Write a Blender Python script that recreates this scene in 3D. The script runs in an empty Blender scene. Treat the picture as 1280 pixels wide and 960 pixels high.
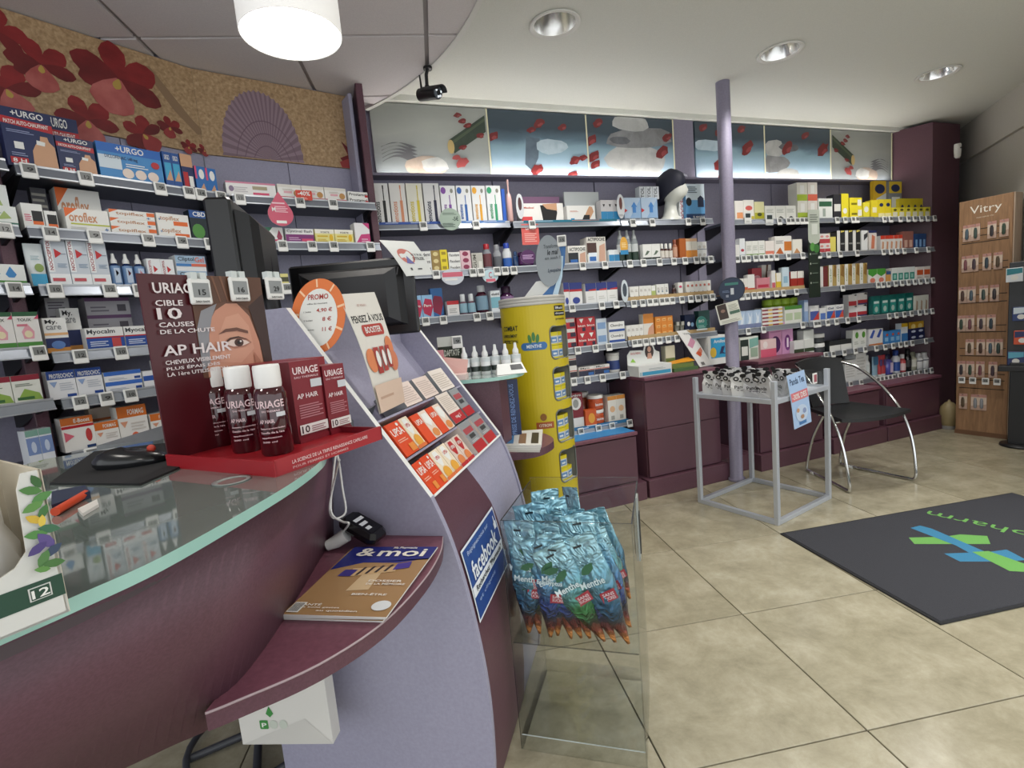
import bpy, bmesh, math, random
from mathutils import Vector, Matrix
random.seed(7)
scene = bpy.context.scene
# ------------------------------------------------------------------ camera
FPX = 637.997; PITCH = math.radians(-7.00417); ROLL = math.radians(-5.11306); CH = 1.2412
_f = Vector((0, math.cos(PITCH), math.sin(PITCH))); _r0 = Vector((1, 0, 0)); _u0 = _r0.cross(_f)
CR = math.cos(ROLL)*_r0 + math.sin(ROLL)*_u0; CU = -math.sin(ROLL)*_r0 + math.cos(ROLL)*_u0; CF = _f
CAM = Vector((0, 0, CH))
cd = bpy.data.cameras.new('camera'); cam = bpy.data.objects.new('camera', cd); scene.collection.objects.link(cam)
cd.sensor_width = 36; cd.lens = FPX/1280*36; cd.clip_start = .02; cd.clip_end = 60
m3 = Matrix((CR, CU, -CF)).transposed(); cam.matrix_world = Matrix.Translation(CAM) @ m3.to_4x4()
scene.camera = cam
# ------------------------------------------------------------------ world, exposure
w = bpy.data.worlds.new('daylight'); scene.world = w; w.use_nodes = True
w.node_tree.nodes['Background'].inputs[0].default_value = (.94, .975, 1, 1)
w.node_tree.nodes['Background'].inputs[1].default_value = 1.4
scene.view_settings.view_transform = 'Standard'; scene.view_settings.look = 'None'
scene.view_settings.gamma = 1; scene.view_settings.exposure = 0.26; scene.view_settings.use_curve_mapping = False
DOWN_W = 38; PEND_E = 16; COVE_W = 22
# ------------------------------------------------------------------ survey helpers: sight line of the photograph met with real planes
def ray(x, y): return CF + (x-640)/FPX*CR - (y-480)/FPX*CU
def atz(x, y, z): d = ray(x, y); return CAM + d*((z-CH)/d.z)
def aty(x, y, Y): d = ray(x, y); return CAM + d*(Y/d.y)
def onplane(x, y, P, N): d = ray(x, y); return CAM + d*((Vector(P)-CAM).dot(N)/d.dot(N))
def zabove(x, y, P): d = ray(x, y); t = (P.x*d.x+P.y*d.y)/(d.x*d.x+d.y*d.y); return (CAM+d*t).z
# ------------------------------------------------------------------ materials
def lin(c): return c/12.92 if c <= .04045 else ((c+.055)/1.055)**2.4
def hx(h):
    h = h.lstrip('#'); return tuple(lin(int(h[i:i+2], 16)/255) for i in (0, 2, 4)) + (1,)
_mc = {}
def mat(h, rough=.45, metal=0, emit=0, coat=0, spec=.5):
    k = (h, rough, metal, emit, coat, spec)
    if k in _mc: return _mc[k]
    m = bpy.data.materials.new('paint_'+h.lstrip('#')); m.use_nodes = True
    b = m.node_tree.nodes['Principled BSDF']; c = hx(h)
    b.inputs['Base Color'].default_value = c; b.inputs['Roughness'].default_value = rough; b.inputs['Metallic'].default_value = metal
    b.inputs['Specular IOR Level'].default_value = spec; b.inputs['Coat Weight'].default_value = coat
    if emit: b.inputs['Emission Color'].default_value = c; b.inputs['Emission Strength'].default_value = emit
    m.diffuse_color = c; _mc[k] = m; return m
def nodemat(name):
    m = bpy.data.materials.new(name); m.use_nodes = True; nt = m.node_tree
    return m, nt, nt.nodes['Principled BSDF']
def ramp(nt, stops, fac):
    r = nt.nodes.new('ShaderNodeValToRGB'); e = r.color_ramp.elements
    while len(e) < len(stops): e.new(.5)
    for el, (p, c) in zip(e, stops): el.position = p; el.color = hx(c)
    nt.links.new(fac, r.inputs[0]); return r.outputs[0]
def noise(nt, scale, detail=4, rough=.55, vec=None, coord='Object', scl=None, dist=0):
    n = nt.nodes.new('ShaderNodeTexNoise'); n.inputs['Scale'].default_value = scale; n.inputs['Detail'].default_value = detail
    n.inputs['Roughness'].default_value = rough; n.inputs['Distortion'].default_value = dist
    t = nt.nodes.new('ShaderNodeTexCoord'); out = t.outputs[coord]
    if scl:
        mp = nt.nodes.new('ShaderNodeMapping'); mp.inputs['Scale'].default_value = scl; nt.links.new(out, mp.inputs[0]); out = mp.outputs[0]
    nt.links.new(out, n.inputs['Vector']); return n.outputs['Fac']
def bump(nt, b, fac, strength, dist=.002):
    bp = nt.nodes.new('ShaderNodeBump'); bp.inputs['Strength'].default_value = strength; bp.inputs['Distance'].default_value = dist
    nt.links.new(fac, bp.inputs['Height']); nt.links.new(bp.outputs[0], b.inputs['Normal'])
def tex(name, stops, scale, rough=.5, detail=4, scl=None, bumpk=0, bscale=None, dist=0, coat=0, spec=.5, emit=0, coord='Object'):
    m, nt, b = nodemat(name); f = noise(nt, scale, detail, scl=scl, dist=dist, coord=coord); c = ramp(nt, stops, f)
    nt.links.new(c, b.inputs['Base Color']); b.inputs['Roughness'].default_value = rough; b.inputs['Coat Weight'].default_value = coat
    b.inputs['Specular IOR Level'].default_value = spec
    if emit: nt.links.new(c, b.inputs['Emission Color']); b.inputs['Emission Strength'].default_value = emit
    if bumpk: bump(nt, b, noise(nt, bscale or scale*3, 3, scl=scl), bumpk)
    return m
M_FLOOR = []
for k in range(5):
    a = [('bab39d', 'a29b84', '89826d'), ('b6af99', '9e9780', '857f69'), ('bdb7a2', 'a69f88', '8d8772'), ('b5ae97', '9b937c', '827c66'), ('bbb49e', 'a39c85', '87816b')][k]
    m, nt, b = nodemat('stone_tile_%d' % k)
    tc = nt.nodes.new('ShaderNodeTexCoord'); mp = nt.nodes.new('ShaderNodeMapping'); mp.inputs['Location'].default_value = (k*3.7, k*1.9, k)
    nt.links.new(tc.outputs['Object'], mp.inputs[0])
    n1 = nt.nodes.new('ShaderNodeTexNoise'); n1.inputs['Scale'].default_value = 5.5; n1.inputs['Detail'].default_value = 12; n1.inputs['Roughness'].default_value = .74; n1.inputs['Distortion'].default_value = .25
    nt.links.new(mp.outputs[0], n1.inputs['Vector'])
    c = ramp(nt, [(.28, a[2]), (.5, a[1]), (.72, a[0])], n1.outputs['Fac']); nt.links.new(c, b.inputs['Base Color'])
    b.inputs['Roughness'].default_value = .22; M_FLOOR.append(m)
M_GROUT = mat('4a4438', .8)
M_BURG = tex('burgundy_laminate', [(.35, '583843'), (.65, '61404c')], 220, .42, 3, bumpk=.05)
M_BURGT = tex('burgundy_laminate_top', [(.3, '6f4250'), (.7, '7d4e5d')], 90, .4, 4, bumpk=.1)
M_LAV = tex('lilac_laminate', [(.3, '9896ab'), (.7, 'a19fb4')], 120, .5, 3)
M_LAVD = tex('lilac_laminate_deep', [(.3, '7b7689'), (.7, '837e91')], 90, .5, 3)
M_WALLP = tex('mauve_wall_panel', [(.3, '8c889b'), (.7, '9591a4')], 90, .5, 3)
M_CEIL = tex('white_plaster', [(.3, 'd3d4ce'), (.7, 'dadbd5')], 180, .8, 3, bumpk=.05)
M_CTILE = tex('mineral_fibre_tile', [(.3, 'd6d0d3'), (.7, 'e0dbdd')], 240, .85, 5, bumpk=.2)
M_CGRID = mat('a09b9d', .6)
M_WALLR = tex('grey_plaster', [(.3, 'b4b0a9'), (.7, 'bcb8b1')], 150, .8, 4, bumpk=.08)
M_WHITE = mat('e9e9e6', .45); M_RIM = mat('d9d8d4', .5)
M_CHROME = mat('d4d6d8', .12, 1); M_STEEL = mat('b4b8bd', .32, .9); M_ALU = mat('c6cad0', .4, .6)
M_RAIL = mat('8f959f', .3, .55); M_RAILD = mat('5a5f6a', .4, .5)
M_BLACK = mat('17171a', .4); M_BLKP = mat('101012', .3); M_LEATH = tex('black_leather', [(.3, '141518'), (.7, '1f2023')], 260, .38, 4, bumpk=.3)
M_PAPER = mat('eeeeea', .6); M_DARKBR = mat('1b1a1f', .5)
M_WOOD = tex('oak_board', [(.25, '7a5c42'), (.5, '8f6d4f'), (.75, 'a17c5b')], 6, .5, 6, scl=(9, 9, .9), dist=.6, bumpk=.08)
M_WOODL = tex('pale_oak', [(.25, 'a08b78'), (.75, 'b7a390')], 6, .5, 6, scl=(9, 9, .9))
M_CARD = mat('b79a6c', .7)
def carpet():
    m, nt, b = nodemat('dark_carpet'); f = noise(nt, 420, 3); c = ramp(nt, [(.3, '27282d'), (.7, '42434a')], f)
    nt.links.new(c, b.inputs['Base Color']); b.inputs['Roughness'].default_value = .95; bump(nt, b, noise(nt, 300, 3), .8, .004); return m
M_CARPET = carpet()
def clear(name, tint, ior=1.45):
    m = bpy.data.materials.new(name); m.use_nodes = True; nt = m.node_tree; nt.nodes.clear()
    o = nt.nodes.new('ShaderNodeOutputMaterial'); t = nt.nodes.new('ShaderNodeBsdfTransparent'); t.inputs[0].default_value = tint
    g = nt.nodes.new('ShaderNodeBsdfGlossy'); g.inputs['Roughness'].default_value = .03
    lw = nt.nodes.new('ShaderNodeLayerWeight'); lw.inputs[0].default_value = .5; pw = nt.nodes.new('ShaderNodeMath'); pw.operation = 'POWER'; pw.inputs[1].default_value = 5
    nt.links.new(lw.outputs['Facing'], pw.inputs[0]); ma = nt.nodes.new('ShaderNodeMath'); ma.operation = 'MULTIPLY_ADD'; ma.inputs[1].default_value = .6; ma.inputs[2].default_value = .025; nt.links.new(pw.outputs[0], ma.inputs[0]); mx = nt.nodes.new('ShaderNodeMixShader')
    nt.links.new(ma.outputs[0], mx.inputs[0]); nt.links.new(t.outputs[0], mx.inputs[1]); nt.links.new(g.outputs[0], mx.inputs[2]); nt.links.new(mx.outputs[0], o.inputs[0]); return m
M_CLEAR = clear('clear_acrylic', (.965, .975, .975, 1), 1.35); M_CLEARE = mat('3a3c3c', .15); M_CLEARL = mat('cfd6d4', .1)
M_GLASS = tex('backed_counter_glass', [(.3, '646d69'), (.7, '757e7a')], 3, .035, 5, coat=.3, spec=.9)
M_GLASSE = mat('9cc6bc', .15)
# ------------------------------------------------------------------ mesh builder
_tc = {}
def textgeo(s, bold=False):
    k = (s, bold)
    if k in _tc: return _tc[k]
    cu = bpy.data.curves.new('lettering', 'FONT'); cu.body = s; cu.resolution_u = 2; cu.fill_mode = 'FRONT'
    if bold: cu.offset = .018
    o = bpy.data.objects.new('lettering', cu); scene.collection.objects.link(o)
    dg = bpy.context.evaluated_depsgraph_get(); me = bpy.data.meshes.new_from_object(o.evaluated_get(dg))
    v = [(p.co.x, p.co.y) for p in me.vertices]; f = [tuple(p.vertices) for p in me.polygons]
    bpy.data.objects.remove(o); bpy.data.curves.remove(cu); bpy.data.meshes.remove(me)
    if not v: v = [(0, 0), (1, 0), (1, 1)]; f = []
    x0 = min(a[0] for a in v); x1 = max(a[0] for a in v); y0 = min(a[1] for a in v); y1 = max(a[1] for a in v)
    v = [((a-x0)/(x1-x0 or 1), (b-y0)/(y1-y0 or 1)) for a, b in v]
    _tc[k] = (v, f, (x1-x0)/max(.001, y1-y0)); return _tc[k]
class MB:
    def __init__(s): s.v = []; s.f = []; s.fm = []; s.ms = []; s.sm = []; s.T = Matrix.Identity(4)
    def mi(s, m):
        if isinstance(m, str): m = mat(m)
        if m not in s.ms: s.ms.append(m)
        return s.ms.index(m)
    def add(s, vs, fs, m, smooth=False):
        b = len(s.v); s.v += [tuple(s.T @ Vector(p)) for p in vs]; i = s.mi(m)
        for f in fs: s.f.append(tuple(b+k for k in f)); s.fm.append(i); s.sm.append(smooth)
        return s
    def box(s, a, b, m, ms=None):
        x0, y0, z0 = a; x1, y1, z1 = b
        vs = [(x0, y0, z0), (x1, y0, z0), (x1, y1, z0), (x0, y1, z0), (x0, y0, z1), (x1, y0, z1), (x1, y1, z1), (x0, y1, z1)]
        fs = [(0, 1, 5, 4), (1, 2, 6, 5), (2, 3, 7, 6), (3, 0, 4, 7), (4, 5, 6, 7), (3, 2, 1, 0)]  # front right back left top bottom
        if not ms: return s.add(vs, fs, m)
        for i, f in enumerate(fs): s.add([vs[k] for k in f], [(0, 1, 2, 3)], ms.get(i, m))
        return s
    def bbox(s, a, b, m, r=.004):   # box with chamfered vertical edges and top
        x0, y0, z0 = a; x1, y1, z1 = b; r = min(r, (x1-x0)/3, (y1-y0)/3, (z1-z0)/3)
        def ring(z, i): return [(x0+r+i, y0+i, z), (x1-r-i, y0+i, z), (x1-i, y0+r+i, z), (x1-i, y1-r-i, z), (x1-r-i, y1-i, z), (x0+r+i, y1-i, z), (x0+i, y1-r-i, z), (x0+i, y0+r+i, z)]
        rs = [ring(z0, r*.7), ring(z0+r, 0), ring(z1-r, 0), ring(z1, r*.7)]
        return s.loft(rs, m, True)
    def loft(s, rings, m, cap=True, closed=True, smooth=False):
        n = len(rings[0]); vs = [p for r in rings for p in r]; fs = []
        for j in range(len(rings)-1):
            for i in range(n if closed else n-1):
                k = (i+1) % n; fs.append((j*n+i, j*n+k, (j+1)*n+k, (j+1)*n+i))
        s.add(vs, fs, m, smooth)
        if cap: s.add(rings[0], [tuple(reversed(range(n)))], m); s.add(rings[-1], [tuple(range(n))], m)
        return s
    def prism(s, pts, z0, z1, m, mtop=None, mside=None):
        n = len(pts); lo = [(p[0], p[1], z0) for p in pts]; hi = [(p[0], p[1], z1) for p in pts]
        s.add(hi, [tuple(range(n))], mtop or m); s.add(lo, [tuple(reversed(range(n)))], m)
        s.add(lo+hi, [(i, (i+1) % n, n+(i+1) % n, n+i) for i in range(n)], mside or m); return s
    def lathe(s, prof, m, c=(0, 0, 0), n=16, cap=True, sy=1, smooth=True):
        rs = [[(c[0]+r*math.cos(2*math.pi*i/n), c[1]+sy*r*math.sin(2*math.pi*i/n), c[2]+z) for i in range(n)] for r, z in prof]
        return s.loft(rs, m, cap, True, smooth)
    def tube(s, pts, r, m, n=8, cap=True, smooth=True):
        pts = [Vector(p) for p in pts]; rs = []; up = Vector((0, 0, 1)); pu = None
        for i, p in enumerate(pts):
            t = (pts[min(i+1, len(pts)-1)]-pts[max(i-1, 0)]).normalized()
            if pu is None: pu = (up if abs(t.z) < .9 else Vector((1, 0, 0)))
            a = t.cross(pu).normalized(); b = a.cross(t).normalized(); pu = b
            rr = r[i] if isinstance(r, (list, tuple)) else r
            rs.append([tuple(p + rr*(math.cos(2*math.pi*k/n)*a + math.sin(2*math.pi*k/n)*b)) for k in range(n)])
        return s.loft(rs, m, cap, True, smooth)
    def ball(s, c, r, m, n=12, k=8, z0=-1, z1=1, smooth=True):
        rx, ry, rz = r if isinstance(r, (tuple, list)) else (r, r, r); rs = []
        for j in range(k+1):
            a = math.asin(z0)+(math.asin(z1)-math.asin(z0))*j/k; q = max(.001, math.cos(a))
            rs.append([(c[0]+rx*q*math.cos(2*math.pi*i/n), c[1]+ry*q*math.sin(2*math.pi*i/n), c[2]+rz*math.sin(a)) for i in range(n)])
        return s.loft(rs, m, True, True, smooth)
    # flat print on a plane: origin o, axes ex, ez (3-vectors), coordinates in metres
    def poly(s, o, ex, ez, pts, m):
        o = Vector(o); ex = Vector(ex); ez = Vector(ez)
        return s.add([tuple(o+ex*a+ez*b) for a, b in pts], [tuple(range(len(pts)))], m)
    def text(s, o, ex, ez, x0, z0, x1, z1, t, m, bold=True, keep=False):
        v, f, asp = textgeo(t, bold); o = Vector(o); ex = Vector(ex); ez = Vector(ez)
        if keep:
            W = (z1-z0)*asp
            if W > x1-x0: h = (x1-x0)/asp; z0 = (z0+z1)/2-h/2; z1 = z0+h
            else: xm = (x0+x1)/2; x0 = xm-W/2; x1 = xm+W/2
        return s.add([tuple(o+ex*(x0+(x1-x0)*a)+ez*(z0+(z1-z0)*b)) for a, b in v], f, m)
    def mesh(s, name):
        me = bpy.data.meshes.new(name); me.from_pydata(s.v, [], s.f)
        for m in s.ms: me.materials.append(m)
        me.polygons.foreach_set('material_index', s.fm); me.polygons.foreach_set('use_smooth', s.sm); me.update(); return me
    def obj(s, name, parent=None, label=None, cat=None, group=None, kind=None):
        o = bpy.data.objects.new(name, s.mesh(name)); scene.collection.objects.link(o)
        if parent is not None: o.parent = parent
        return tag(o, label, cat, group, kind)
def tag(o, label=None, cat=None, group=None, kind=None):
    if label: o['label'] = label
    if cat: o['category'] = cat
    if group: o['group'] = group
    if kind: o['kind'] = kind
    return o
def empty(name, loc=(0, 0, 0), rz=0, label=None, cat=None, group=None, kind=None):
    o = bpy.data.objects.new(name, None); o.empty_display_size = .05; scene.collection.objects.link(o)
    o.location = loc; o.rotation_euler = (0, 0, rz); return tag(o, label, cat, group, kind)
def inst(me, name, parent=None, loc=(0, 0, 0), rot=(0, 0, 0), label=None, cat=None, group=None):
    o = bpy.data.objects.new(name, me); scene.collection.objects.link(o)
    if parent is not None: o.parent = parent
    o.location = loc; o.rotation_euler = rot; return tag(o, label, cat, group)
def ell(cx, cz, rx, rz, n=20, a0=0, a1=2*math.pi):
    return [(cx+rx*math.cos(a0+(a1-a0)*i/n), cz+rz*math.sin(a0+(a1-a0)*i/n)) for i in range(n if abs(a1-a0) > 6.28 else n+1)]
def rrect(x0, z0, x1, z1, r, n=4):
    p = []
    for cx, cz, a in ((x1-r, z1-r, 0), (x0+r, z1-r, 90), (x0+r, z0+r, 180), (x1-r, z0+r, 270)):
        for i in range(n+1): t = math.radians(a+90*i/n); p.append((cx+r*math.cos(t), cz+r*math.sin(t)))
    return p
class Frame:   # wall frame: s along the wall, off = distance out from the wall plane, z up
    def __init__(f, O, D): f.O = Vector((O[0], O[1], 0)); f.D = Vector((D[0], D[1], 0)).normalized(); f.N = Vector((f.D.y, -f.D.x, 0)); f.rz = math.atan2(f.D.y, f.D.x)
    def P(f, s, off=0, z=0): return f.O+f.D*s+f.N*off+Vector((0, 0, z))
    def sx(f, px, off, z):
        k = FPX*CR-(px-640)*CF; P0 = f.P(0, off, z)-CAM; return -(P0.dot(k))/(f.D.dot(k))
    def zy(f, px, py, off): return onplane(px, py, f.P(0, off), f.N).z
    def M(f): return Matrix.Translation(f.O) @ Matrix.Rotation(f.rz, 4, 'Z')   # local x = s, local y = into the wall
YW = math.radians(19.9412)
WD = Vector((math.cos(YW), math.sin(YW), 0)); WN = Vector((math.sin(YW), -math.cos(YW), 0))
DW = 3.25
FW = Frame(WN*-DW, WD)                                    # back wall
GA = Vector((-1.74, 2.03, 0)); FO = Vector((-1.36, 2.55, 0)); EB = Vector((-.74, 2.985, 0))
FA = Frame(GA, FO-GA); FB = Frame(FO, EB-FO)              # left wall under the flower mural, under the seashell mural
D0 = Vector((math.cos(math.radians(64)), math.sin(math.radians(64)), 0)); F0 = Frame(GA, D0)
def W(u, d, z): return FW.P(u, DW-d, z)
# ================================================================== STRUCTURE
# floor: screed + one object per stone tile
TS = .6; YG = math.radians(8.01436); TO = Vector((1.25365*.6, 4.16640*.6, 0))
g1 = Vector((math.cos(YG), math.sin(YG), 0)); g2 = Vector((-math.sin(YG), math.cos(YG), 0))
fl = MB().box((-4, -3, -.05), (8, 8, -.006), M_GROUT).obj('floor', kind='structure')
gap = .0022
tm = [MB().bbox((gap, gap, -.02), (TS-gap, TS-gap, 0), m, .0015).mesh('tile') for m in M_FLOOR]
for i in range(-5, 9):
    for j in range(-7, 5):
        p = TO+g1*(i*TS)+g2*(j*TS)
        if -3.2 < p.x < 5.6 and -1.6 < p.y < 5.4 and (p+g1*.3+g2*.3).dot(-WN) < 3.6:
            inst(tm[(i*7+j*3+i*j) % 5], 'tile', fl, p, (0, 0, YG+0))
# ceilings
ZC = 2.63; ZF = 2.535
DLP = [(.358, 2.635), (1.70, 3.118), (3.03, 3.62)]
dw = Vector((DLP[2][0]-DLP[0][0], DLP[2][1]-DLP[0][1]))/2; dn = Vector((dw.y, -dw.x))
allp = DLP + [tuple(Vector(DLP[i])+dn*k) for k in (1.05, 2.1, 3.0) for i in (0, 1, 2)]  # rows nearer the viewpoint are unseen downlights added to light the room
bm = bmesh.new(); ed = []
for lp in [[(-3.6, -2.2), (4.95, -2.2), (4.95, 6.5), (-3.6, 6.5)]]+[[(x+.104*math.cos(t*math.pi/14), y+.104*math.sin(t*math.pi/14)) for t in range(28)] for x, y in allp]:
    vs = [bm.verts.new((p[0], p[1], ZC)) for p in lp]; ed += [bm.edges.new((vs[i], vs[(i+1) % len(vs)])) for i in range(len(vs))]
bmesh.ops.triangle_fill(bm, use_beauty=True, use_dissolve=False, edges=ed, normal=(0, 0, -1))
me = bpy.data.meshes.new('ceiling'); bm.to_mesh(me); bm.free(); me.materials.append(M_CEIL)
ce = bpy.data.objects.new('ceiling', me); scene.collection.objects.link(ce); ce['kind'] = 'structure'
MB().box((-3.6, -2.2, ZC+.2), (4.95, 6.5, ZC+.25), M_CEIL).obj('ceiling_slab', kind='structure')
pA, pB, pC = Vector((.009, 2.211)), Vector((-.256, 2.714)), Vector((-.689, 3.133))
def circ(a, b, c):
    d = 2*(a.x*(b.y-c.y)+b.x*(c.y-a.y)+c.x*(a.y-b.y)); q = [p.length_squared for p in (a, b, c)]
    return Vector(((q[0]*(b.y-c.y)+q[1]*(c.y-a.y)+q[2]*(a.y-b.y))/d, (q[0]*(c.x-b.x)+q[1]*(a.x-c.x)+q[2]*(b.x-a.x))/d))
cc = circ(pA, pB, pC); cr = (pA-cc).length
aC = math.atan2(pC.y-cc.y, pC.x-cc.x)+.012; aE = aC-math.radians(125)
arc = [cc+cr*Vector((math.cos(aC+(aE-aC)*i/60), math.sin(aC+(aE-aC)*i/60))) for i in range(61)]
reg = [tuple(p) for p in arc]
reg += [(-3.5, reg[-1][1]-.4), tuple((GA-FA.D*2.6).xy), tuple(GA.xy), tuple(FO.xy), tuple((EB+Vector((-.02, .02, 0))).xy)]
def clip(poly, a, b):     # keep the side to the right of a->b (clockwise region)
    out = []; n = len(poly); sd = lambda p: (b[0]-a[0])*(p[1]-a[1])-(b[1]-a[1])*(p[0]-a[0])
    for i in range(n):
        p, q = poly[i], poly[(i+1) % n]; sp, sq = sd(p), sd(q)
        if sp <= 0: out.append(p)
        if (sp < 0 < sq) or (sq < 0 < sp): t = sp/(sp-sq); out.append((p[0]+(q[0]-p[0])*t, p[1]+(q[1]-p[1])*t))
    return out
cf = MB().prism(reg[::-1], ZF+.012, ZF+.03, M_CGRID).obj('ceiling_lowered', kind='structure')
go = Vector((-.23, 2.451))+Vector((-.012, 0)); YC = math.radians(8.0); c1 = Vector((math.cos(YC), math.sin(YC))); c2 = Vector((-math.sin(YC), math.cos(YC))); CS = .593
hw = .010
for i in range(-6, 3):
    for j in range(-6, 3):
        q = [go+c1*(CS*(i+a)+(hw if a == 0 else -hw))+c2*(CS*(j+b)+(hw if b == 0 else -hw)) for a, b in ((0, 0), (1, 0), (1, 1), (0, 1))]
        pl = [tuple(p) for p in q]
        for k in range(len(reg)):
            a, b = reg[k], reg[(k+1) % len(reg)]
            if k in (60, 61, len(reg)-1): continue
            pl = clip(pl, a, b)
            if len(pl) < 3: break
        if len(pl) < 3 or max(p[1] for p in pl) < -.9: continue
        MB().prism(pl, ZF, ZF+.016, M_CTILE).obj('ceiling_tile', cf)
rim = MB()
ro = []
for p in arc:
    d = (p-cc).normalized(); ro.append([(p.x-d.x*.004, p.y-d.y*.004, ZF-.006), (p.x+d.x*.02, p.y+d.y*.02, ZF-.006), (p.x+d.x*.02, p.y+d.y*.02, ZC), (p.x-d.x*.004, p.y-d.y*.004, ZC)])
rim.loft(ro, M_RIM, True); rim.obj('trim_ceiling_edge', kind='structure')
# back wall and its panels
bw = MB(); bw.T = FW.M(); bw.box((.2, .02, 0), (6.2, .2, ZC), M_WALLP); bw = bw.obj('wall_back', kind='structure')
for a, b in ((.37, 1.165), (1.17, 1.92), (1.925, 2.62), (2.625, 2.79), (2.795, 3.55), (3.555, 4.32), (4.325, 4.96)):
    q = MB(); q.T = FW.M(); q.bbox((a, .0, .1), (b-.004, .03, 2.165), M_WALLP if a != 2.625 else M_LAVD, .002); q.obj('wall_panel', bw)
q = MB(); q.T = FW.M(); q.box((2.604, -.012, 2.165), (2.786, .03, 2.6), M_LAVD); q.obj('pillar_panel', bw)
q = MB(); q.T = FW.M(); q.box((.3, -.05, 2.598), (5.3, .03, ZC+.01), M_CEIL); q.obj('trim_1', kind='structure')
# left walls
for nm, fr, a, b in (('wall_left', FA, -1.6, (FO-GA).length), ('wall_left_rear', FB, 0, (EB-FO).length)):
    q = MB(); q.T = fr.M(); q.box((a if a == 0 else -2.6, .012, 0), (b, .1, ZC), M_LAV); wl_ = q.obj(nm, kind='structure')
    for i, (s0, s1) in enumerate(((-.9, -.12), (-.11, .31), (.313, .64)) if nm == 'wall_left' else ((.0, .375), (.378, .756))):
        q = MB(); q.T = fr.M(); q.bbox((s0, 0, .08), (s1, .014, 2.15), M_LAV, .001); q.obj('wall_panel', wl_)
# right-hand wall, set diagonally
wa, wb = W(5.95, 3.31, 0), W(3.9, 1.15, 0)
FR = Frame(wa, wb-wa)
q = MB(); q.T = FR.M(); L_ = (wb-wa).length
q.box((-.6, 0, 0), (L_, .12, ZC), M_WALLR); wr = q.obj('wall_right', kind='structure')
q = MB(); q.T = FR.M(); q.box((-.5, -.03, 2.32), (L_, .01, ZC), M_WALLR); q.obj('trim_2', kind='structure')
# round column
cp = atz(921, 600, 0)
MB().lathe([(.055, 0), (.055, .02), (.043, .022), (.043, ZC)], M_LAVD, (cp.x, cp.y, 0), 24).obj('trim_column', kind='structure')
# ------------------------------------------------------------------ lights of the place and unseen downlights added to light it
def arealamp(nm, loc, power, size, col=(1, .96, .9), spread=150, rot=(0, 0, 0)):
    l = bpy.data.lights.new(nm, 'AREA'); l.shape = 'DISK'; l.size = size; l.energy = power; l.color = col; l.spread = math.radians(spread)
    o = bpy.data.objects.new(nm, l); scene.collection.objects.link(o); o.location = loc; o.rotation_euler = rot; return o
M_LED = mat('fff6e6', .5, 0, 2.2); M_REFL = mat('d8d8d6', .18, .95)
dlm = None
for i, (x, y) in enumerate(allp):
    if dlm is None:
        a = MB(); a.lathe([(.108, -.001), (.125, -.003), (.122, -.008), (.106, -.006), (.1, -.001)], M_RIM, (0, 0, 0), 28, False)
        b = MB(); b.lathe([(.102, -.002), (.094, .03), (.06, .1)], M_REFL, (0, 0, 0), 24, False)
        for s_ in (-1, 1): b.tube([(s_*.03, -.05, .085), (s_*.03, .05, .085)], .007, mat('f2f0ea', .4, 0, .8), 6)
        c = MB(); c.lathe([(.001, .1), (.06, .1)], mat('a8a8a4', .4), (0, 0, 0), 24, False)
        dlm = (a.mesh('trim_ring'), b.mesh('reflector'), c.mesh('back_plate'))
    lab = ['round recessed ceiling downlight nearest the black security camera', 'round recessed ceiling downlight above the lilac column', 'round recessed ceiling downlight nearest the burgundy tower'][i] if i < 3 else 'added unseen ceiling downlight over the shop entrance side'
    e = empty('downlight', (x, y, ZC), 0, lab, 'downlight', 'recessed ceiling downlights')
    for me, nm in zip(dlm, ('trim_ring', 'reflector', 'back_plate')): inst(me, nm, e)
    l = bpy.data.lights.new('downlight_lamp', 'SPOT'); l.energy = DOWN_W; l.spot_size = math.radians(118); l.spot_blend = .6; l.shadow_soft_size = .05; l.color = (1, .97, .93)
    o = bpy.data.objects.new('downlight_lamp', l); scene.collection.objects.link(o); o.location = (x, y, ZC+.05)
# LED strip on the ledge under the backlit frieze
q = MB(); q.T = FW.M(); q.bbox((.4, -.1, 2.15), (4.96, 0, 2.166), M_LAVD, .002); q.obj('trim_3', kind='structure')
for k, (a, b) in enumerate(((.45, 2.58), (2.8, 4.9))):
    q = MB(); q.T = FW.M(); q.box((a, -.07, 2.168), (b, -.05, 2.174), mat('fffaf0', .5, 0, COVE_W))
    q.obj('led_strip', None, ['glowing light strip on ledge under the water frieze by purple post', 'glowing light strip on ledge under the water frieze by burgundy tower'][k], 'light strip', 'frieze light strips')
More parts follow.
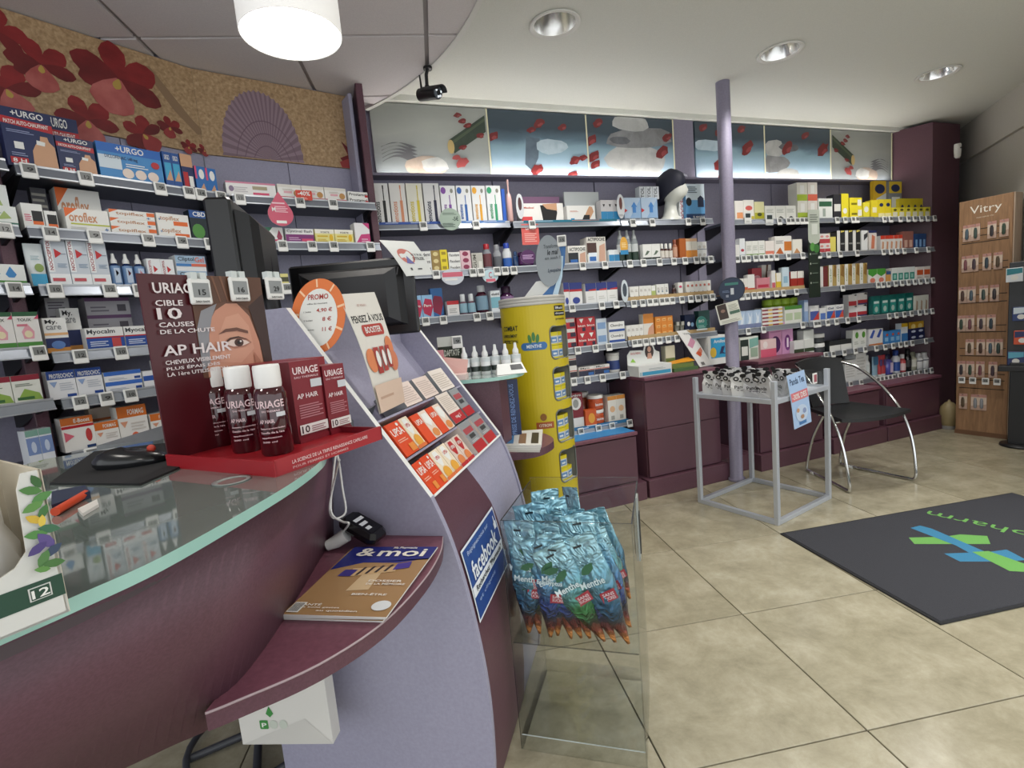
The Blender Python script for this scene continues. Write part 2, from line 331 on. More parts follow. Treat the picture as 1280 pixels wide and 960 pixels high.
# ================================================================== FRIEZES AND MURALS
def gradmat(name, stops, z0, z1, nz=.25, nscale=3, emit=.02, scl=(1, 1, 2)):
    m, nt, b = nodemat(name); t = nt.nodes.new('ShaderNodeTexCoord'); sp = nt.nodes.new('ShaderNodeSeparateXYZ'); nt.links.new(t.outputs['Object'], sp.inputs[0])
    mr = nt.nodes.new('ShaderNodeMapRange'); mr.inputs[1].default_value = z0; mr.inputs[2].default_value = z1; nt.links.new(sp.outputs[2], mr.inputs[0])
    n = noise(nt, nscale, 5, scl=scl, dist=.6); ad = nt.nodes.new('ShaderNodeMath'); ad.operation = 'MULTIPLY_ADD'; nt.links.new(n, ad.inputs[0]); ad.inputs[1].default_value = nz; nt.links.new(mr.outputs[0], ad.inputs[2])
    su = nt.nodes.new('ShaderNodeMath'); su.operation = 'SUBTRACT'; nt.links.new(ad.outputs[0], su.inputs[0]); su.inputs[1].default_value = nz/2
    c = ramp(nt, stops, su.outputs[0]); nt.links.new(c, b.inputs['Base Color']); nt.links.new(c, b.inputs['Emission Color'])
    b.inputs['Emission Strength'].default_value = emit; b.inputs['Roughness'].default_value = .35; return m
M_WATER = gradmat('water_print', [(0, 'aebfd2'), (.3, '8ea9bb'), (.5, '7c98a6'), (.6, '556a79'), (.75, '36444f')], 0, .42, .3, 3.2)
M_MIST = gradmat('mist_print', [(0, '6a7076'), (.25, '878c8c'), (.6, 'a0a39e'), (1, '8d908c')], 0, .42, .4, 2.4)
def STN(a, b): return tex('print_'+a, [(.3, a), (.7, b)], 14, .45, 6, dist=.5)
PE = {'petal': mat('6d2224', .4), 'petal2': mat('8d3f40', .4), 'stone': STN('6b6c6e', '86878a'), 'stone2': STN('9b9c9c', 'b2b3b2'), 'stone3': STN('4c4e54', '66686e'),
      'bam': STN('2a352c', '37453a'), 'bam2': mat('475340', .4), 'cut': mat('b39c68', .4), 'sw': mat('5f5f63', .5), 'tan': STN('8f7f74', 'a89a8e'), 'wht': STN('97abb8', 'b4c4ce'), 'dk': STN('4a5866', '5d6c7a')}
def frieze(u0, u1, base, dec, lab):
    z0, z1 = 2.172, 2.592; e = empty('frieze_panel', FW.P((u0+u1)/2, .0, z0), FW.rz, lab, 'panel', 'backlit water frieze panels')
    wd = (u1-u0)-.012; q = MB(); q.box((-wd/2, -.016, 0), (wd/2, 0, z1-z0), base)
    for k, (pts, c) in enumerate(dec):
        pts = [(max(-wd/2, min(wd/2, (x-.5)*wd)), max(0, min(z1-z0, z*(z1-z0)))) for x, z in pts]
        q.poly((0, -.0168-.0003*k, 0), (1, 0, 0), (0, 0, 1), pts, PE[c])
    q.obj('print_board', e)
    q = MB(); q.box((wd/2, -.02, 0), (wd/2+.008, 0, z1-z0), mat('d8d3b4', .5)); q.obj('edge_strip', e)
def bl(cx, cz, rx, rz, rot=0, n=14, w=.12):
    r = random.Random(int(cx*999+cz*77)); o = []
    for i in range(n):
        a = 2*math.pi*i/n; k = 1+r.uniform(-w, w); x, z = rx*k*math.cos(a), rz*k*math.sin(a); o.append((cx+x*math.cos(rot)-z*math.sin(rot)*.6, cz+x*math.sin(rot)*1.6+z*math.cos(rot)))
    return o
def petal(cx, cz, r=.035, c='petal', f=1.9): return [(bl(cx, cz, r*1.25, r*.62*f, r*9, 12, .2), c), (bl(cx+r*.3, cz-r*.3, r*.6, r*.25*f, r*9, 10, .25), 'petal2')]
def gradm(m): return m
spiral = [([(.06+.0*k, .16+.05*k)]+[(.06+.3*t/10, .2+.05*k+.09*math.sin(math.pi*t/10)*(1.1-k*.1)) for t in range(11)]+[(.3-.24*t/10, .19+.05*k+.075*math.sin(math.pi*(1-t/10))) for t in range(11)], 'sw') for k in range(5)]
P1d = spiral+[(bl(.43, .14, .19, .16), 'tan'), (bl(.5, .16, .12, .11), 'stone2'), ([(.64, .52), (.985, .9), (.985, .66), (.68, .33)], 'bam'), ([(.66, .5), (.985, .86), (.985, .82), (.67, .46)], 'bam2'), (ell(.655, .425, .03, .1), 'cut')]
for x, z in ((.74, .88), (.78, .8), (.82, .74), (.93, .6), (.76, .42)): P1d += petal(x, z, .03)
P1d += petal(.74, .2, .055, 'petal2')+petal(.69, .27, .03, 'petal2')
P2d = [([(.36, .62), (.5, .6), (.47, .3), (.4, .1), (.33, .2)], 'dk'), (bl(.62, .48, .17, .12), 'wht')]
for x, z, r in ((.03, .6, .05), (.42, .72, .035), (.5, .82, .05), (.75, .78, .04), (.86, .28, .05), (.95, .32, .04), (.45, .12, .06), (.82, .05, .045)): P2d += petal(x, z, r)
P3d = [(bl(.55, .32, .36, .27), 'stone2'), (bl(.6, .68, .4, .17, .06), 'stone'), (bl(.36, .62, .12, .06), 'stone3'), (bl(.5, .92, .22, .16), 'stone2')]
for x, z, r in ((.03, .6, .06), (.05, .35, .06), (.86, .46, .07), (.12, .88, .05), (.93, .7, .05), (.06, .22, .05)): P3d += petal(x, z, r)
P4d = [(bl(.2, .6, .25, .1), 'wht')]
for x, z, r in ((.12, .9, .05), (.33, .82, .05), (.33, .28, .08), (.37, .07, .08), (.66, .9, .05), (.74, .58, .08)): P4d += petal(x, z, r)
P5d = [(bl(.14, .58, .14, .17), 'stone2'), (bl(.1, .3, .3, .16, .08), 'stone'), (bl(.34, .06, .2, .16), 'stone2'), (bl(.35, .62, .16, .07), 'stone3')]
for x, z, r in ((.32, .6, .08), (.88, .6, .08), (.6, .85, .05)): P5d += petal(x, z, r)
P6d = [([(1-x, z) for x, z in p], c) for p, c in P1d]
for a, b, base, d, lab in ((.43, 1.165, M_MIST, P1d, 'backlit panel with bamboo spout over spiral shell beside the purple post'), (1.165, 1.88, M_WATER, P2d, 'backlit blue water panel with scattered petals between bamboo and pebble panels'),
    (1.88, 2.6, M_WATER, P3d, 'backlit panel with three stacked pebbles above the mannequin head'), (2.79, 3.475, M_WATER, P4d, 'backlit blue water panel behind the lilac column'),
    (3.475, 4.2, M_WATER, P5d, 'backlit panel with pebble stack at its edge and drifting petals'), (4.2, 4.955, M_MIST, P6d, 'backlit panel with bamboo spout beside the burgundy tower')): frieze(a, b, base, d, lab)
# sand mural on the left wall
M_SAND = tex('sand_print', [(.2, '80664a'), (.5, 'ab8d68'), (.8, 'cbb08c')], 70, .6, 9, dist=.4)
FLC = [tex('orchid_red', [(.3, '741a1b'), (.7, '96282a')], 9, .5, 5, scl=(1, 1, 2)), tex('orchid_dark', [(.3, '571416'), (.7, '7c2022')], 9, .5, 5), tex('orchid_mid', [(.3, '8a2a2a'), (.7, 'a84443')], 9, .5, 5), tex('orchid_lip', [(.3, '9c4440'), (.7, 'c4706a')], 9, .5, 5), mat('b89a4a', .5)]
def flower(q, cx, cz, R, rot, dim=0):
    def pet(a, L, wd, c, k):
        pts = []
        for t, ww in ((0, .12), (.25, .62), (.5, .95), (.72, 1), (.9, .62), (1, .08)): pts.append((t, ww))
        poly = [(t*L, ww*wd) for t, ww in pts]+[(t*L, -ww*wd) for t, ww in reversed(pts)]
        q.poly((0, -.0012-.0003*k, 0), (1, 0, 0), (0, 0, 1), [(cx+x*math.cos(a)-y*math.sin(a), cz+x*math.sin(a)+y*math.cos(a)) for x, y in poly], c)
    for k, (a, L, wd, c) in enumerate(((25, 1, .34, 0), (95, .95, .3, 0), (160, 1.05, .3, 1), (190, .9, .26, 1), (-25, 1.05, .26, 1))): pet(math.radians(a+rot), R*L, R*wd, FLC[c], k)
    pet(math.radians(250+rot), R*1.0, R*.5, FLC[2 if dim else 3], 6); pet(math.radians(250+rot), R*.3, R*.1, FLC[4], 7)
def mural(fr, s0, s1, dec, lab):
    e = empty('mural_panel', fr.P((s0+s1)/2, 0, 2.15), fr.rz, lab, 'panel'); wd = s1-s0-.005
    q = MB(); q.box((-wd/2, -.012, 0), (wd/2, 0, .38), M_SAND); q.T = Matrix.Translation((0, -.012, 0)); dec(q, wd); q.obj('print_board', e)
LA = (FO-GA).length; LB = (EB-FO).length
def decA(q, wd):
    S = lambda px, py: (FA.sx(px, .012, 2.15+.2)-((-.8+LA)/2), FA.zy(px, py, .012)-2.15)
    for px, py, R, rot in ((150, 100, .155, 0), (52, 82, .1, 15), (0, 30, .09, -20), (0, 110, .1, 40), (100, 150, .1, 20), (170, 172, .08, 60), (207, 158, .05, 10), (228, 182, .035, 0), (247, 186, .03, 30)):
        x, z = S(px, py); z = max(R*.4, min(.36-R*.75, z)); R2 = min(R, .16); flower(q, x, z, R2, rot, R < .09)
    x, z = S(215, 125)
    q.poly((0, -.001, 0), (1, 0, 0), (0, 0, 1), [(x-.1, z+.11), (x-.07, z+.12), (x+.07, z-.06), (x+.13, z-.12), (x+.09, z-.13), (x, z-.04)], mat('8d7256', .6))
mural(FA, -.8, LA, decA, 'sandy mural panel printed with big red orchids over the shelves')
def decB(q, wd):
    S = lambda px, py: (FB.sx(px, .012, 2.35)-LB/2, FB.zy(px, py, .012)-2.15)
    bx, bz = S(330, 203); bz = -.05; n = 26; sc = [mat('927c87', .5), mat('7d6772', .5)]
    for k in range(n):
        a0 = math.pi*(1.0-k/n)+.0; a1 = math.pi*(1.0-(k+1)/n); am = (a0+a1)/2
        R = lambda a: (.145*(1+.06*math.sin(a*1.0)), .26)
        def pt(a, r): return (bx-.005+.185*r*math.cos(a), max(.004, bz+.0+.37*r*math.sin(a)**.8 if math.sin(a) > 0 else bz))
        q.poly((0, -.001, 0), (1, 0, 0), (0, 0, 1), [(bx+.02, max(.004, bz)), pt(a0, 1), pt(am, 1.03)], sc[0])
        q.poly((0, -.0013, 0), (1, 0, 0), (0, 0, 1), [(bx+.02, max(.004, bz)), pt(am, 1.03), pt(a1, 1)], sc[1])
    for k in range(3): q.poly((0, -.0016, 0), (1, 0, 0), (0, 0, 1), [(bx+.185*(.4+.2*k)*math.cos(a)+.01, max(.005, bz+.30*(.4+.2*k)*math.sin(a))) for a in [i*math.pi/16 for i in range(17)]]+[(bx+.185*(.385+.2*k)*math.cos(a)+.01, max(.005, bz+.30*(.385+.2*k)*math.sin(a))) for a in [math.pi-i*math.pi/16 for i in range(17)]], mat('6b5462', .5))
    x = wd/2
    q.poly((0, -.001, 0), (1, 0, 0), (0, 0, 1), [(x-.002, .02), (x-.04, .0), (x-.075, .05), (x-.03, .07), (x-.06, .14), (x-.002, .09)], FLC[1])
    q.poly((0, -.0014, 0), (1, 0, 0), (0, 0, 1), [(x-.002, .0), (x-.07, .0), (x-.08, .03), (x-.03, .05), (x-.002, .04)], FLC[2])
mural(FB, 0, LB-.03, decB, 'sandy mural panel printed with a ribbed purple seashell')
# ================================================================== SHELVING FURNITURE
def upright(fr, s0, s1, o0, o1, z0, z1, m, lab, nm='upright_board'):
    q = MB(); q.T = fr.M(); q.bbox((s0, -o1, z0), (s1, -o0, z1), m, .003); return q.obj(nm, None, lab, 'board')
upright(FW, .332, .368, .002, .36, 0, 2.57, M_BURG, 'tall burgundy divider board between seashell mural and water frieze')
upright(FB, LB-.062, LB-.042, 0.014, .12, 0, 2.5, M_LAV, 'narrow lilac board at the edge of the seashell mural')
upright(FA, -.165, -.125, .014, .2, 0, 2.14, M_BURG, 'dark burgundy upright between two left wall shelf units')
upright(FA, LA-.03, LA-.01, .014, .2, 0, 1.86, M_LAVD, 'lilac upright where the orchid and seashell walls meet')
# burgundy tower in the corner
q = MB(); q.T = FW.M(); q.prism([(4.972, .018), (5.113, -.25), (5.48, -.25), (5.48, .018)], 0, 2.605, M_BURG); q.obj('corner_tower', None, 'tall burgundy corner cabinet closing the back shelf wall', 'cabinet')
# shelves
SH = {}
def shelf(key, fr, s0, s1, zl, off, place, lab, brk=True, tray=None, dep=None):
    zt = zl+.016; dep = dep or off
    e = empty('wall_shelf', fr.P((s0+s1)/2, 0, zt), fr.rz, lab, 'shelf', 'wall shelves'); h = (s1-s0)/2
    if key[0] == '6':
        MB().prism([(-h, -dep+.004), (h, -dep+.004), (4.968-(s0+s1)/2, -.001), (-h, -.001)], -.02, 0, M_RAILD).obj('board', e)
    else: MB().bbox((-h, -dep+.004, -.02), (h, -.001, 0), M_RAILD, .002).obj('board', e)
    q = MB(); q.add([(-h, -dep, .0), (h, -dep, .0), (h, -dep-.012, -.036), (-h, -dep-.012, -.036), (-h, -dep+.006, .0), (h, -dep+.006, 0), (h, -dep+.006, -.036), (-h, -dep+.006, -.036)],
        [(0, 1, 5, 4), (3, 2, 1, 0), (7, 6, 2, 3), (0, 4, 7, 3), (1, 2, 6, 5)], M_RAIL)
    q.box((-h, -dep-.0135, -.0365), (h, -dep-.0105, -.032), M_ALU); q.box((-h, -dep-.003, -.003), (h, -dep-.0005, .004), M_ALU)
    q.obj('price_rail', e)
    if brk:
        for sx in ((-h+.012, h-.012) if key[0] != '6' else (-h+.012,)):
            q = MB(); pts = [(-.002, -.02), (-dep+.03, -.02), (-dep+.03, -.03), (-.03, -.1), (-.002, -.1)]
            q.add([(sx-.006, a, b) for a, b in pts]+[(sx+.006, a, b) for a, b in pts], [(0, 1, 2, 3, 4), (9, 8, 7, 6, 5)]+[(i, (i+1) % 5, 5+(i+1) % 5, 5+i) for i in range(5)], M_BLACK); q.obj('bracket', e)
    if tray:
        q = MB(); q.bbox((-h+.01, -dep+.012, 0.0005), (h-.01, -dep+.2, .006), tray, .002); q.box((-h+.01, -dep+.006, 0.0005), (h-.01, -dep+.012, .028), tray); q.obj('cardboard_tray', e)
    SH[key] = dict(fr=fr, z=zt+(.006 if tray else 0), off=off, place=place, s0=s0, s1=s1, zl=zl)
ORD = ['top', 'second', 'third', 'fourth', 'fifth', 'sixth']
LZ = [1.89, 1.685, 1.49, 1.257, 1.093, .90]
for i, z in enumerate(LZ):
    nxt = 'from the top' if i else ''
    shelf('A%d' % (i+1), FA, -.10, .60, z, .262, '%s shelf under the orchid mural' % ORD[i], 'grey metal %s shelf under the orchid mural' % ORD[i])
for i, z in enumerate((1.89, 1.687, 1.49, 1.257)):
    shelf('B%d' % (i+1), FB, .055, .715, z, .262, '%s shelf under the seashell mural' % ORD[i], 'grey metal %s shelf under the seashell mural' % ORD[i])
for i, z in enumerate((1.89, 1.68, 1.49, 1.28, 1.10, .875)):
    shelf('O%d' % (i+1), F0, -.9, -.175, z, .262, '%s shelf of the left end unit' % ORD[i], 'grey metal %s shelf of the left end unit' % ORD[i])
UN = {1: ((.375, 1.155), 'toothbrush bay', (1.822, 1.549, 1.287, 1.02)), 2: ((1.175, 1.925), 'wrist support bay', (1.818, 1.552, 1.292, 1.018, .818, .482)),
      3: ((1.935, 2.69), 'mannequin head bay', (1.815, 1.552, 1.287, 1.022)), 4: ((2.86, 3.58), 'bay beside the lilac column', (1.803, 1.543, 1.272, 1.013)),
      5: ((3.59, 4.33), 'hair colour bay', (1.802, 1.539, 1.271, 1.008, .751, .48)), 6: ((4.335, 5.095), 'bay beside the burgundy tower', (1.799, 1.537, 1.27, 1.003, .747, .476))}
for b, ((s0, s1), nm, zs) in UN.items():
    for i, z in enumerate(zs):
        tr = M_CARD if (b, i) in ((3, 2), (3, 3), (4, 2)) else None
        shelf('%d%d' % (b, i+1), FW, s0, s1, z, DW-2.97, '%s shelf, %s' % (ORD[i], nm), 'grey metal %s shelf, %s' % (ORD[i], nm), z > .6, tr)
# base cabinets along the back wall
def cabinet(u0, u1, z1, lab, drawers=1, topm=None, dd=2.80):
    h = (u1-u0)/2; e = empty('base_cabinet', W((u0+u1)/2, DW, 0), FW.rz, lab, 'cabinet', 'burgundy base cabinets'); y = -(DW-dd)
    MB().bbox((-h, y+.02, .12), (h, -.005, z1-.022), M_BURG, .002).obj('body', e)
    MB().bbox((-h-.004, y-.012, z1-.022), (h+.004, -.003, z1), M_BURGT, .003).obj('top', e)
    n = drawers; zz = [.125+(z1-.03-.125)*k/n for k in range(n+1)]
    for k in range(n): MB().bbox((-h+.003, y, zz[k]+.002), (h-.003, y+.02, zz[k+1]-.002), M_BURG, .002).obj('drawer_front', e)
    MB().bbox((-h-.03, y-.035, 0), (h+.035, -.01, .12), M_BURG, .002).obj('plinth', e)
cabinet(.42, 1.845, .458, 'low burgundy cabinet behind the yellow display tower')
cabinet(1.93, 2.535, .80, 'tall burgundy drawer cabinet under the leaflet holder', 2)
cabinet(2.89, 3.52, .80, 'tall burgundy cabinet behind the white wire stand')
cabinet(3.62, 4.155, .462, 'low burgundy cabinet behind the black chair')
cabinet(4.235, 4.905, .462, 'low burgundy cabinet beside the beige urn')
q = MB(); q.T = FW.M(); q.box((1.38, -(DW-2.81), .4585), (1.84, -(DW-2.96), .462), mat('2f8fd0', .4)); q.obj('blue_mat', None, 'bright blue sheet on low cabinet behind yellow tower', 'sheet')
for a, b in ((1.882, 1.898), (2.572, 2.858), (3.557, 3.588), (4.192, 4.203)):
    q = MB(); q.T = FW.M(); q.box((a, -.40, 0.002), (b, -.03, .118), M_BURG); q.obj('plinth_filler', None, 'burgundy plinth piece between base cabinets', 'plinth', 'plinth pieces')
# ================================================================== GOODS ON THE SHELVES
def tb(c, f=.25): return ('r', 0, 1-f, 1, 1, c)
def bb(c, f=.25): return ('r', 0, 0, 1, f, c)
def rc(x0, z0, x1, z1, c): return ('r', x0, z0, x1, z1, c)
def el(x, z, rx, rz, c): return ('e', x, z, rx, rz, c)
def tx(x0, z0, x1, z1, s, c): return ('t', x0, z0, x1, z1, s, c)
def tv(x0, z0, x1, z1, s, c): return ('v', x0, z0, x1, z1, s, c)
def pg(pts, c): return ('p', pts, c)
def ln(x0, z0, x1, z1, n, c): return ('l', x0, z0, x1, z1, n, c)
def printed(q, w, h, y, dec, x0=0, z0=0):
    eps = .0004
    for k, d in enumerate(dec):
        yy = y-eps*(k+1); o = (x0, yy, z0); X = (1, 0, 0); Z = (0, 0, 1)
        if d[0] == 'r': q.poly(o, X, Z, [(d[1]*w, d[2]*h), (d[3]*w, d[2]*h), (d[3]*w, d[4]*h), (d[1]*w, d[4]*h)], d[5])
        elif d[0] == 'e': q.poly(o, X, Z, ell(d[1]*w, d[2]*h, d[3]*w, d[4]*h, 14), d[5])
        elif d[0] == 'p': q.poly(o, X, Z, [(a*w, b*h) for a, b in d[1]], d[2])
        elif d[0] == 't': q.text(o, X, Z, d[1]*w, d[2]*h, d[3]*w, d[4]*h, d[5], d[6])
        elif d[0] == 'v':
            v, f, asp = textgeo(d[5], True)
            q.add([(x0+(d[1]+(d[3]-d[1])*(1-b))*w, yy, z0+(d[2]+(d[4]-d[2])*a)*h) for a, b in v], f, d[6])
        elif d[0] == 'l':
            n = d[5]; st = (d[4]-d[2])/n
            for i in range(n): q.poly(o, X, Z, [(d[1]*w, (d[2]+st*i)*h), ((d[3]-(.15*(d[3]-d[1]) if i % 2 else 0))*w, (d[2]+st*i)*h), ((d[3]-(.15*(d[3]-d[1]) if i % 2 else 0))*w, (d[2]+st*(i+.45))*h), (d[1]*w, (d[2]+st*(i+.45))*h)], d[6])
def cartonmesh(w, h, dep, base, dec, side=None):
    q = MB(); sd = side or base; q.box((0, 0, 0), (w, dep, h), base, {1: sd, 3: sd}); printed(q, w, h, 0, dec); return q.mesh('carton')
def bottlemesh(w, h, dep, base, dec, cap='e8e8e6', capf=.22, neck=.45, n=14, kind='bottle'):
    q = MB(); r = w*.48; c = (w/2, r, 0); hb = h*(1-capf); gl = mat(base, .18, 0, 0, .3)
    if kind == 'jar': q.lathe([(r*.94, 0), (r, .004), (r, hb), (r*.9, hb+.002)], gl, c, n); q.lathe([(r*1.03, hb), (r*1.03, h-.002), (r*.97, h)], cap, c, n)
    elif kind == 'spray':
        q.lathe([(r*.9, 0), (r, .004), (r, hb*.82), (r*.75, hb*.93), (r*neck, hb)], gl, c, n); q.lathe([(r*.62, hb), (r*.6, hb+h*capf*.3), (r*.34, hb+h*capf*.55), (r*.26, h)], cap, c, n)
    else: q.lathe([(r*.9, 0), (r, .004), (r, hb*.8), (r*.7, hb*.93), (r*neck, hb)], gl, c, n); q.lathe([(r*.62, hb*.985), (r*.62, h-.002), (r*.5, h)], cap, c, n)
    for d in dec:   # wrap label: (z0, z1, colour)
        if d[0] == 'w': q.lathe([(r*1.012, d[1]*h), (r*1.012, d[2]*h)], d[3], c, n, False)
        else: printed(q, w*.62, h, r-r*1.02, [d], w*.19)
    return q.mesh('bottle')
def tubemesh(w, h, dep, base, dec, cap='e8e8e6'):
    q = MB(); d = dep; rs = []
    for z, a, b in ((.0, .42, .42), (.1, .42, .42)): rs.append([(w/2+w*a*math.cos(t*math.pi/6), d/2+d*b*math.sin(t*math.pi/6), z*h) for t in range(12)])
    q.loft(rs, cap); rs = []
    for z, a, b in ((.1, .45, .45), (.4, .48, .42), (.8, .5, .2), (1, .5, .03)): rs.append([(w/2+w*a*math.cos(t*math.pi/6), d/2+d*b*math.sin(t*math.pi/6), z*h) for t in range(12)])
    q.loft(rs, base, True, True, True); printed(q, w*.8, h, d*.04, dec, w*.1); return q.mesh('tube')
_pm = {}; _lab = {}
def product(shape, w, h, dep, look, **kw):
    k = (shape, round(w, 3), round(h, 3), round(dep, 3), repr(look), repr(kw))
    if k not in _pm:
        base, dec = look[0], look[1:]
        if shape == 'box': me = cartonmesh(w, h, dep, base, dec, kw.get('side'))
        elif shape == 'tube': me = tubemesh(w, h, dep, base, dec, kw.get('cap', 'e8e8e6'))
        else: me = bottlemesh(w, h, dep, base, dec, kw.get('cap', 'e8e8e6'), kw.get('capf', .22), kw.get('neck', .45), kind=shape)
        _pm[k] = me
    return _pm[k]
NAMES = {'box': ('carton', 'box'), 'bottle': ('bottle', 'bottle'), 'spray': ('spray_bottle', 'bottle'), 'jar': ('jar', 'jar'), 'tube': ('squeeze_tube', 'tube')}
def R(key, x0, x1, yt, n, look, desc, shape='box', dep=.07, tiers=1, back=0, gapf=.03, off=None, z=None, **kw):
    sh = SH[key]; fr = sh['fr']; off = (sh['off'] if off is None else off)-.014-back; z = sh['z'] if z is None else z
    s0, s1 = sorted((fr.sx(x0, off, z), fr.sx(x1, off, z))); wv = (s1-s0)/n; h = (fr.zy((x0+x1)/2, yt, off)-z)/tiers
    if h < .012: h = .012
    wi = wv*(1-gapf); dep = min(dep, off-.004) if shape != 'box' else min(dep, off-.004)
    if shape in ('bottle', 'jar', 'spray'): dep = wi
    me = product(shape, wi, h, dep, look, **kw); nm, cat = NAMES[shape]; lab = '%s on %s' % (desc, sh['place'])
    if _lab.setdefault(lab, repr(look)+shape) != repr(look)+shape: print('LABEL CLASH', lab)
    if len(lab.split()) > 16: print('LONG', lab)
    for i in range(n):
        for t in range(tiers):
            s = s0+wv*i+wv*gapf/2; j = random.uniform(-.003, .001)
            inst(me, nm, None, fr.P(s, off+j, z+t*h), (0, 0, fr.rz), lab, kw.get('cat', cat), desc+' '+key)
def tagmesh(digits='12'):
    q = MB(); q.bbox((-.022, -.008, -.027), (.022, 0, .025), M_WHITE, .003); q.box((-.016, -.0086, -.008), (.016, -.0079, .019), mat('7b7d7c', .3))
    q.text((0, -.0092, 0), (1, 0, 0), (0, 0, 1), -.006, -.004, .011, .009, digits, mat('1c1c1c', .5)); return q.mesh('price_tag')
TAGM = [tagmesh(t) for t in ('12', '9', '15', '14', '10')]
def T(key, pxs):
    sh = SH[key]; fr = sh['fr']
    for k, x in enumerate(pxs):
        s = fr.sx(x, sh['off']+.012, sh['zl'])
        if s < sh['s0']-.03 or s > sh['s1']+.03: continue
        o = inst(TAGM[(k*3+int(x)) % 5], 'price_tag', None, fr.P(s, sh['off']+.011, sh['zl']-.004), (math.radians(-8), 0, fr.rz), 'small white electronic price tag on '+sh['place'], 'price tag', 'price tags '+key)
W_, RED, NAVY, BLU, ORG, GRN, YEL, BLK, PNK, TEAL = 'e6e6e2', 'b3242c', '1f2b5c', '2673bd', 'e06a2c', '3f8a45', 'e3cf2e', '1a1a1c', 'd2486f', '1f8a86'
SKIN = 'c89a78'
# ---- left wall, under the orchid mural
patch = ('1e2a55', ('p', [(0, .72), (0, .84), (1, .8), (1, .66)], RED), tx(.22, .86, .85, .97, '+URGO', W_), tx(.06, .72, .92, .79, 'PATCH AUTO-CHAUFFANT', W_), ln(.08, .58, .6, .64, 2, '8f98b8'),
         pg([(.5, .02), (.52, .3), (.6, .42), (.7, .5), (.72, .58), (.86, .58), (.88, .5), (.98, .42), (.99, .02)], SKIN), pg([(.62, .42), (.63, .5), (.8, .48), (.78, .41)], W_), rc(.18, .3, .36, .42, W_), rc(.06, .04, .4, .15, RED), tx(.1, .06, .36, .13, '8 H', W_), ln(.1, .18, .4, .25, 2, '8f98b8'))
R('A1', 10, 76, 140, 1, patch, 'large navy heat patch carton with bare back picture', dep=.05)
R('A1', 76, 124, 174, 1, patch, 'small navy heat patch carton with bare back picture', dep=.05)
R('A1', 56, 110, 148, 1, ('1e2a55', rc(0, .62, 1, .78, RED), tx(.1, .65, .9, .75, 'PATCH AUTO-CHAUFFANT', W_), tx(.3, .82, .75, .97, '+URGO', W_), ln(.2, .45, .9, .55, 2, '8f98b8')), 'tall navy header card behind the heat patch cartons', dep=.02, back=.09)
R('A1', 126, 208, 184, 1, ('3b87c4', tb('1f63b5', .25), tx(.28, .79, .72, .96, '+URGO', W_), rc(.0, .3, .34, .66, 'cfdbe3'), tx(.1, .56, .6, .68, 'DICLOFENAC 140 mg', '1f3c66'), el(.42, .22, .09, .14, 'e2d2c6'), el(.62, .22, .09, .14, 'e2d2c6'), el(.82, .22, .09, .14, 'e2d2c6'), el(.88, .56, .07, .1, RED), ln(.4, .4, .75, .52, 2, 'dfe8ee')), 'wide light blue plaster carton', dep=.06)
R('A1', 209, 230, 192, 2, ('1f4f93', rc(.1, .2, .9, .7, '3aa0c9'), tx(.2, .78, .8, .92, 'URGO', W_), pg([(.1, .2), (.9, .2), (.7, .5)], SKIN)), 'slim blue spray carton with a hand picture', dep=.05)
R('A1', 231, 246, 194, 1, (NAVY, tb(SKIN, .35), rc(.1, .1, .5, .5, RED), rc(.55, .1, .9, .4, W_)), 'navy carton with a skin coloured upper band', dep=.05)
R('A1', 247, 274, 210, 2, ('2c6cb0', rc(.0, .5, .18, 1, PNK), el(.6, .7, .25, .2, W_), pg([(.2, 0), (.9, 0), (.7, .35)], SKIN)), 'small blue carton with pink stripe', dep=.05)
R('A2', 31, 58, 255, 1, (W_, rc(.45, .3, .95, .72, BLK), rc(.45, .16, .95, .3, ORG), ln(.08, .3, .4, .6, 4, PNK)), 'white capsule box with black and orange window', dep=.06)
R('A2', 59, 75, 264, 1, (W_, rc(.2, .3, .95, .8, BLK), rc(.2, .1, .95, .3, ORG)), 'narrow white box with black window', dep=.06)
R('A2', 48, 68, 236, 1, ('3b3a40', ln(.05, .1, .95, .95, 7, '8a887f')), 'dark upright block of leaflets', dep=.04, back=.1)
oro = ('e8e7e2', pg([(0, 1), (.3, 1), (0, .6)], ORG), tx(.08, .42, .72, .84, 'oroflex', 'c98b63'), rc(.1, .3, 1, .36, 'b7bf3a'), tx(.86, .08, .96, .22, '+', '3f6fa5'), ln(.08, .1, .5, .22, 2, 'bdbdb8'))
R('A2', 84, 140, 262, 1, oro, 'wide cream carton with orange corner and green line', dep=.08)
R('A2', 78, 134, 238, 1, oro, 'tall cream carton with orange corner behind another', dep=.07, back=.1)
top = ('e7e6e1', pg([(0, 1), (.2, 1), (0, .55)], ORG), tx(.14, .3, .76, .78, 'topiflex', 'b98a68'), rc(.82, .45, 1, .9, ORG), tx(.8, .1, .9, .32, '+', '3f6fa5'))
R('A2', 140, 198, 264, 1, top, 'flat cream gel carton with orange corner', dep=.08, tiers=3)
R('A2', 199, 240, 268, 1, ('e7e6e1', tx(.1, .35, .7, .8, 'topiflex', 'b98a68'), rc(.5, .05, .95, .4, ORG), tx(.05, .4, .12, .6, '+', '3f6fa5')), 'flat cream gel carton with orange patch', dep=.07, tiers=2)
R('A2', 241, 264, 264, 1, ('14232c', tb('1d4f93', .25), tx(.2, .8, .9, .96, 'CBD', W_), el(.4, .3, .35, .25, '4d8a3d')), 'dark carton with green leaf picture', dep=.05)
R('A3', 39, 64, 304, 1, ('dfe5e6', bb('3f9cc4', .28), el(.6, .42, .3, .1, '8aa05a'), ln(.15, .6, .7, .72, 3, '9fb8c0')), 'white squeeze tube with turquoise foot', 'tube', dep=.04)
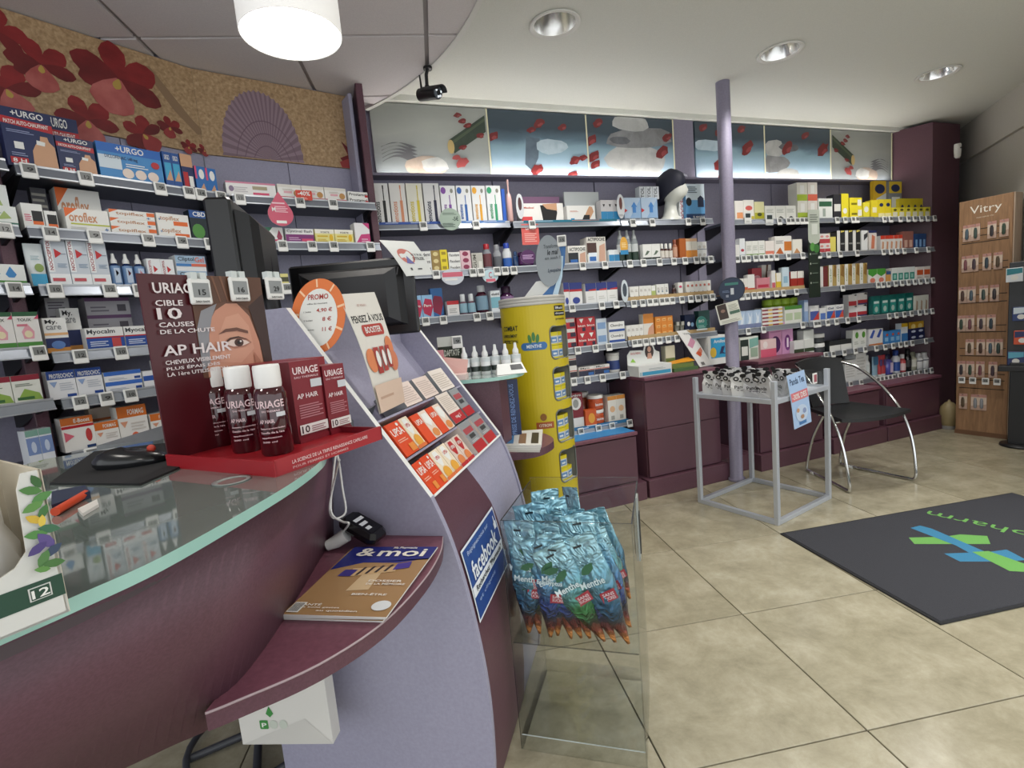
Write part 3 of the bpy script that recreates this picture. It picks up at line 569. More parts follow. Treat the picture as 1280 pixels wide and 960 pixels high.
noc = ('c9d0d8', rc(0, .3, .3, 1, 'eceff0'), bb('eceff0', .26), tv(.07, .34, .24, .98, 'NOCICEPTOL', 'a32634'), pg([(.4, .6), (.4, .8), (.75, .7)], 'c1272d'), rc(.7, .68, .95, .7, '8b95a3'), ln(.45, .4, .9, .5, 3, '8ea2b8'), rc(.1, .1, .7, .17, 'c1545c'))
R('A3', 65, 141, 301, 3, noc, 'tall grey gel carton with red arrow', dep=.05)
R('A3', 142, 187, 317, 3, ('23345f', ('w', .04, .62, '6f8fb8'), rc(.1, .1, .9, .55, 'b9c8dc'), pg([(.35, .3), (.35, .5), (.75, .4)], 'c1272d')), 'small navy pump bottle with white cap', 'spray', cap='e8e8e6', capf=.3)
R('A3', 188, 222, 324, 2, ('e6e8ea', pg([(.45, .5), (.45, .75), (.75, .62)], 'c1272d'), tv(.12, .4, .3, .95, 'NOCICEPTOL', 'a32634'), rc(0, .25, 1, .32, '9aa5b4'), rc(.15, .08, .5, .15, RED)), 'short white box with red arrow', dep=.05)
R('A3', 224, 262, 320, 1, ('e4e6e8', rc(0, .5, 1, 1, '9db7cf'), tx(.08, .58, .62, .92, 'Cliptol', '22303c'), tx(.64, .58, .95, .92, 'Gel', 'd86a52'), rc(0, .3, .5, .48, '3f7fbd'), rc(.5, .3, 1, .48, 'd86a52')), 'flat blue and white gel carton', dep=.06, tiers=2)
R('A4', 60, 90, 397, 1, ('e8e8e6', rc(0, .03, 1, .42, NAVY), bb('c98a3e', .14), rc(.0, .5, 1, .57, 'e2b07c'), tx(.1, .8, .62, .95, 'My.', BLK), tx(.1, .66, .75, .78, 'care', '8b8d90'), el(.5, .22, .3, .12, '5a7db8')), 'white and navy carton with gold foot', dep=.06)
R('A4', 84, 108, 385, 1, ('e8e8e6', rc(0, .03, 1, .5, NAVY), bb('c98a3e', .14), tx(.1, .8, .62, .95, 'My.', BLK), tx(.1, .66, .75, .78, 'care', '8b8d90')), 'taller white and navy carton behind another', dep=.05, back=.06)
R('A4', 110, 202, 408, 2, ('e8e8e6', bb('2a4f9c', .55), tx(.04, .66, .78, .93, 'Myocalm', '33373c'), rc(.0, .52, 1, .58, RED), rc(.66, .06, .9, .5, 'c04a4a'), ln(.08, .15, .55, .42, 3, 'cfd8ea')), 'wide white and blue tablet carton with red line', dep=.05)
R('A4', 203, 217, 380, 1, ('e8e8e6', tb('d9c23c', .1), rc(0, .1, 1, .5, '2e6cb4'), rc(0, .5, 1, .56, RED), tx(.1, .72, .9, .86, 'Myo', BLK)), 'narrow upright white and blue carton', dep=.06)
R('A4', 68, 98, 372, 1, ('b9b8bb', ln(.1, .2, .8, .8, 3, '6a6470')), 'grey flat box in a rear stack', dep=.08, tiers=4, back=.12)
R('A4', 116, 172, 372, 1, ('b5b2b8', tb('6d4a72', .2), rc(.7, .2, .9, .6, '55505a'), ln(.1, .2, .5, .6, 2, '7a7580')), 'grey flat box with purple edge in rear', dep=.08, tiers=3, back=.12)
R('A5', 63, 132, 461, 2, ('e4e5e8', tb('24468f', .3), tx(.1, .74, .95, .9, 'PROTEOCHOC', W_), pg([(.06, .62), (.34, .62), (.2, .42)], '8fa6cf'), rc(.62, .05, .95, .15, '24468f'), ln(.4, .3, .9, .6, 4, 'c2c6cf')), 'white carton with navy upper band', dep=.07)
R('A5', 133, 180, 463, 1, ('e4e5e8', tb('3b6bc0', .4), rc(.8, .1, .97, .35, '24468f'), ln(.1, .15, .6, .4, 2, 'b5bbc6')), 'flat white carton with blue stripe', dep=.07, tiers=2)
R('A5', 181, 196, 463, 1, ('e4e5e8', rc(0, .4, 1, .7, '2c54a5')), 'small white jar carton with blue label', dep=.05)
R('A5', 199, 219, 449, 1, ('e6e4e2', tb('8b1f2c', .22), el(.45, .55, .35, .16, '9c2431'), el(.45, .55, .15, .07, 'e6e4e2')), 'white carton with dark red ring', dep=.06)
orgk = lambda t: ('e8e6e2', tb('d0702f', .33), tx(.35, .74, .9, .9, t, W_), pg([(.06, .56), (.32, .56), (.18, .38)], 'd89a7c'), rc(.68, .04, .96, .13, '26406f'), ln(.4, .28, .9, .55, 3, 'cfc8c2'))
R('A6', 82, 123, 520, 1, ('e8e6e2', tb('d0702f', .22), rc(0, .68, 1, .76, RED), tx(.4, .83, .9, .95, 'E-Boost', W_), el(.8, .42, .1, .2, 'c04040'), pg([(.05, .3), (.05, .6), (.35, .45)], 'd8687a'), rc(.68, .04, .96, .12, '26406f')), 'orange topped carton with pink triangle', dep=.07)
R('A6', 122, 152, 526, 1, orgk('FORMAG'), 'squat orange and white magnesium carton', dep=.07)
R('A6', 152, 189, 506, 1, orgk('FORMAG')+(el(.5, .12, .12, .1, 'd86a4a'),), 'tall orange and white magnesium carton with dot', dep=.07)
R('A6', 191, 222, 515, 1, orgk('FORMAG')+(ln(.1, .05, .5, .2, 2, 'cfc8c2'),), 'orange and white magnesium carton with small print', dep=.07)
R('A6', 118, 148, 508, 1, ('c9b9aa', rc(0, .3, 1, .7, 'b0602c')), 'orange carton standing behind the front row', dep=.05, back=.09)
T('A1', [36, 107, 200, 236, 251, 276]); T('A2', [63, 118, 185, 227, 262]); T('A3', [69, 137, 174]); T('A4', [100, 151, 197]); T('A5', [100, 133, 163]); T('A6', [115, 152, 190, 211])
# ---- left end unit
R('O2', -12, 19, 231, 1, ('dfe4e0', bb('2f6b5a', .25), pg([(.3, .3), (.6, .7), (.8, .4)], '9fb36a'), ln(.1, .6, .6, .8, 2, 'aab5ae')), 'white carton with green foot and leaf', dep=.06, back=.05)
R('O2', -16, 25, 257, 1, ('dfe4e0', bb('2f6b5a', .2), pg([(.35, .3), (.6, .75), (.8, .4)], '9fb36a'), ln(.1, .6, .5, .8, 2, 'aab5ae')), 'low white carton with green foot', dep=.04)
R('O3', -25, 36, 330, 1, ('e3e6e3', bb('4f8b3f', .2), pg([(.62, .35), (.56, .5), (.68, .9), (.8, .5), (.74, .35)], '3f86c2'), pg([(.0, .8), (.4, .95), (.4, 1), (0, 1)], '2d6b40'), ln(.1, .5, .45, .58, 1, '7fa6c0')), 'white carton with a blue water drop', dep=.06)
R('O4', -12, 55, 390, 2, ('e5e3e0', tb('2d5a3c', .12), bb('4f8b3f', .16), pg([(.3, .25), (.25, .45), (.5, .68), (.75, .45), (.7, .25)], 'e2a2ae'), el(.5, .38, .16, .1, 'e8dcb8'), rc(.1, .6, .5, .66, 'd0788a'), tx(.15, .74, .7, .82, 'TOUX', '3a3f3c'), pg([(.8, .8), (1, .92), (1, .8)], 'c84a6a')), 'white cough syrup carton with pink drop', dep=.06)
R('O5', -20, 55, 470, 2, ('e0e2da', tb('8d2a3a', .2), pg([(.1, .1), (.4, .5), (.9, .3), (1, .05)], '8fae52'), rc(.1, .1, .7, .2, '3f6b3c'), ln(.1, .6, .7, .72, 2, '7d8577')), 'green and white herbal carton with red band', dep=.06)
R('O6', 40, 72, 535, 2, ('dfe3ea', rc(0, .35, 1, .8, '7d93c4'), tb('7fa89c', .16), el(.5, .55, .2, .15, 'c8d4ea'), rc(.5, .08, .9, .16, '26406f')), 'small blue and white carton', dep=.05)
T('O2', [5]); T('O3', [18]); T('O4', [48]); T('O6', [53])
# ---- under the seashell mural
R('B1', 283, 347, 228, 1, ('e4e2e0', tb('c77a94', .12), el(.1, .5, .05, .2, '7d6b86'), ln(.15, .3, .42, .7, 3, 'b8b4b6'), rc(.52, .5, .82, .74, 'a39a7d'), rc(.52, .15, .85, .3, PNK)), 'long white carton with pink upper edge', dep=.07)
R('B1', 348, 434, 233, 3, ('e5e3df', bb('c05560', .18), tb('d8d4cc', .2), rc(.25, .4, .6, .55, 'dba6ae'), el(.8, .42, .14, .22, 'b98a52'), ln(.2, .6, .7, .72, 2, 'b9b2a6')), 'white food supplement carton with pink foot', dep=.06)
R('B1', 436, 461, 240, 1, ('e6e5e2', tx(.06, .3, .95, .8, 'Prostamol', BLK), rc(.85, .1, 1, .5, RED)), 'flat white carton with black lettering', dep=.06, tiers=2)
R('B2', 306, 326, 283, 1, ('e3e3e0', tx(.1, .6, .95, .85, 'nal fort', '55585a'), rc(0, .38, 1, .48, '4f8b52'), rc(.1, .05, .9, .3, PNK)), 'white carton with green line and pink patch', dep=.06)
R('B2', 327, 356, 284, 1, ('e3e3e0', pg([(0, .7), (.4, .75), (.55, 1), (0, 1)], '2d6b50'), rc(.1, .05, .75, .22, PNK), pg([(.74, .2), (.7, .4), (.82, .85), (.95, .4), (.9, .2)], '9c3a58')), 'white carton with dark pink drop and green corner', dep=.06)
R('B2', 358, 394, 286, 1, ('e3e2e2', bb('7d2f72', .6), tx(.05, .68, .95, .92, 'Cystinal flash', '5a5c60'), rc(.55, .1, .95, .3, PNK), ln(.1, .2, .5, .45, 2, 'c9a2c2')), 'white and purple tablet carton', dep=.06)
R('B2', 395, 443, 287, 2, ('e2d98c', tb('ece9dc', .3), rc(.1, .45, .65, .56, 'd0b02e'), el(.82, .4, .1, .25, 'e0b520'), tx(.3, .72, .75, .84, 'FORTE', '6a6450'), ln(.1, .15, .6, .35, 2, 'c9a92a')), 'pale yellow carton', dep=.06)
R('B2', 445, 464, 279, 1, ('e4e2e4', pg([(.0, 0), (1, 0), (1, .5), (.4, .45)], 'c23a78'), pg([(.55, 1), (1, 1), (1, .7)], 'c23a78'), ln(.4, .1, .9, .3, 2, 'e0b8cc')), 'tall white carton with magenta shapes', dep=.06)
R('B3', 340, 362, 342, 1, ('e2d98c', rc(0, .3, 1, .7, '4a4a30')), 'yellow carton beside the black screen', dep=.06)
T('B1', [300, 375, 416]); T('B2', [353, 390, 417, 463]); T('B3', [359])
# ---- toothbrush bay
for x0, x1, c, c2 in ((469, 490, 'e2e2e0', '141416'), (491, 511, 'dedcd8', 'd08a66'), (512, 532, 'dedccf', 'cdbb3c'), (533, 553, 'd4d4d4', '1b1f3c')):
    R('11', x0, x1, 229, 1, (c, rc(.6, .0, .78, .58, c2), rc(.66, .58, .72, .86, c2), rc(.65, .86, .73, .95, c2), tv(.12, .05, .42, .55, 'emotions', c2)), {'141416': 'white', 'd08a66': 'pale', 'cdbb3c': 'cream', '1b1f3c': 'grey'}[c2]+' carton with %s electric toothbrush' % {'141416': 'a black', 'd08a66': 'a copper', 'cdbb3c': 'a yellow', '1b1f3c': 'a navy'}[c2], dep=.05)
for x0, x1, c2, nm in ((554, 573, '7d4a9c', 'purple'), (574, 592, '2a5fa8', 'blue'), (593, 610, 'e0a22c', 'orange'), (611, 629, '2f9a6c', 'green')):
    R('11', x0, x1, 232, 1, ('e3e5e6', rc(.5, 0, .68, .5, c2), rc(.56, .5, .62, .75, c2), el(.2, .87, .17, .09, c2), el(.75, .86, .1, .06, '8a8a80'), tv(.12, .1, .36, .5, 'emotions', c2)), 'white carton with %s child toothbrush' % nm, dep=.05)
R('11', 630, 634, 236, 1, ('2c5fc0',), 'narrow blue carton edge', dep=.05)
R('12', 520, 541, 314, 1, (W_, tx(.1, .25, .95, .75, 'Fixodent', '222')[:5]+('Fixodent', '22262c')), 'flat white denture cream carton', dep=.08, tiers=3)
R('12', 541, 552, 313, 1, ('9c8248', el(.5, .5, .3, .3, 'd8c890')), 'flat gold end of denture cream carton', dep=.08, tiers=3)
R('12', 552, 561, 312, 1, ('e3cf2e', rc(.2, .3, .8, .7, 'a08c20')), 'flat yellow end of denture cream carton', dep=.08, tiers=3)
R('12', 562, 577, 315, 1, (W_, tx(.1, .3, .95, .75, 'Fixodent', '22262c')), 'short white denture cream carton', dep=.08, tiers=3)
R('12', 577, 590, 313, 1, ('d9b9c0', el(.5, .5, .3, .35, '8d3350')), 'pink end of denture cream carton', dep=.08, tiers=3)
R('12', 591, 605, 316, 1, ('b9b7ae', tv(.1, .1, .4, .9, 'GUM', '55524a'), rc(.6, .1, .9, .5, 'dfddd5')), 'grey toothpaste carton', dep=.07)
R('12', 606, 618, 304, 1, ('8d9096', ('w', .1, .6, '6d3a40')), 'grey mouth spray can with red cap', 'bottle', cap='a3202c', neck=.8)
R('12', 619, 630, 305, 1, ('9a9da2', ('w', .1, .5, '5d6066')), 'plain grey mouth spray can', 'bottle', cap='8a8c90', neck=.8)
R('12', 631, 643, 303, 1, ('d5d9dd', ('w', .05, .4, '2c5fb0')), 'white mouth spray can with blue cap', 'bottle', cap='2340a0', neck=.8)
R('12', 643, 650, 314, 1, ('1d3c66',), 'dark blue bottle', 'bottle', cap='1d3c66')
R('13', 509, 516, 369, 1, ('3f9a72', tb('dfe8e4', .3)), 'green edged toothpaste carton', dep=.06)
R('13', 516, 543, 369, 2, ('8fb9dc', pg([(.1, .2), (0, .5), (.3, .85), (.9, .8), (1, .45), (.7, .05)], 'b3214a'), tx(.15, .48, .85, .6, 'Paro', W_)), 'light blue carton with crimson swirl', dep=.05)
R('13', 541, 556, 360, 1, ('2f6aa8', pg([(.1, .2), (0, .5), (.3, .75), (.9, .7), (1, .45), (.7, .05)], '8f1c3f')), 'deep blue carton with crimson swirl', dep=.05, back=.03)
R('13', 560, 575, 376, 1, ('e4e2e0', tb(RED, .25), ln(.15, .2, .8, .55, 3, '9aa')[:6]+('a9a9a6',)), 'white carton with red upper band', dep=.06)
R('13', 576, 597, 367, 2, ('6a4a58', ('w', .1, .55, '8fb4c4')), 'small mouthwash bottle with clear cap', 'bottle', cap='c9cdd0', capf=.35)
R('13', 598, 614, 356, 1, ('4a1f30', ('w', .12, .62, '7d9cb0')), 'large dark mouthwash bottle with clear cap', 'bottle', cap='c9cdd0', capf=.22)
R('13', 615, 627, 363, 1, ('dfe4e8', rc(0, .2, 1, .7, '7db4c4'), tx(.1, .78, .9, .9, 'eludril', '22262c')), 'white and turquoise mouthwash carton', dep=.05)
R('13', 628, 647, 357, 1, ('3c1c3c', ('w', .2, .6, '8a6a94')), 'purple mouthwash bottle', 'bottle', cap='2d1530', capf=.25)
T('11', [529, 595]); T('12', [545, 591, 601, 621, 631, 642]); T('13', [532, 554, 596, 612])
# ---- wrist support bay
R('21', 652, 706, 254, 1, ('e6e4e0', pg([(.45, .9), (.5, .1), (.8, .0), (.85, .5), (.82, .9)], BLK), pg([(.5, .95), (.6, .7), (.85, .6), (.85, 1)], SKIN), rc(0, 0, .25, .3, 'd8474a'), tx(.06, .72, .3, .82, 'Medical', 'c0503a')), 'white brace carton with black wrap picture', dep=.08)
R('21', 709, 745, 257, 1, ('e6e5e2', pg([(.55, 0), (.62, .35), (.72, .7), (.8, .95), (.9, .9), (.95, .6), (.85, .3), (.75, 0)], SKIN), pg([(.5, 0), (.6, .4), (.8, .4), (.78, 0)], BLK), rc(.12, 0, .25, .2, '3f8fc0'), ln(.1, .6, .4, .7, 2, 'c98a7a')), 'white brace carton with an open hand', dep=.07)
R('21', 707, 751, 240, 1, ('b9bec0', rc(.45, .4, .62, .46, '3a3c40')), 'grey header board behind the hand brace carton', dep=.012, back=.09)
R('21', 655, 702, 246, 1, ('7d5a78', tx(.05, .5, .6, .7, 'LES ATTELLES', 'd0c4d0')), 'mauve header board behind the brace cartons', dep=.012, back=.1)
R('21', 752, 775, 250, 3, ('c9c6c8', bb('2f86b8', .45), pg([(.3, .8), (.7, .8), (.5, .65)], BLK)), 'slim grey and blue box in a stepped row', dep=.06)
R('22', 652, 671, 314, 1, ('54285c', ('w', .2, .7, '7d4a86')), 'purple jar', 'jar', cap='54285c')
R('22', 711, 734, 307, 1, ('e2e0da', rc(0, .08, .55, .62, '22262c'), rc(.1, .08, .5, .25, '2f66ad'), pg([(.6, .05), (.65, .55), (.95, .65), (.95, .05)], 'c9a08a'), tx(.06, .7, .95, .9, 'ACTIPOCHE', '33363a')), 'small beige hot pack carton', dep=.08)
R('22', 735, 759, 296, 1, ('dcd8cf', rc(0, .35, .5, .78, '4a2f28'), rc(.05, .05, .5, .4, 'dfe8f0'), rc(.1, .08, .45, .25, '2f66ad'), pg([(.6, .05), (.65, .65), (.95, .75), (.95, .05)], 'c9a08a'), tx(.05, .84, .95, .97, 'ACTIPOCHE', '33363a')), 'large beige hot pack carton', dep=.09)
R('22', 762, 775, 312, 2, ('dfe4e6', bb('2f86b8', .6)), 'small white stick in blue tray', dep=.04)
for x0, x1 in ((706, 713), (713, 729)): R('23', x0, x1, 353, 1, ('e4e4e2', tb('1f2f78', .3), rc(0, .6, 1, .7, RED), el(.5, .2, .3, .15, '2c3f90')), 'white milk pack with navy band' if x0 == 706 else 'wide white milk pack with navy band', dep=.08)
R('23', 733, 773, 353, 3, ('e4e4e2', tb('1f2f78', .38), pg([(.3, .62), (1, .62), (1, .72), (.3, .68)], RED), ln(.2, .2, .8, .4, 2, 'c9c9c4')), 'white nutrition carton with navy upper part', dep=.08)
R('24', 707, 722, 397, 1, ('b3242c', rc(.1, .55, .9, .9, 'd8d6d2'), rc(.5, .1, .95, .5, '2a2238')), 'wide red tablet box', dep=.07, tiers=3)
R('24', 723, 746, 396, 2, ('b8262e', pg([(.25, .9), (.75, .9), (.5, .6)], W_), tx(.1, .35, .9, .5, 'bion', W_), rc(.55, .05, .9, .3, '2a2238')), 'red tablet box with white triangle', dep=.07, tiers=2)
R('24', 747, 760, 398, 1, ('c9d4de', rc(.1, .2, .9, .7, '7d9cc4')), 'pale blue tablet box', dep=.07, tiers=2)
R('24', 762, 782, 402, 1, ('e6e6e4', tx(.1, .55, .9, .8, 'Chondro', '33363a'), rc(0, .08, 1, .3, '2a4f9c')), 'flat white and blue tablet box', dep=.07, tiers=2)
R('25', 708, 722, 444, 1, ('e2dfdb', rc(0, .1, 1, .55, '2a2630'), rc(0, .6, 1, .68, 'c05a4a')), 'dark and white supplement box', dep=.07, tiers=2)
R('25', 724, 763, 457, 2, ('e2dfdb', rc(0, .08, 1, .6, '2a2c44'), rc(0, .62, 1, .7, 'c05a4a'), tx(.1, .74, .7, .92, 'Myo', '33363a'), rc(.6, .1, .95, .4, '2f66ad')), 'low white and navy supplement box', dep=.07)
R('25', 764, 779, 441, 1, ('dedcd8', ('w', .15, .62, '2a3f7a')), 'white supplement tub with blue label', 'jar', cap='c9c7c4', capf=.14)
R('26', 713, 731, 491, 1, ('7d2430', bb('e4e2de', .3), el(.5, .7, .38, .18, 'e4e2de'), el(.5, .7, .2, .12, '9a9c98'), tx(.1, .9, .9, .97, 'Arthro', W_)), 'maroon and white joint care carton', dep=.09)
R('26', 741, 760, 494, 1, ('b34a26', ('w', .1, .6, 'c0562e'), tx(.1, .3, .9, .5, 'baume', W_)), 'orange balm jar with white lid', 'jar', cap='dedcd8', capf=.22, tiers=2)
R('26', 727, 741, 490, 1, ('8f3f26',), 'tall brown orange jar behind balm jars', 'jar', cap='cfccc6', capf=.16, back=.1)
R('26', 733, 747, 512, 1, ('d05a26', el(.55, .5, .3, .3, 'e8a23c'), rc(.05, .05, .95, .1, W_)), 'small orange cube carton', dep=.05, off=.30)
R('26', 761, 783, 494, 2, ('e3dfd6', tb('d08a3c', .15), el(.5, .5, .3, .12, 'e0b48a'), rc(.3, .1, .7, .25, 'a8a49a')), 'white carton with orange upper edge', dep=.08)
T('21', [665]); T('22', [728, 756]); T('23', [715, 752, 770]); T('24', [722, 744, 761]); T('25', [717, 734, 753, 778]); T('26', [726, 748, 765, 787])
# ---- mannequin head bay
nb = ('aec2d8', pg([(.3, .1), (1, .95), (1, .0), (.3, 0)], '8fb0d4'), pg([(.0, .35), (.0, .55), (.2, .45)], 'c1272d'), bb('8f98a4', .12), tx(.05, .015, .9, .1, 'GENOUILLERE', '2a3038'), pg([(.5, .35), (.5, .6), (.42, .6), (.6, .82), (.78, .6), (.7, .6), (.7, .35)], '3f7fc4'))
R('31', 781, 823, 247, 2, nb, 'light blue cold brace carton', dep=.1)
R('31', 800, 824, 233, 3, ('c4c9ce', tv(.2, .1, .7, .95, 'TOL', '3a3c42')), 'small grey carton on brace cartons', dep=.05, z=SH['31']['z']+.145, back=.02)
R('31', 850, 858, 232, 1, ('dfe1e3', tv(.15, .05, .8, .95, 'NOCICEPTOL', 'a32634')), 'narrow white carton with red vertical lettering', dep=.05, back=.03)
R('31', 858, 882, 230, 1, ('5f9ed0', rc(0, .55, 1, 1, 'c9d6df'), bb('1d3c66', .16), pg([(.62, .35), (.62, .6), (.78, .68), (.95, .6), (.95, .35)], '1a2440'), el(.15, .5, .15, .12, '1a1c22'), ln(.1, .75, .6, .95, 4, '4a5a6a'), tx(.35, .03, .97, .1, 'EL MASQUE', W_)), 'large blue belt carton beside mannequin head', dep=.09)
R('32', 775, 801, 287, 3, ('8d9396', ('w', .02, .3, '22382c'), ('w', .3, .55, 'c4c9c9')), 'tall grey and green spray can', 'spray', cap='b4b8b9', capf=.28, neck=.7)
R('32', 804, 826, 305, 2, ('e2e2de', pg([(.2, .3), (.5, .6), (.8, .55), (.5, .35)], '5a6a5a'), bb('3a3f3a', .18)), 'white essential oil carton', dep=.05)
R('32', 827, 843, 304, 3, ('4a2420', ('w', .1, .55, 'd8d2c8')), 'tiny brown dropper bottle with white cap', 'bottle', cap='e2e0da', capf=.3)
R('32', 843, 849, 299, 1, ('a86a52', ('w', .1, .6, 'c99a80')), 'slim copper coloured bottle', 'bottle', cap='8d4a36')
R('32', 850, 858, 298, 1, ('b0602c',), 'narrow orange brown carton', dep=.06)
R('32', 858, 872, 298, 2, ('e4ded2', bb('e0913c', .4), rc(0, .85, 1, 1, 'dcb088')), 'white and orange honey carton', dep=.06)
R('32', 872, 884, 302, 2, ('e2e2e0', el(.5, .35, .3, .2, 'c9c4bc'), bb('8a8f96', .1)), 'tiny white stacked carton', dep=.06, tiers=2)
oil = ('e4e3de', pg([(0, 0), (1, 0), (1, .25), (.5, .12), (0, .3)], '2b1f24'), el(.5, .35, .3, .1, W_), ln(.2, .6, .8, .8, 2, 'b0a8a0'))
R('33', 788, 799, 358, 2, oil, 'narrow white oil carton', dep=.04); R('33', 800, 815, 357, 3, oil, 'slim white oil carton in a row', dep=.04)
R('33', 815, 820, 357, 1, ('a9b86a', tb(W_, .4)), 'slim green and white oil carton', dep=.04)
R('33', 821, 836, 355, 3, oil+(rc(.3, .4, .7, .55, '8d9aa0'),), 'white oil carton with grey patch', dep=.04)
R('33', 842, 847, 356, 1, ('3b1f1c',), 'tiny dark brown bottle', 'bottle', cap='1c1414')
R('33', 848, 854, 353, 1, oil+(el(.5, .7, .3, .08, PNK),), 'white oil carton with pink dot', dep=.04)
R('33', 858, 889, 351, 6, oil+(el(.5, .7, .25, .08, 'c96a5a'),), 'white oil carton with coral dot', dep=.04)
R('34', 784, 805, 406, 4, oil, 'short white oil carton', dep=.04)
R('34', 805, 818, 392, 1, ('e0dcd2', tb('d0822c', .4), pg([(.3, 0), (1, 0), (1, .6), (.5, .4)], 'd09a7c')), 'tall orange and white body oil carton', dep=.05)
R('34', 820, 842, 395, 3, ('d9852c', rc(.2, .3, .8, .7, 'e6b268'), rc(.3, .4, .7, .5, 'a85a1c')), 'orange soap cube', dep=.05, tiers=3)
R('34', 845, 857, 402, 2, ('6a6a60', tb('b0aea4', .3)), 'grey green jar', 'jar', cap='3a3c38')
R('34', 857, 870, 393, 1, ('182440', el(.35, .5, .15, .12, W_), el(.7, .45, .15, .12, '8fb4d4')), 'navy carton with pale dots', dep=.05)
R('34', 874, 888, 388, 1, ('1f4a48', ln(.2, .3, .8, .6, 3, '4a7a76')), 'tall dark teal carton', dep=.05)
T('31', [791, 815, 860, 878]); T('32', [787, 804, 824, 842, 856, 870, 878, 888]); T('33', [792, 803, 812, 819, 827, 833, 840, 852, 863, 872, 881, 890]); T('34', [793, 799, 807, 815, 824, 835, 846])
# ---- bay beside the lilac column
R('41', 919, 930, 251, 1, ('e4e0da', rc(.2, .1, .9, .4, 'e09a6a')), 'white and peach carton', dep=.05)
R('41', 930, 943, 250, 1, ('e6e3dc', el(.5, .6, .35, .12, 'd0605a'), bb('c9b83c', .2)), 'white carton with red oval', dep=.05)
R('41', 944, 956, 252, 1, ('dcd8a8', bb('b3b02e', .4), el(.5, .3, .25, .1, '4a5030')), 'pale olive carton', dep=.05)
R('41', 957, 995, 257, 3, ('e2e2dc', pg([(0, 0), (.5, .25), (1, 0)], '3a3c3a'), ln(.1, .5, .8, .8, 3, 'b4b8b0')), 'low white homeopathy carton', dep=.06)
R('41', 997, 1010, 228, 1, ('d8d6cc', bb('a3b83c', .35), rc(.3, .4, .7, .85, W_)), 'green and cream infusion box', dep=.08, tiers=2)
R('41', 1010, 1022, 228, 1, ('d8d2ca', bb('d86a52', .35), rc(.3, .4, .7, .85, W_)), 'red and cream infusion box', dep=.08, tiers=2)
R('41', 1023, 1041, 248, 1, ('dfe2de', rc(.05, .6, .95, .85, '2f5f44'), rc(.3, .1, .5, .5, '9aa59c')), 'white carton with dark green patch', dep=.07)
R('42', 920, 925, 306, 1, ('e0dfda',), 'slim plain white tube box', dep=.04)
R('42', 925, 932, 298, 1, ('dfe2e4', el(.5, .35, .3, .08, 'b03a4a'), bb('8d9aa0', .1)), 'tall slim white carton', dep=.04)
R('42', 933, 956, 301, 3, ('e2e2dc', bb('7d9a5a', .15), ln(.15, .4, .85, .75, 3, 'b9bdb4')), 'white herbal carton with green foot', dep=.05)
R('42', 957, 968, 301, 1, ('e3dcd6', bb('d8806a', .3)), 'white carton with coral foot', dep=.05)
R('42', 969, 990, 295, 1, ('e4e2dc', rc(.55, .2, 1, .7, 'c9762e'), pg([(0, .05), (.3, .4), (.5, .05)], 'b8602c'), ln(.05, .6, .5, .8, 3, '9a9c98')), 'wide white carton with orange panel', dep=.06)
R('42', 991, 1003, 299, 1, ('e6e2d8', pg([(.1, .05), (.4, .4), (.8, .05)], 'c08a5a')), 'cream carton with tan motif', dep=.05)
R('43', 925, 935, 348, 2, ('e2dfda', bb('c05a3c', .4)), 'small white carton with rust foot', dep=.04)
R('43', 935, 944, 343, 2, ('e4e2de', bb('c04a34', .25)), 'slim white carton with red foot', dep=.04)
R('43', 941, 953, 335, 1, ('a8404c', el(.5, .6, .35, .1, 'd8a0a8')), 'dusty red carton in rear', dep=.04, back=.07)
R('43', 946, 963, 347, 1, ('c9828c', rc(.1, .3, .9, .5, 'b3324a'), bb('d8b8b8', .2)), 'dusty pink carton', dep=.05)
R('43', 953, 965, 331, 1, ('d6d2cc', pg([(.2, 0), (.5, 1), (.7, 1), (.4, 0)], '6a4a3c')), 'white carton with brown stripe in rear', dep=.04, back=.09)
R('43', 965, 970, 338, 1, ('dedcda', rc(.1, .1, .9, .4, 'c05a6a')), 'narrow white and pink stick box', dep=.04)
R('43', 971, 977, 341, 1, ('d9b83c', tb('e6e2d6', .5)), 'narrow yellow stick box', dep=.04)
R('43', 978, 987, 334, 1, ('c4d6e0', rc(.2, .3, .8, .6, '8fb4c9')), 'pale blue lip balm card', dep=.03)
R('43', 989, 1005, 339, 2, ('9c2c24', tb('e2ded6', .4)), 'red and white balm carton', dep=.04)
R('44', 923, 952, 388, 3, ('b4c9e2', pg([(.2, .1), (.4, .5), (.3, .9), (.6, .6), (.8, .9), (.7, .3)], 'dfe8f2'), bb('7a84a8', .25)), 'shiny silver blue sachet pack', dep=.05)
R('44', 953, 979, 384, 2, ('e2e0dc', rc(0, .1, .6, .5, '8d2f3c'), rc(.6, .1, 1, .5, 'd8b04a')), 'flat white tea box in tall stack', dep=.07, tiers=5)
R('44', 981, 1003, 382, 2, ('dfe0d8', rc(.1, .2, .9, .6, 'b9c9a8'), tb('4f8a3c', .2)), 'white jar box with green upper edge', dep=.06)
R('44', 960, 1001, 373, 4, ('8fae2e', ('w', .1, .6, '7d9c28')), 'green lidded jar in rear row', 'jar', cap='a3c23c', back=.1)
T('41', [974, 985, 990, 996, 1002, 1007]); T('42', [921, 929, 935, 944, 951, 957, 963, 970, 985, 1003]); T('43', [927, 934, 942, 949, 959, 970, 979, 995]); T('44', [935, 954, 1003])
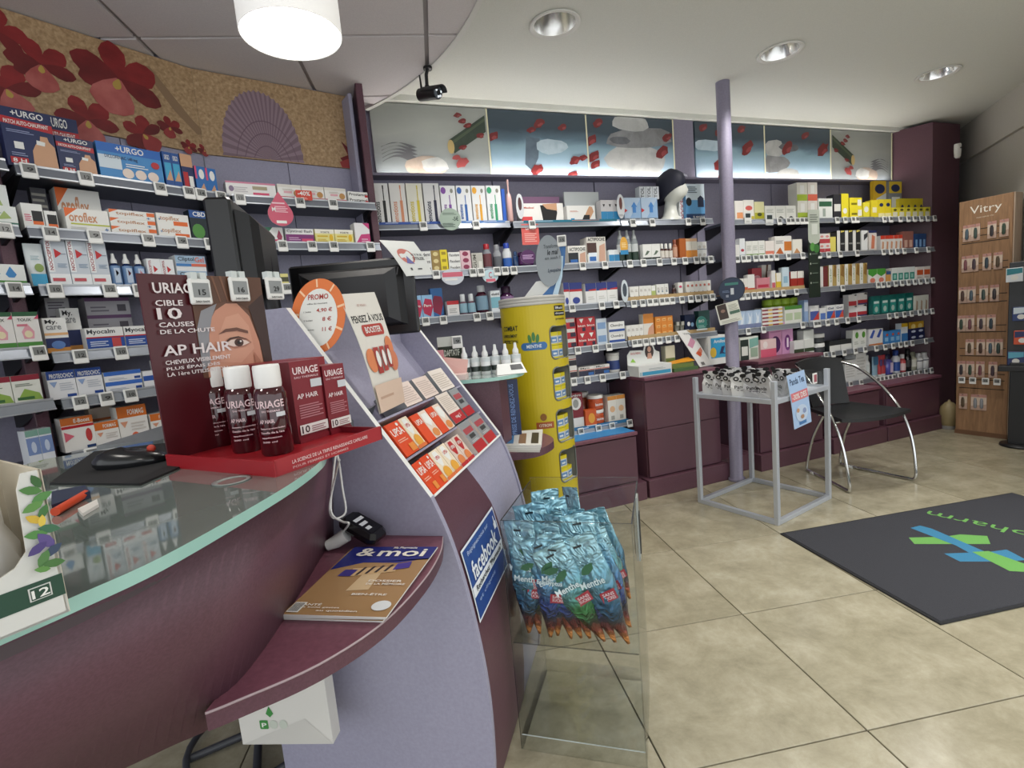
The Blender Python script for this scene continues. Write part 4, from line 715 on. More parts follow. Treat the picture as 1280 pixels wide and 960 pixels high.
# ---- hair colour bay and the bay beside the tower
R('51', 1042, 1052, 243, 1, ('2a2a30', rc(.1, .3, .9, .6, 'd9d8d2')), 'black carton with white label', dep=.06)
R('51', 1052, 1061, 242, 1, ('e3d42e', el(.5, .3, .3, .12, W_)), 'tall yellow repellent carton', dep=.06)
R('51', 1062, 1078, 247, 1, ('e3d42e', rc(.15, .3, .6, .5, '7d7418'), rc(.65, .2, .95, .8, W_)), 'wide yellow repellent carton', dep=.06, tiers=2)
R('51', 1079, 1087, 253, 1, ('e6da3c', el(.5, .55, .35, .2, W_)), 'narrow yellow carton with white oval', dep=.06)
R('61', 1089, 1098, 250, 1, ('e3cf2e', rc(.2, .3, .8, .6, 'f0e9c0')), 'yellow carton with pale patch', dep=.05)
R('61', 1098, 1114, 249, 2, ('e6d22e', el(.5, .7, .3, .1, NAVY), bb('efe6a8', .25)), 'tall yellow plaster carton', dep=.05)
R('61', 1115, 1163, 259, 6, ('e6d83c', rc(.15, .1, .85, .55, 'e9e6d0'), el(.5, .75, .25, .12, '5a5420')), 'small yellow plaster box', dep=.05)
R('61', 1124, 1163, 248, 5, ('dcc82c', el(.5, .5, .25, .2, NAVY)), 'small yellow plaster box of rear tier', dep=.04, back=.07)
R('61', 1092, 1108, 226, 1, ('e3b92e', el(.5, .8, .4, .12, NAVY), pg([(.2, .55), (1, .7), (1, .2)], 'dfe4ea')), 'yellow display card with navy oval', dep=.03, back=.12)
R('61', 1111, 1127, 227, 1, ('7d8490', tb('d9bc2e', .3), el(.5, .83, .35, .1, NAVY), rc(.2, .15, .85, .6, 'dfe4ea')), 'grey display card with yellow upper band', dep=.03, back=.1)
R('52', 1024, 1038, 292, 2, ('e2dedb', bb('b8434a', .45), el(.5, .7, .3, .12, 'd8908a')), 'red and white carton', dep=.06, tiers=2)
R('52', 1038, 1045, 291, 1, ('e3d66a', tb(BLK, .2)), 'yellow carton with black upper edge', dep=.06)
R('52', 1046, 1076, 288, 3, ('26282a', rc(0, 0, .4, 1, 'e4e4e0'), rc(.5, .35, .95, .42, '8a8c8a'), pg([(.5, .9), (.9, .95), (.95, 1), (.5, 1)], 'd8c85a')), 'white and black hair colour carton', dep=.05)
R('52', 1077, 1085, 288, 1, ('e2e4e4', pg([(.4, .5), (1, .7), (1, .9), (.4, .8)], '3a3c40')), 'white carton with dark stripe', dep=.06)
R('62', 1086, 1096, 288, 1, ('d8d0ca', pg([(.3, .1), (.4, .8), (.8, .7), (.7, .1)], 'c8785a'), tb(NAVY, .12)), 'white carton with leg picture', dep=.06)
R('62', 1101, 1128, 294, 5, ('d9d6d2', tb('c8402c', .25), pg([(.3, 0), (.4, .6), (.8, .55), (.7, 0)], 'c9926e')), 'white stocking carton with red top', dep=.06)
R('62', 1129, 1142, 289, 2, ('8d5a52', rc(.2, .1, .8, .5, 'c9a494')), 'dusky pink carton leaning', dep=.06)
R('62', 1143, 1158, 292, 3, ('1f3f70', rc(.25, .1, .75, .6, '7fa6d0')), 'navy carton with light blue bar', dep=.06)
R('53', 1024, 1035, 333, 1, ('6d2a2c', rc(0, 0, .45, 1, 'e4e2de')), 'white and dark red hair colour carton', dep=.05)
R('53', 1036, 1084, 330, 5, ('b49a5c', rc(0, 0, .45, 1, 'e6e4de'), pg([(.55, .5), (.7, 1), (1, .9), (.95, .4)], '8d6a34'), tv(.12, .2, .32, .85, 'color', '6a8a4a')), 'white and gold hair colour carton', dep=.05)
R('63', 1085, 1107, 336, 2, ('e4e2de', pg([(0, .65), (.5, .45), (1, .65), (1, 1), (0, 1)], '4a9a3c'), el(.5, .2, .3, .18, 'd8806a')), 'white carton with green arch', dep=.05)
R('63', 1108, 1114, 339, 1, ('d8a05a', tb('3a5a8a', .3)), 'narrow orange bottle carton', dep=.05)
R('63', 1115, 1144, 334, 4, ('dfe4e2', rc(.1, .1, .9, .6, '2f8f80'), rc(.3, .2, .7, .5, '9fd0c4')), 'white and teal foot care carton', dep=.05)
R('63', 1146, 1163, 333, 2, ('e4dcd6', rc(.05, .35, .95, .75, 'd05a2c'), ln(.1, .1, .8, .25, 2, 'b8aca4')), 'white carton with orange band', dep=.05)
R('54', 1006, 1011, 375, 1, ('8fa9d0', rc(0, .5, 1, .9, 'c9d4e6')), 'narrow pale blue upright carton', dep=.05)
R('54', 1013, 1024, 382, 1, ('e4e4e4', rc(.0, .1, 1, .65, '4a5aa0'), pg([(.3, .1), (1, .6), (1, .1)], 'c8403c')), 'white carton with blue and red swoosh', dep=.05)
R('54', 1025, 1033, 385, 1, ('e4e4e4', rc(.1, .1, .9, .6, '5a7ac0')), 'short white and blue carton', dep=.05)
R('54', 1034, 1055, 381, 2, ('e6e6e6', rc(0, .1, 1, .6, '3a64b4'), pg([(.4, .1), (.9, .65), (1, .1)], 'd0523c'), tx(.1, .72, .8, .86, 'Gel', NAVY)), 'white and blue gel carton with red flash', dep=.05)
R('54', 1061, 1072, 368, 1, ('e4e2e2', bb('c03a44', .4), pg([(.6, .9), (.9, 1), (1, .8)], BLK)), 'white and red nail care carton', dep=.05, tiers=2, back=.04)
R('54', 1072, 1084, 366, 1, ('e4e2e2', bb('b8343c', .4), pg([(.6, .9), (.9, 1), (1, .8)], BLK), bb('39447c', .12)), 'white red and navy nail care carton', dep=.05, tiers=2, back=.03)
R('64', 1090, 1142, 368, 5, ('11605c', rc(.15, .1, .85, .75, '2f9088'), el(.5, .3, .2, .15, 'b0c8c0'), rc(.2, .6, .8, .72, 'c9dcd8')), 'dark teal hanging blister pack', dep=.03)
R('64', 1143, 1161, 369, 3, ('d6d8d0', pg([(.3, 0), (.4, .7), (.7, .6), (.7, 0)], 'a8927c')), 'white sole insert carton', dep=.04)
R('55', 1005, 1018, 413, 1, ('dde0dc', ln(.2, .4, .8, .7, 3, 'b0b4ae')), 'plain white tall carton', dep=.06)
R('55', 1022, 1035, 417, 1, ('22262a', ('w', .1, .5, '3a3e42')), 'black cream jar with white lid', 'jar', cap='e2e2e0', capf=.4, tiers=2)
R('55', 1037, 1065, 425, 2, ('2a2e30', bb('e4e4e0', .55)), 'low black and white cream carton', dep=.07)
R('55', 1066, 1083, 412, 2, ('e4e6e2', el(.6, .7, .25, .18, '5a9a3c'), ln(.2, .2, .8, .4, 2, 'b4b8b0')), 'white carton with green dot', dep=.06)
R('65', 1086, 1104, 411, 2, ('e4e4e6', pg([(.1, .5), (.6, .95), (.9, .9), (.5, .45)], '3a5ab4'), bb('d0804a', .12)), 'white carton with blue stroke', dep=.05)
R('65', 1105, 1126, 413, 3, ('3f86c8', rc(.2, .2, .8, .5, '8fc0e6'), el(.6, .7, .2, .1, 'd05a3c')), 'bright blue contact lens carton', dep=.05)
R('65', 1127, 1135, 404, 1, ('dfe4ea', tb('e0b82e', .2), bb('3f7fc0', .45)), 'blue and white carton with yellow top', dep=.05)
R('65', 1137, 1156, 410, 2, ('1c2450', el(.5, .5, .3, .2, 'c9d0e4')), 'navy eye care carton', dep=.05, tiers=2)
R('65', 1137, 1155, 402, 2, ('d9a82e', el(.5, .5, .3, .3, 'f0d88a')), 'small yellow tag card over navy cartons', dep=.01, z=SH['65']['z']+.078, back=.005)
R('56', 1056, 1070, 450, 1, ('dcdedd', ln(.1, .2, .9, .8, 5, 'c4c6c4')), 'short white wrapped pack', dep=.1)
R('56', 1070, 1083, 441, 1, ('dcdedd', ln(.1, .2, .9, .9, 6, 'c4c6c4')), 'tall white wrapped pack', dep=.1)
R('56', 1084, 1090, 444, 1, ('e2e4e4', ('w', .2, .6, 'c9d0d0')), 'slim white lotion bottle', 'bottle', cap='c9cccc')
R('66', 1092, 1099, 446, 1, ('8fb0c4', tb('3f6f94', .4)), 'light blue tube', 'tube', dep=.03, cap='d9dcdc')
R('66', 1099, 1109, 444, 2, ('b8434a', rc(.1, .5, .9, .8, '5a4a80')), 'red and violet cream tube', 'tube', dep=.03, cap='d9dcdc')
R('66', 1110, 1120, 443, 1, ('5a5ab0', rc(.2, .1, .8, .6, 'd8c8e0')), 'violet deodorant bottle', 'bottle', cap='22264a')
R('66', 1121, 1128, 438, 1, ('e2e4ea', ('w', .1, .5, '2c4f9c')), 'white bottle with blue cap', 'bottle', cap='22408c')
R('66', 1129, 1135, 443, 1, ('c8545a', ('w', .1, .5, 'e2c8c8')), 'pink bottle', 'bottle', cap='e4e4e4')
R('66', 1136, 1142, 436, 1, ('1c1c1e', ('w', .2, .5, '3a3a3c')), 'black bottle', 'bottle', cap='101012')
R('66', 1142, 1149, 440, 1, ('b4b4a0', ('w', .2, .6, 'dcdcd0')), 'sage green bottle', 'bottle', cap='8d8d7a')
R('66', 1150, 1164, 441, 2, ('e6e6e6', ('w', .5, .56, '2a2a4a')), 'white shampoo bottle with dark line', 'bottle', cap='e6e6e6', neck=.7)
for b, ys in (('51', (1046, 1056, 1066, 1071)), ('61', (1085, 1105, 1113, 1125, 1135, 1143, 1151, 1159, 1168)), ('52', (1024, 1035, 1050, 1071)), ('62', (1104, 1113, 1121, 1130, 1145, 1160)), ('53', (1053,)), ('63', (1097, 1103, 1110, 1119, 1127, 1135, 1143, 1150, 1158, 1166)),
    ('54', (1019, 1023, 1034, 1045, 1059, 1073)), ('64', (1111, 1120, 1130, 1139, 1149, 1157, 1165)), ('55', (1024, 1032, 1041, 1055, 1069, 1081)), ('65', (1095, 1106, 1116, 1125, 1132, 1140, 1157)), ('56', (1054, 1063, 1076)), ('66', (1097, 1102, 1107, 1112, 1117, 1124, 1130, 1137, 1144, 1150, 1157, 1164))): T(b, ys)
# ---- goods on top of the tall base cabinets
SH['c2'] = dict(fr=FW, z=.80, off=.44, place='tall drawer cabinet', s0=1.93, s1=2.535, zl=.8); SH['c3'] = dict(fr=FW, z=.80, off=.44, place='tall cabinet behind the wire stand', s0=2.89, s1=3.52, zl=.8)
R('c2', 833, 845, 432, 1, ('d0cdb4', bb('6a7a3a', .5)), 'small olive green carton', dep=.05, back=.15)
R('c2', 886, 914, 419, 1, ('e6e6e2', rc(.12, .22, .95, .92, '2f9ccb'), tx(.25, .74, .85, .86, 'Arnilose', W_), el(.22, .42, .14, .18, 'e0b83c'), pg([(.5, .35), (.6, .6), (.75, .62), (.66, .4), (.8, .34), (.6, .36)], '24305c')), 'white carton with sky blue runner panel', dep=.12, back=.12)
R('c2', 878, 888, 421, 1, ('d9b49c', ln(.1, .4, .9, .9, 4, 'c09a80')), 'peach coloured booklet', dep=.02, back=.2)
R('c3', 926, 949, 421, 1, ('dfe2d8', rc(0, .0, .45, .9, '22302a'), rc(.06, .2, .4, .6, 'dcdcd4'), pg([(.5, .9), (1, .95), (1, .6), (.5, .5)], '7fb0a4'), rc(.55, .1, .95, .5, '9ab09a')), 'dark green and white tote box', dep=.09, back=.12)
R('c3', 951, 971, 424, 1, ('e6c9c6', bb('d8607a', .45), el(.3, .7, .15, .2, 'f0e4e0')), 'pink cosmetic tray', dep=.06, back=.13)
R('c3', 962, 978, 406, 1, ('c98fb4', el(.5, .35, .4, .28, '4a2058'), ln(.1, .75, .9, .9, 2, 'b07a9c')), 'pink carton with dark purple circle', dep=.08, back=.16)
R('c3', 978, 992, 402, 1, ('d09ac4', el(.5, .35, .28, .25, '7a3a80'), rc(.42, .2, .58, .5, 'f0e0ec'), tx(.2, .76, .8, .84, 'FEMME', '7a3a80')), 'pale violet carton with oval window', dep=.08, back=.16)
R('c3', 993, 1018, 425, 2, ('dfe2de', bb('3a4a34', .3)), 'low white carton with dark green foot', dep=.06, back=.12)
R('c3', 1004, 1018, 412, 1, ('cfd6d0', ln(.2, .4, .8, .8, 3, 'a8b0a8')), 'tall white carton behind low ones', dep=.05, back=.19)
# ================================================================== SERVICE COUNTER IN THE FOREGROUND
def smooth(pts, n=6):
    out = []; P = [Vector(p) for p in pts]
    for i in range(len(P)-1):
        a = P[max(i-1, 0)]; b = P[i]; c = P[i+1]; d = P[min(i+2, len(P)-1)]
        for k in range(n):
            t = k/n; out.append(.5*((2*b)+(c-a)*t+(2*a-5*b+4*c-d)*t*t+(3*b-a-3*c+d)*t*t*t))
    out.append(P[-1]); return out
ZG = 1.035; ZS = .735
ctr = empty('service_counter', (-.6, .8, 0), 0, 'curved burgundy and lilac service counter with glass top and display rack', 'counter')
CI = Matrix.Translation((.6, -.8, 0))
def part(q, nm, par=None): o = q.obj(nm, ctr if par is None else par); return o
def cmb(): q = MB(); q.T = CI; return q
ge = smooth([(-.62, .02), (-.50, .24), (-.425, .385), (-.40, .433), (-.372, .498), (-.35, .612), (-.334, .743), (-.336, .854), (-.355, .933), (-.40, 1.09), (-.43, 1.245)], 5)
gl = [tuple(p) for p in ge]+[(-.60, 1.285), (-.80, 1.235), (-1.02, 1.09), (-1.12, .6), (-1.05, .02)]
q = cmb(); q.prism(gl, ZG-.014, ZG, M_GLASS, M_GLASS, M_GLASSE); part(q, 'glass_top')
tp = smooth([(-.56, .24), (-.47, .385), (-.435, .45), (-.405, .52), (-.383, .62), (-.37, .743), (-.372, .854), (-.385, .95), (-.42, 1.09), (-.455, 1.25)], 5)
bt = smooth([(-.80, .36), (-.72, .46), (-.66, .53), (-.60, .60), (-.53, .655), (-.475, .70), (-.466, .80), (-.475, .95), (-.487, 1.12), (-.497, 1.262)], 5)
q = cmb(); rs = []
for a, b in zip(tp, bt): rs.append([(a.x, a.y, ZG-.014), (b.x, b.y, .69), (b.x-.022, b.y+.006, .69), (a.x-.022, a.y+.006, ZG-.014)])
q.loft(rs, M_BURG, True, True, True); part(q, 'apron_panel')
q = cmb(); q.prism([(p.x-.02, p.y) for p in tp]+[(-.62, 1.25), (-.95, 1.08), (-1.04, .6), (-1.0, .24)], ZG-.05, ZG-.0145, mat('51454b', .6)); part(q, 'underboard')
se = smooth([(-.472, .662), (-.438, .682), (-.343, .748), (-.265, .85), (-.216, .99), (-.198, 1.11), (-.203, 1.199)], 5)
q = cmb(); q.prism([tuple(p) for p in se]+[(-.50, 1.272), (-.49, 1.12), (-.478, .95), (-.47, .80)], ZS-.03, ZS, M_BURG, M_BURGT, M_BURG); q.tube([(p.x, p.y, ZS-.002) for p in se], .0022, mat('a8959a', .35), 6); part(q, 'magazine_shelf')  # paler tube along the edge paints the highlight on the shelf rim
FA0 = Vector((-.343, 1.234, 0)); FD = Vector((.9704, -.2414, 0)); FM = Vector((.2414, .9704, 0))
def fin(s, wv, z): return FA0+FD*s+FM*wv+Vector((0, 0, z))
prof = [(.124, .833), (.159, .735), (.187, .612), (.2115, .443), (.2216, .29), (.2172, .115), (.205, 0)]
pcv = smooth(prof, 4)
fpr = [(-.42, 0), (-.42, 1.325), (-.204, 1.323)]+[tuple(p) for p in pcv]
def finpanel(w0, w1, nm):
    q = cmb(); n = len(fpr); a = [tuple(fin(s, w0, z)) for s, z in fpr]; b = [tuple(fin(s, w1, z)) for s, z in fpr]
    q.add(a, [tuple(range(n))], M_LAV); q.add(b, [tuple(reversed(range(n)))], M_LAV)
    for i in range(n):
        k = (i+1) % n; q.add([a[i], a[k], b[k], b[i]], [(3, 2, 1, 0)], M_WHITE if i in (1, 2) else M_LAV)
    return part(q, nm)
finpanel(0, .018, 'side_panel'); finpanel(.66, .678, 'side_panel')
def szv(z):
    for (s0, z0), (s1, z1) in zip(fpr[3:], fpr[4:]):
        if z1 <= z <= z0: return s0+(s1-s0)*(z-z0)/(z1-z0)
    return .205
def wedge(z):
    for (a, b), (c, d) in zip(((.833, .27), (.68, .35), (.5, .37), (0, .385)), ((.68, .35), (.5, .37), (0, .385), (-1, .385))):
        if c <= z <= a: return b+(d-b)*(z-a)/(c-a)
    return .385
q = cmb(); zz = [.83-.83*i/24 for i in range(25)]
def strip(q, f0, f1, o, m):
    rs = [[tuple(fin(szv(z)+o, f0(z), z)), tuple(fin(szv(z)+o, f1(z), z)), tuple(fin(szv(z)-.02, f1(z), z)), tuple(fin(szv(z)-.02, f0(z), z))] for z in zz]; q.loft(rs, m, True, True, False)
strip(q, lambda z: .018, wedge, -.003, M_BURG); part(q, 'front_panel')
q = cmb(); strip(q, wedge, lambda z: .66, -.006, M_LAV); part(q, 'front_panel')
SL = Vector((.328, -.49)); SLn = SL.normalized()                      # slope of the display rack
E3 = FD*SLn.x+Vector((0, 0, SLn.y)); N3 = FD*(-SLn.y)+Vector((0, 0, SLn.x)); R0 = fin(.124, 0, .833)
def rack(wv, t, n): return R0+FM*wv-E3*t+N3*n
DN = -.085
q = cmb()
def rbox(q, w0, w1, t0, t1, n0, n1, m):
    vs = [tuple(rack(a, b, c)) for c in (n0, n1) for b in (t0, t1) for a in (w0, w1)]
    q.add(vs, [(4, 5, 7, 6), (1, 0, 2, 3), (0, 1, 5, 4), (3, 2, 6, 7), (2, 0, 4, 6), (1, 3, 7, 5)], m)
rbox(q, .018, .66, -.02, .60, DN-.012, DN, M_LAV); rk = part(q, 'display_rack')
for t in (0, .112, .232):
    q = cmb(); rbox(q, .018, .66, t-.006, t, DN, .004 if t == 0 else -.005, M_WHITE if t == 0 else M_LAV); part(q, 'step', rk)
q = cmb(); a = [fin(-.225, .018, .9), fin(-.225, .66, .9), fin(-.225, .66, 1.325), fin(-.225, .018, 1.325)]
q.add([tuple(p) for p in a]+[tuple(p-FD*.015) for p in a], [(0, 1, 2, 3), (7, 6, 5, 4), (0, 3, 7, 4), (1, 5, 6, 2), (2, 6, 7, 3)], M_LAV); part(q, 'back_panel')
q = cmb(); q.add([tuple(fin(s, wv, z)) for z in (0, .9) for s, wv in ((-.40, .03), (-.25, .03), (-.25, .64), (-.40, .64))], [(0, 1, 5, 4), (1, 2, 6, 5), (2, 3, 7, 6), (3, 0, 4, 7), (4, 5, 6, 7)], M_BURG); part(q, 'pedestal')
# facebook sign on the curved front panel
q = MB(); n = 10
def fs(x, y, o): z = .49+.19*y+.004*x; return tuple(fin(szv(z)+o, .03+.30*x, z))
def strp(q, x0, y0, x1, y1, o, m, nx=8, ny=8):
    vs = [fs(x0+(x1-x0)*i/nx, y0+(y1-y0)*j/ny, o) for j in range(ny+1) for i in range(nx+1)]
    q.add(vs, [(j*(nx+1)+i, j*(nx+1)+i+1, (j+1)*(nx+1)+i+1, (j+1)*(nx+1)+i) for j in range(ny) for i in range(nx)], m)
def stxt(q, x0, y0, x1, y1, t, m, o=.0035):
    v, f, a = textgeo(t, True); q.add([fs(x0+(x1-x0)*u, y0+(y1-y0)*w_, o) for u, w_ in v], f, m)
FBB = mat('2b4a8e', .3); FBD = mat('e9edf2', .4)
strp(q, 0, 0, 1, 1, .0012, FBD); strp(q, .02, .03, .98, .97, .0018, FBB); strp(q, .02, .33, .98, .47, .0024, FBD)
stxt(q, .1, .50, .86, .76, 'facebook', FBD); stxt(q, .1, .84, .72, .92, 'Rejoignez-nous sur', mat('a9b9dc', .4)); stxt(q, .1, .36, .92, .44, 'Recherchez: "Pharmacie"', mat('22262c', .4)); stxt(q, .1, .2, .6, .27, 'et cliquez', mat('8fa4d0', .4))
vv = [fs(.86+.09*a, .7+.2*b, .0035) for a, b in ((.1, 0), (.9, 0), (1, .5), (.65, .55), (.65, 1), (.45, .95), (.35, .5), (.1, .45))]; q.add(vv, [tuple(range(8))], FBD)
q.obj('facebook_sign', None, 'blue and white social network sign on the counter front', 'sign')
# goods on the rack
def rackbox(w0, w1, t0, h, dep, look, lab, n1=.0, side=None, topc=None, grp=None):
    wv = w1-w0; q = MB(); sd = side or look[0]
    q.box((0, 0, 0), (wv, dep, h), look[0], {1: sd, 3: sd, 4: topc or sd}); printed(q, wv, h, 0, look[1:]); o = q.obj('carton', None, lab, 'box', grp)
    X = FM; Y = -N3; Z = -E3; mtx = Matrix((X, Y, Z)).transposed().to_4x4(); mtx.translation = rack(w0, t0, n1); o.matrix_world = mtx; return o
ups = ('d9481f', tx(.1, .6, .92, .82, 'UPSA', W_), el(.75, .9, .08, .05, W_), ln(.12, .4, .8, .52, 2, 'e8b09a'), rc(.55, .05, .95, .28, 'e08a3c'))
upw = ('e6d6bc', pg([(.3, .95), (.7, .95), (.85, .7), (.6, .45), (.4, .45), (.15, .7)], W_), tx(.25, .68, .75, .8, 'UPSA', 'c0392b'), el(.5, .22, .38, .2, 'e0a23c'), bb('d8703c', .1))
upr = ('d9481f', rc(.5, 0, 1, 1, 'e2cfc0'), tx(.06, .62, .46, .8, 'UPSA', W_), pg([(.6, .9), (.9, .9), (.95, .6), (.75, .4), (.55, .6)], W_), el(.75, .18, .2, .15, 'd88a4a'))
G1 = 'orange vitamin boxes on the counter rack'
rackbox(.022, .072, 0, .092, .075, ups, 'orange vitamin box on bottom rack step against side panel', grp=G1, topc='e8963c'); rackbox(.073, .125, 0, .094, .075, ups, 'orange vitamin box on bottom rack step against side panel', grp=G1, topc='e8963c')
for k in range(2): rackbox(.128+k*.058, .184+k*.058, 0, .092, .07, upw, 'cream vitamin box with golden oval on bottom rack step', grp=G1, topc='e8a23c')
for k in range(2): rackbox(.246+k*.058, .302+k*.058, 0, .09, .07, ('d8c4b8', pg([(.3, .95), (.7, .95), (.85, .7), (.6, .45), (.4, .45), (.15, .7)], 'b3262c'), tx(.25, .68, .75, .8, 'UPSA', W_), el(.5, .22, .38, .2, 'd8804a'), bb('b3262c', .12)), 'red and cream vitamin box on bottom rack step', grp=G1, topc='d8502c')
rackbox(.03, .105, .114, .098, .078, ups, 'large orange vitamin box on middle rack step', grp=G1, topc='e8963c'); rackbox(.108, .158, .114, .098, .07, upw, 'cream vitamin box with golden oval on middle rack step', grp=G1, topc='e8a23c')
for k in range(2): rackbox(.172+k*.108, .276+k*.108, .114, .092, .075, upr, 'orange and cream vitamin box on middle rack step', grp=G1, topc='d9481f')
magf = ('e2d6cc', ln(.1, .4, .9, .9, 9, 'c4b6aa'), bb('b3242c', .22), tx(.3, .05, .7, .17, 'mag 2', W_)); mags = ('8d8f92',)
G2 = 'magnesium boxes on the counter rack'
for k in range(2): rackbox(.40+k*.12, .50+k*.12, 0, .112, .08, ('8f9194', rc(.1, .62, .9, .8, 'a8474f'), rc(.25, .45, .75, .58, '3a3c40'), bb('b3242c', .3), ln(.15, .33, .8, .4, 2, 'c9cbce')), 'grey and red magnesium box on bottom rack step', side='dccfc6', grp=G2)
rackbox(.40, .505, .118, .112, .08, ('e2d6cc', ln(.1, .42, .9, .92, 9, 'c4b6aa'), bb('b3242c', .33), tx(.3, .1, .75, .24, 'mag 2', W_)), 'tall beige magnesium box with red foot on middle rack step', side='8d8f92', grp=G2); rackbox(.52, .60, .118, .112, .08, ('8f9194', rc(.1, .62, .9, .8, 'a8474f'), rc(.25, .45, .75, .58, '3a3c40'), bb('b3242c', .3)), 'grey magnesium box with red foot on middle rack step', side='8d8f92', grp=G2)
for k in range(2): rackbox(.20+k*.135, .31+k*.135, .234, .075, .075, ('e0cfc6', ln(.08, .12, .92, .85, 8, 'c2aea6')), 'pale pink box covered in small print on upper rack step', side='8d8f92', grp=G2)
rackbox(.475, .6, .234, .085, .075, ('e4dad2', ln(.08, .12, .92, .85, 8, 'c2b4aa')), 'cream box covered in small print on upper rack step', side='8d8f92', grp=G2)
# booster poster leaning on the rack, promo oval
def sheet(nm, c, bulge, m, dec, lab, cat, n=8, thick=.0012):
    bl_, br, tr, tl = [Vector(p) for p in c]; nr = (br-bl_).cross(tl-bl_).normalized()
    def S(u, v, o=0): return tuple(bl_*(1-u)*(1-v)+br*u*(1-v)+tr*u*v+tl*(1-u)*v+nr*(bulge*math.sin(math.pi*v)*1.0+o))
    q = MB(); g = lambda o: [S(i/n, j/n, o) for j in range(n+1) for i in range(n+1)]; fc = [(j*(n+1)+i, j*(n+1)+i+1, (j+1)*(n+1)+i+1, (j+1)*(n+1)+i) for j in range(n) for i in range(n)]
    q.add(g(0), fc, m); q.add(g(-thick), [tuple(reversed(f)) for f in fc], M_PAPER)
    for k, d in enumerate(dec):
        o = .0006+.0004*k
        if d[0] == 'r':
            nn = 5; vs = [S(d[1]+(d[3]-d[1])*i/nn, d[2]+(d[4]-d[2])*j/nn, o) for j in range(nn+1) for i in range(nn+1)]; q.add(vs, [(j*(nn+1)+i, j*(nn+1)+i+1, (j+1)*(nn+1)+i+1, (j+1)*(nn+1)+i) for j in range(nn) for i in range(nn)], d[5])
        elif d[0] == 'e': q.add([S(a, b, o) for a, b in ell(d[1], d[2], d[3], d[4], 18)], [tuple(range(18))], d[5])
        elif d[0] == 'p': q.add([S(a, b, o) for a, b in d[1]], [tuple(range(len(d[1])))], d[2])
        elif d[0] == 't': v, f, a = textgeo(d[5], True); q.add([S(d[1]+(d[3]-d[1])*x, d[2]+(d[4]-d[2])*y, o) for x, y in v], f, d[6])
    return q.obj(nm, None, lab, cat)
sheet('poster', (rack(.05, .245, 0), rack(.195, .25, 0), aty(468, 365, 1.44), aty(422, 368, 1.33)), .012, mat('dcd8d0', .5), [tx(.06, .74, .96, .82, 'PENSEZ À VOUS', '2a2a2c'), ('p', [(a, b) for a, b in rrect(.22, .62, .86, .72, .045)], mat('b0423a', .5)), tx(.3, .645, .78, .70, 'BOOSTER', W_), tx(.35, .88, .6, .9, 'ET VOUS ?', 'b8908a'),
    ('e', .2, .42, .16, .1, 'd8845a'), ('e', .86, .5, .12, .1, 'd8845a'), ('e', .9, .38, .14, .09, 'd08060'), rc(.3, .3, .46, .52, 'a8403c'), rc(.5, .31, .64, .52, 'b04a44'), rc(.68, .33, .82, .52, 'a8403c'), ('e', .38, .42, .06, .07, W_), ('e', .57, .42, .05, .07, W_), ('e', .75, .42, .05, .07, W_), rc(.0, .0, 1, .22, 'd9c0ae'), rc(.1, .1, .6, .12, 'c0a08c')], 'curled white vitamin poster leaning on the counter rack', 'poster')
pc = aty(398, 395, 1.315); q = MB(); PX = Vector((1, .12, 0)).normalized(); PZ = Vector((.1, .14, 1)).normalized(); PY = PX.cross(PZ).normalized()*-1
def disc(q, o, pts, th, m, m2=None):
    a = [o+PX*x+PZ*z for x, z in pts]; b = [p+PX.cross(PZ)*th for p in a]; n = len(a)
    q.add([tuple(p) for p in a], [tuple(range(n))], m); q.add([tuple(p) for p in b], [tuple(reversed(range(n)))], m); q.add([tuple(p) for p in a+b], [(i, n+i, n+(i+1) % n, (i+1) % n) for i in range(n)], m2 or m)
FWD = -PX.cross(PZ)
if FWD.dot(CAM-pc) < 0: FWD = -FWD
disc(q, pc, ell(0, 0, .067, .096, 36), .002*(1 if PX.cross(PZ).dot(FWD) < 0 else -1), mat('d8702e', .4))
for k, (o_, pts, c) in enumerate(((.0006, ell(0, -.004, .047, .074, 30), 'dfe0db'),)): q.poly(pc+FWD*o_, PX, PZ, pts, c)
for a in range(0, 360, 40):
    t = math.radians(a+15); q.poly(pc+FWD*.0005, PX, PZ, [(.048*math.cos(t-.04), .074*math.sin(t-.04)), (.066*math.cos(t-.03), .095*math.sin(t-.03)), (.066*math.cos(t+.03), .095*math.sin(t+.03)), (.048*math.cos(t+.04), .074*math.sin(t+.04))], 'eec49c')
for x0, z0, x1, z1, t, c in ((-.026, .042, .024, .056, 'PROMO', 'a8332a'), (-.005, .008, .034, .02, '4,90 €', 'a8332a'), (.01, -.014, .032, -.003, '8 €', 'a8332a'), (.01, -.04, .034, -.029, '11 €', 'a8332a'), (-.028, .03, .022, .034, 'offre du moment', '6a6a66'), (-.036, .01, -.018, .014, '1 boite', '6a6a66'), (-.036, -.012, -.014, -.008, '2 boites', '6a6a66'), (-.03, -.036, -.01, -.032, '3 boites', '6a6a66')): q.text(pc+FWD*.0012, PX, PZ, x0, z0, x1, z1, t, mat(c))
q.obj('promo_sign', None, 'orange rimmed oval promo price sign on the counter side panel', 'sign')
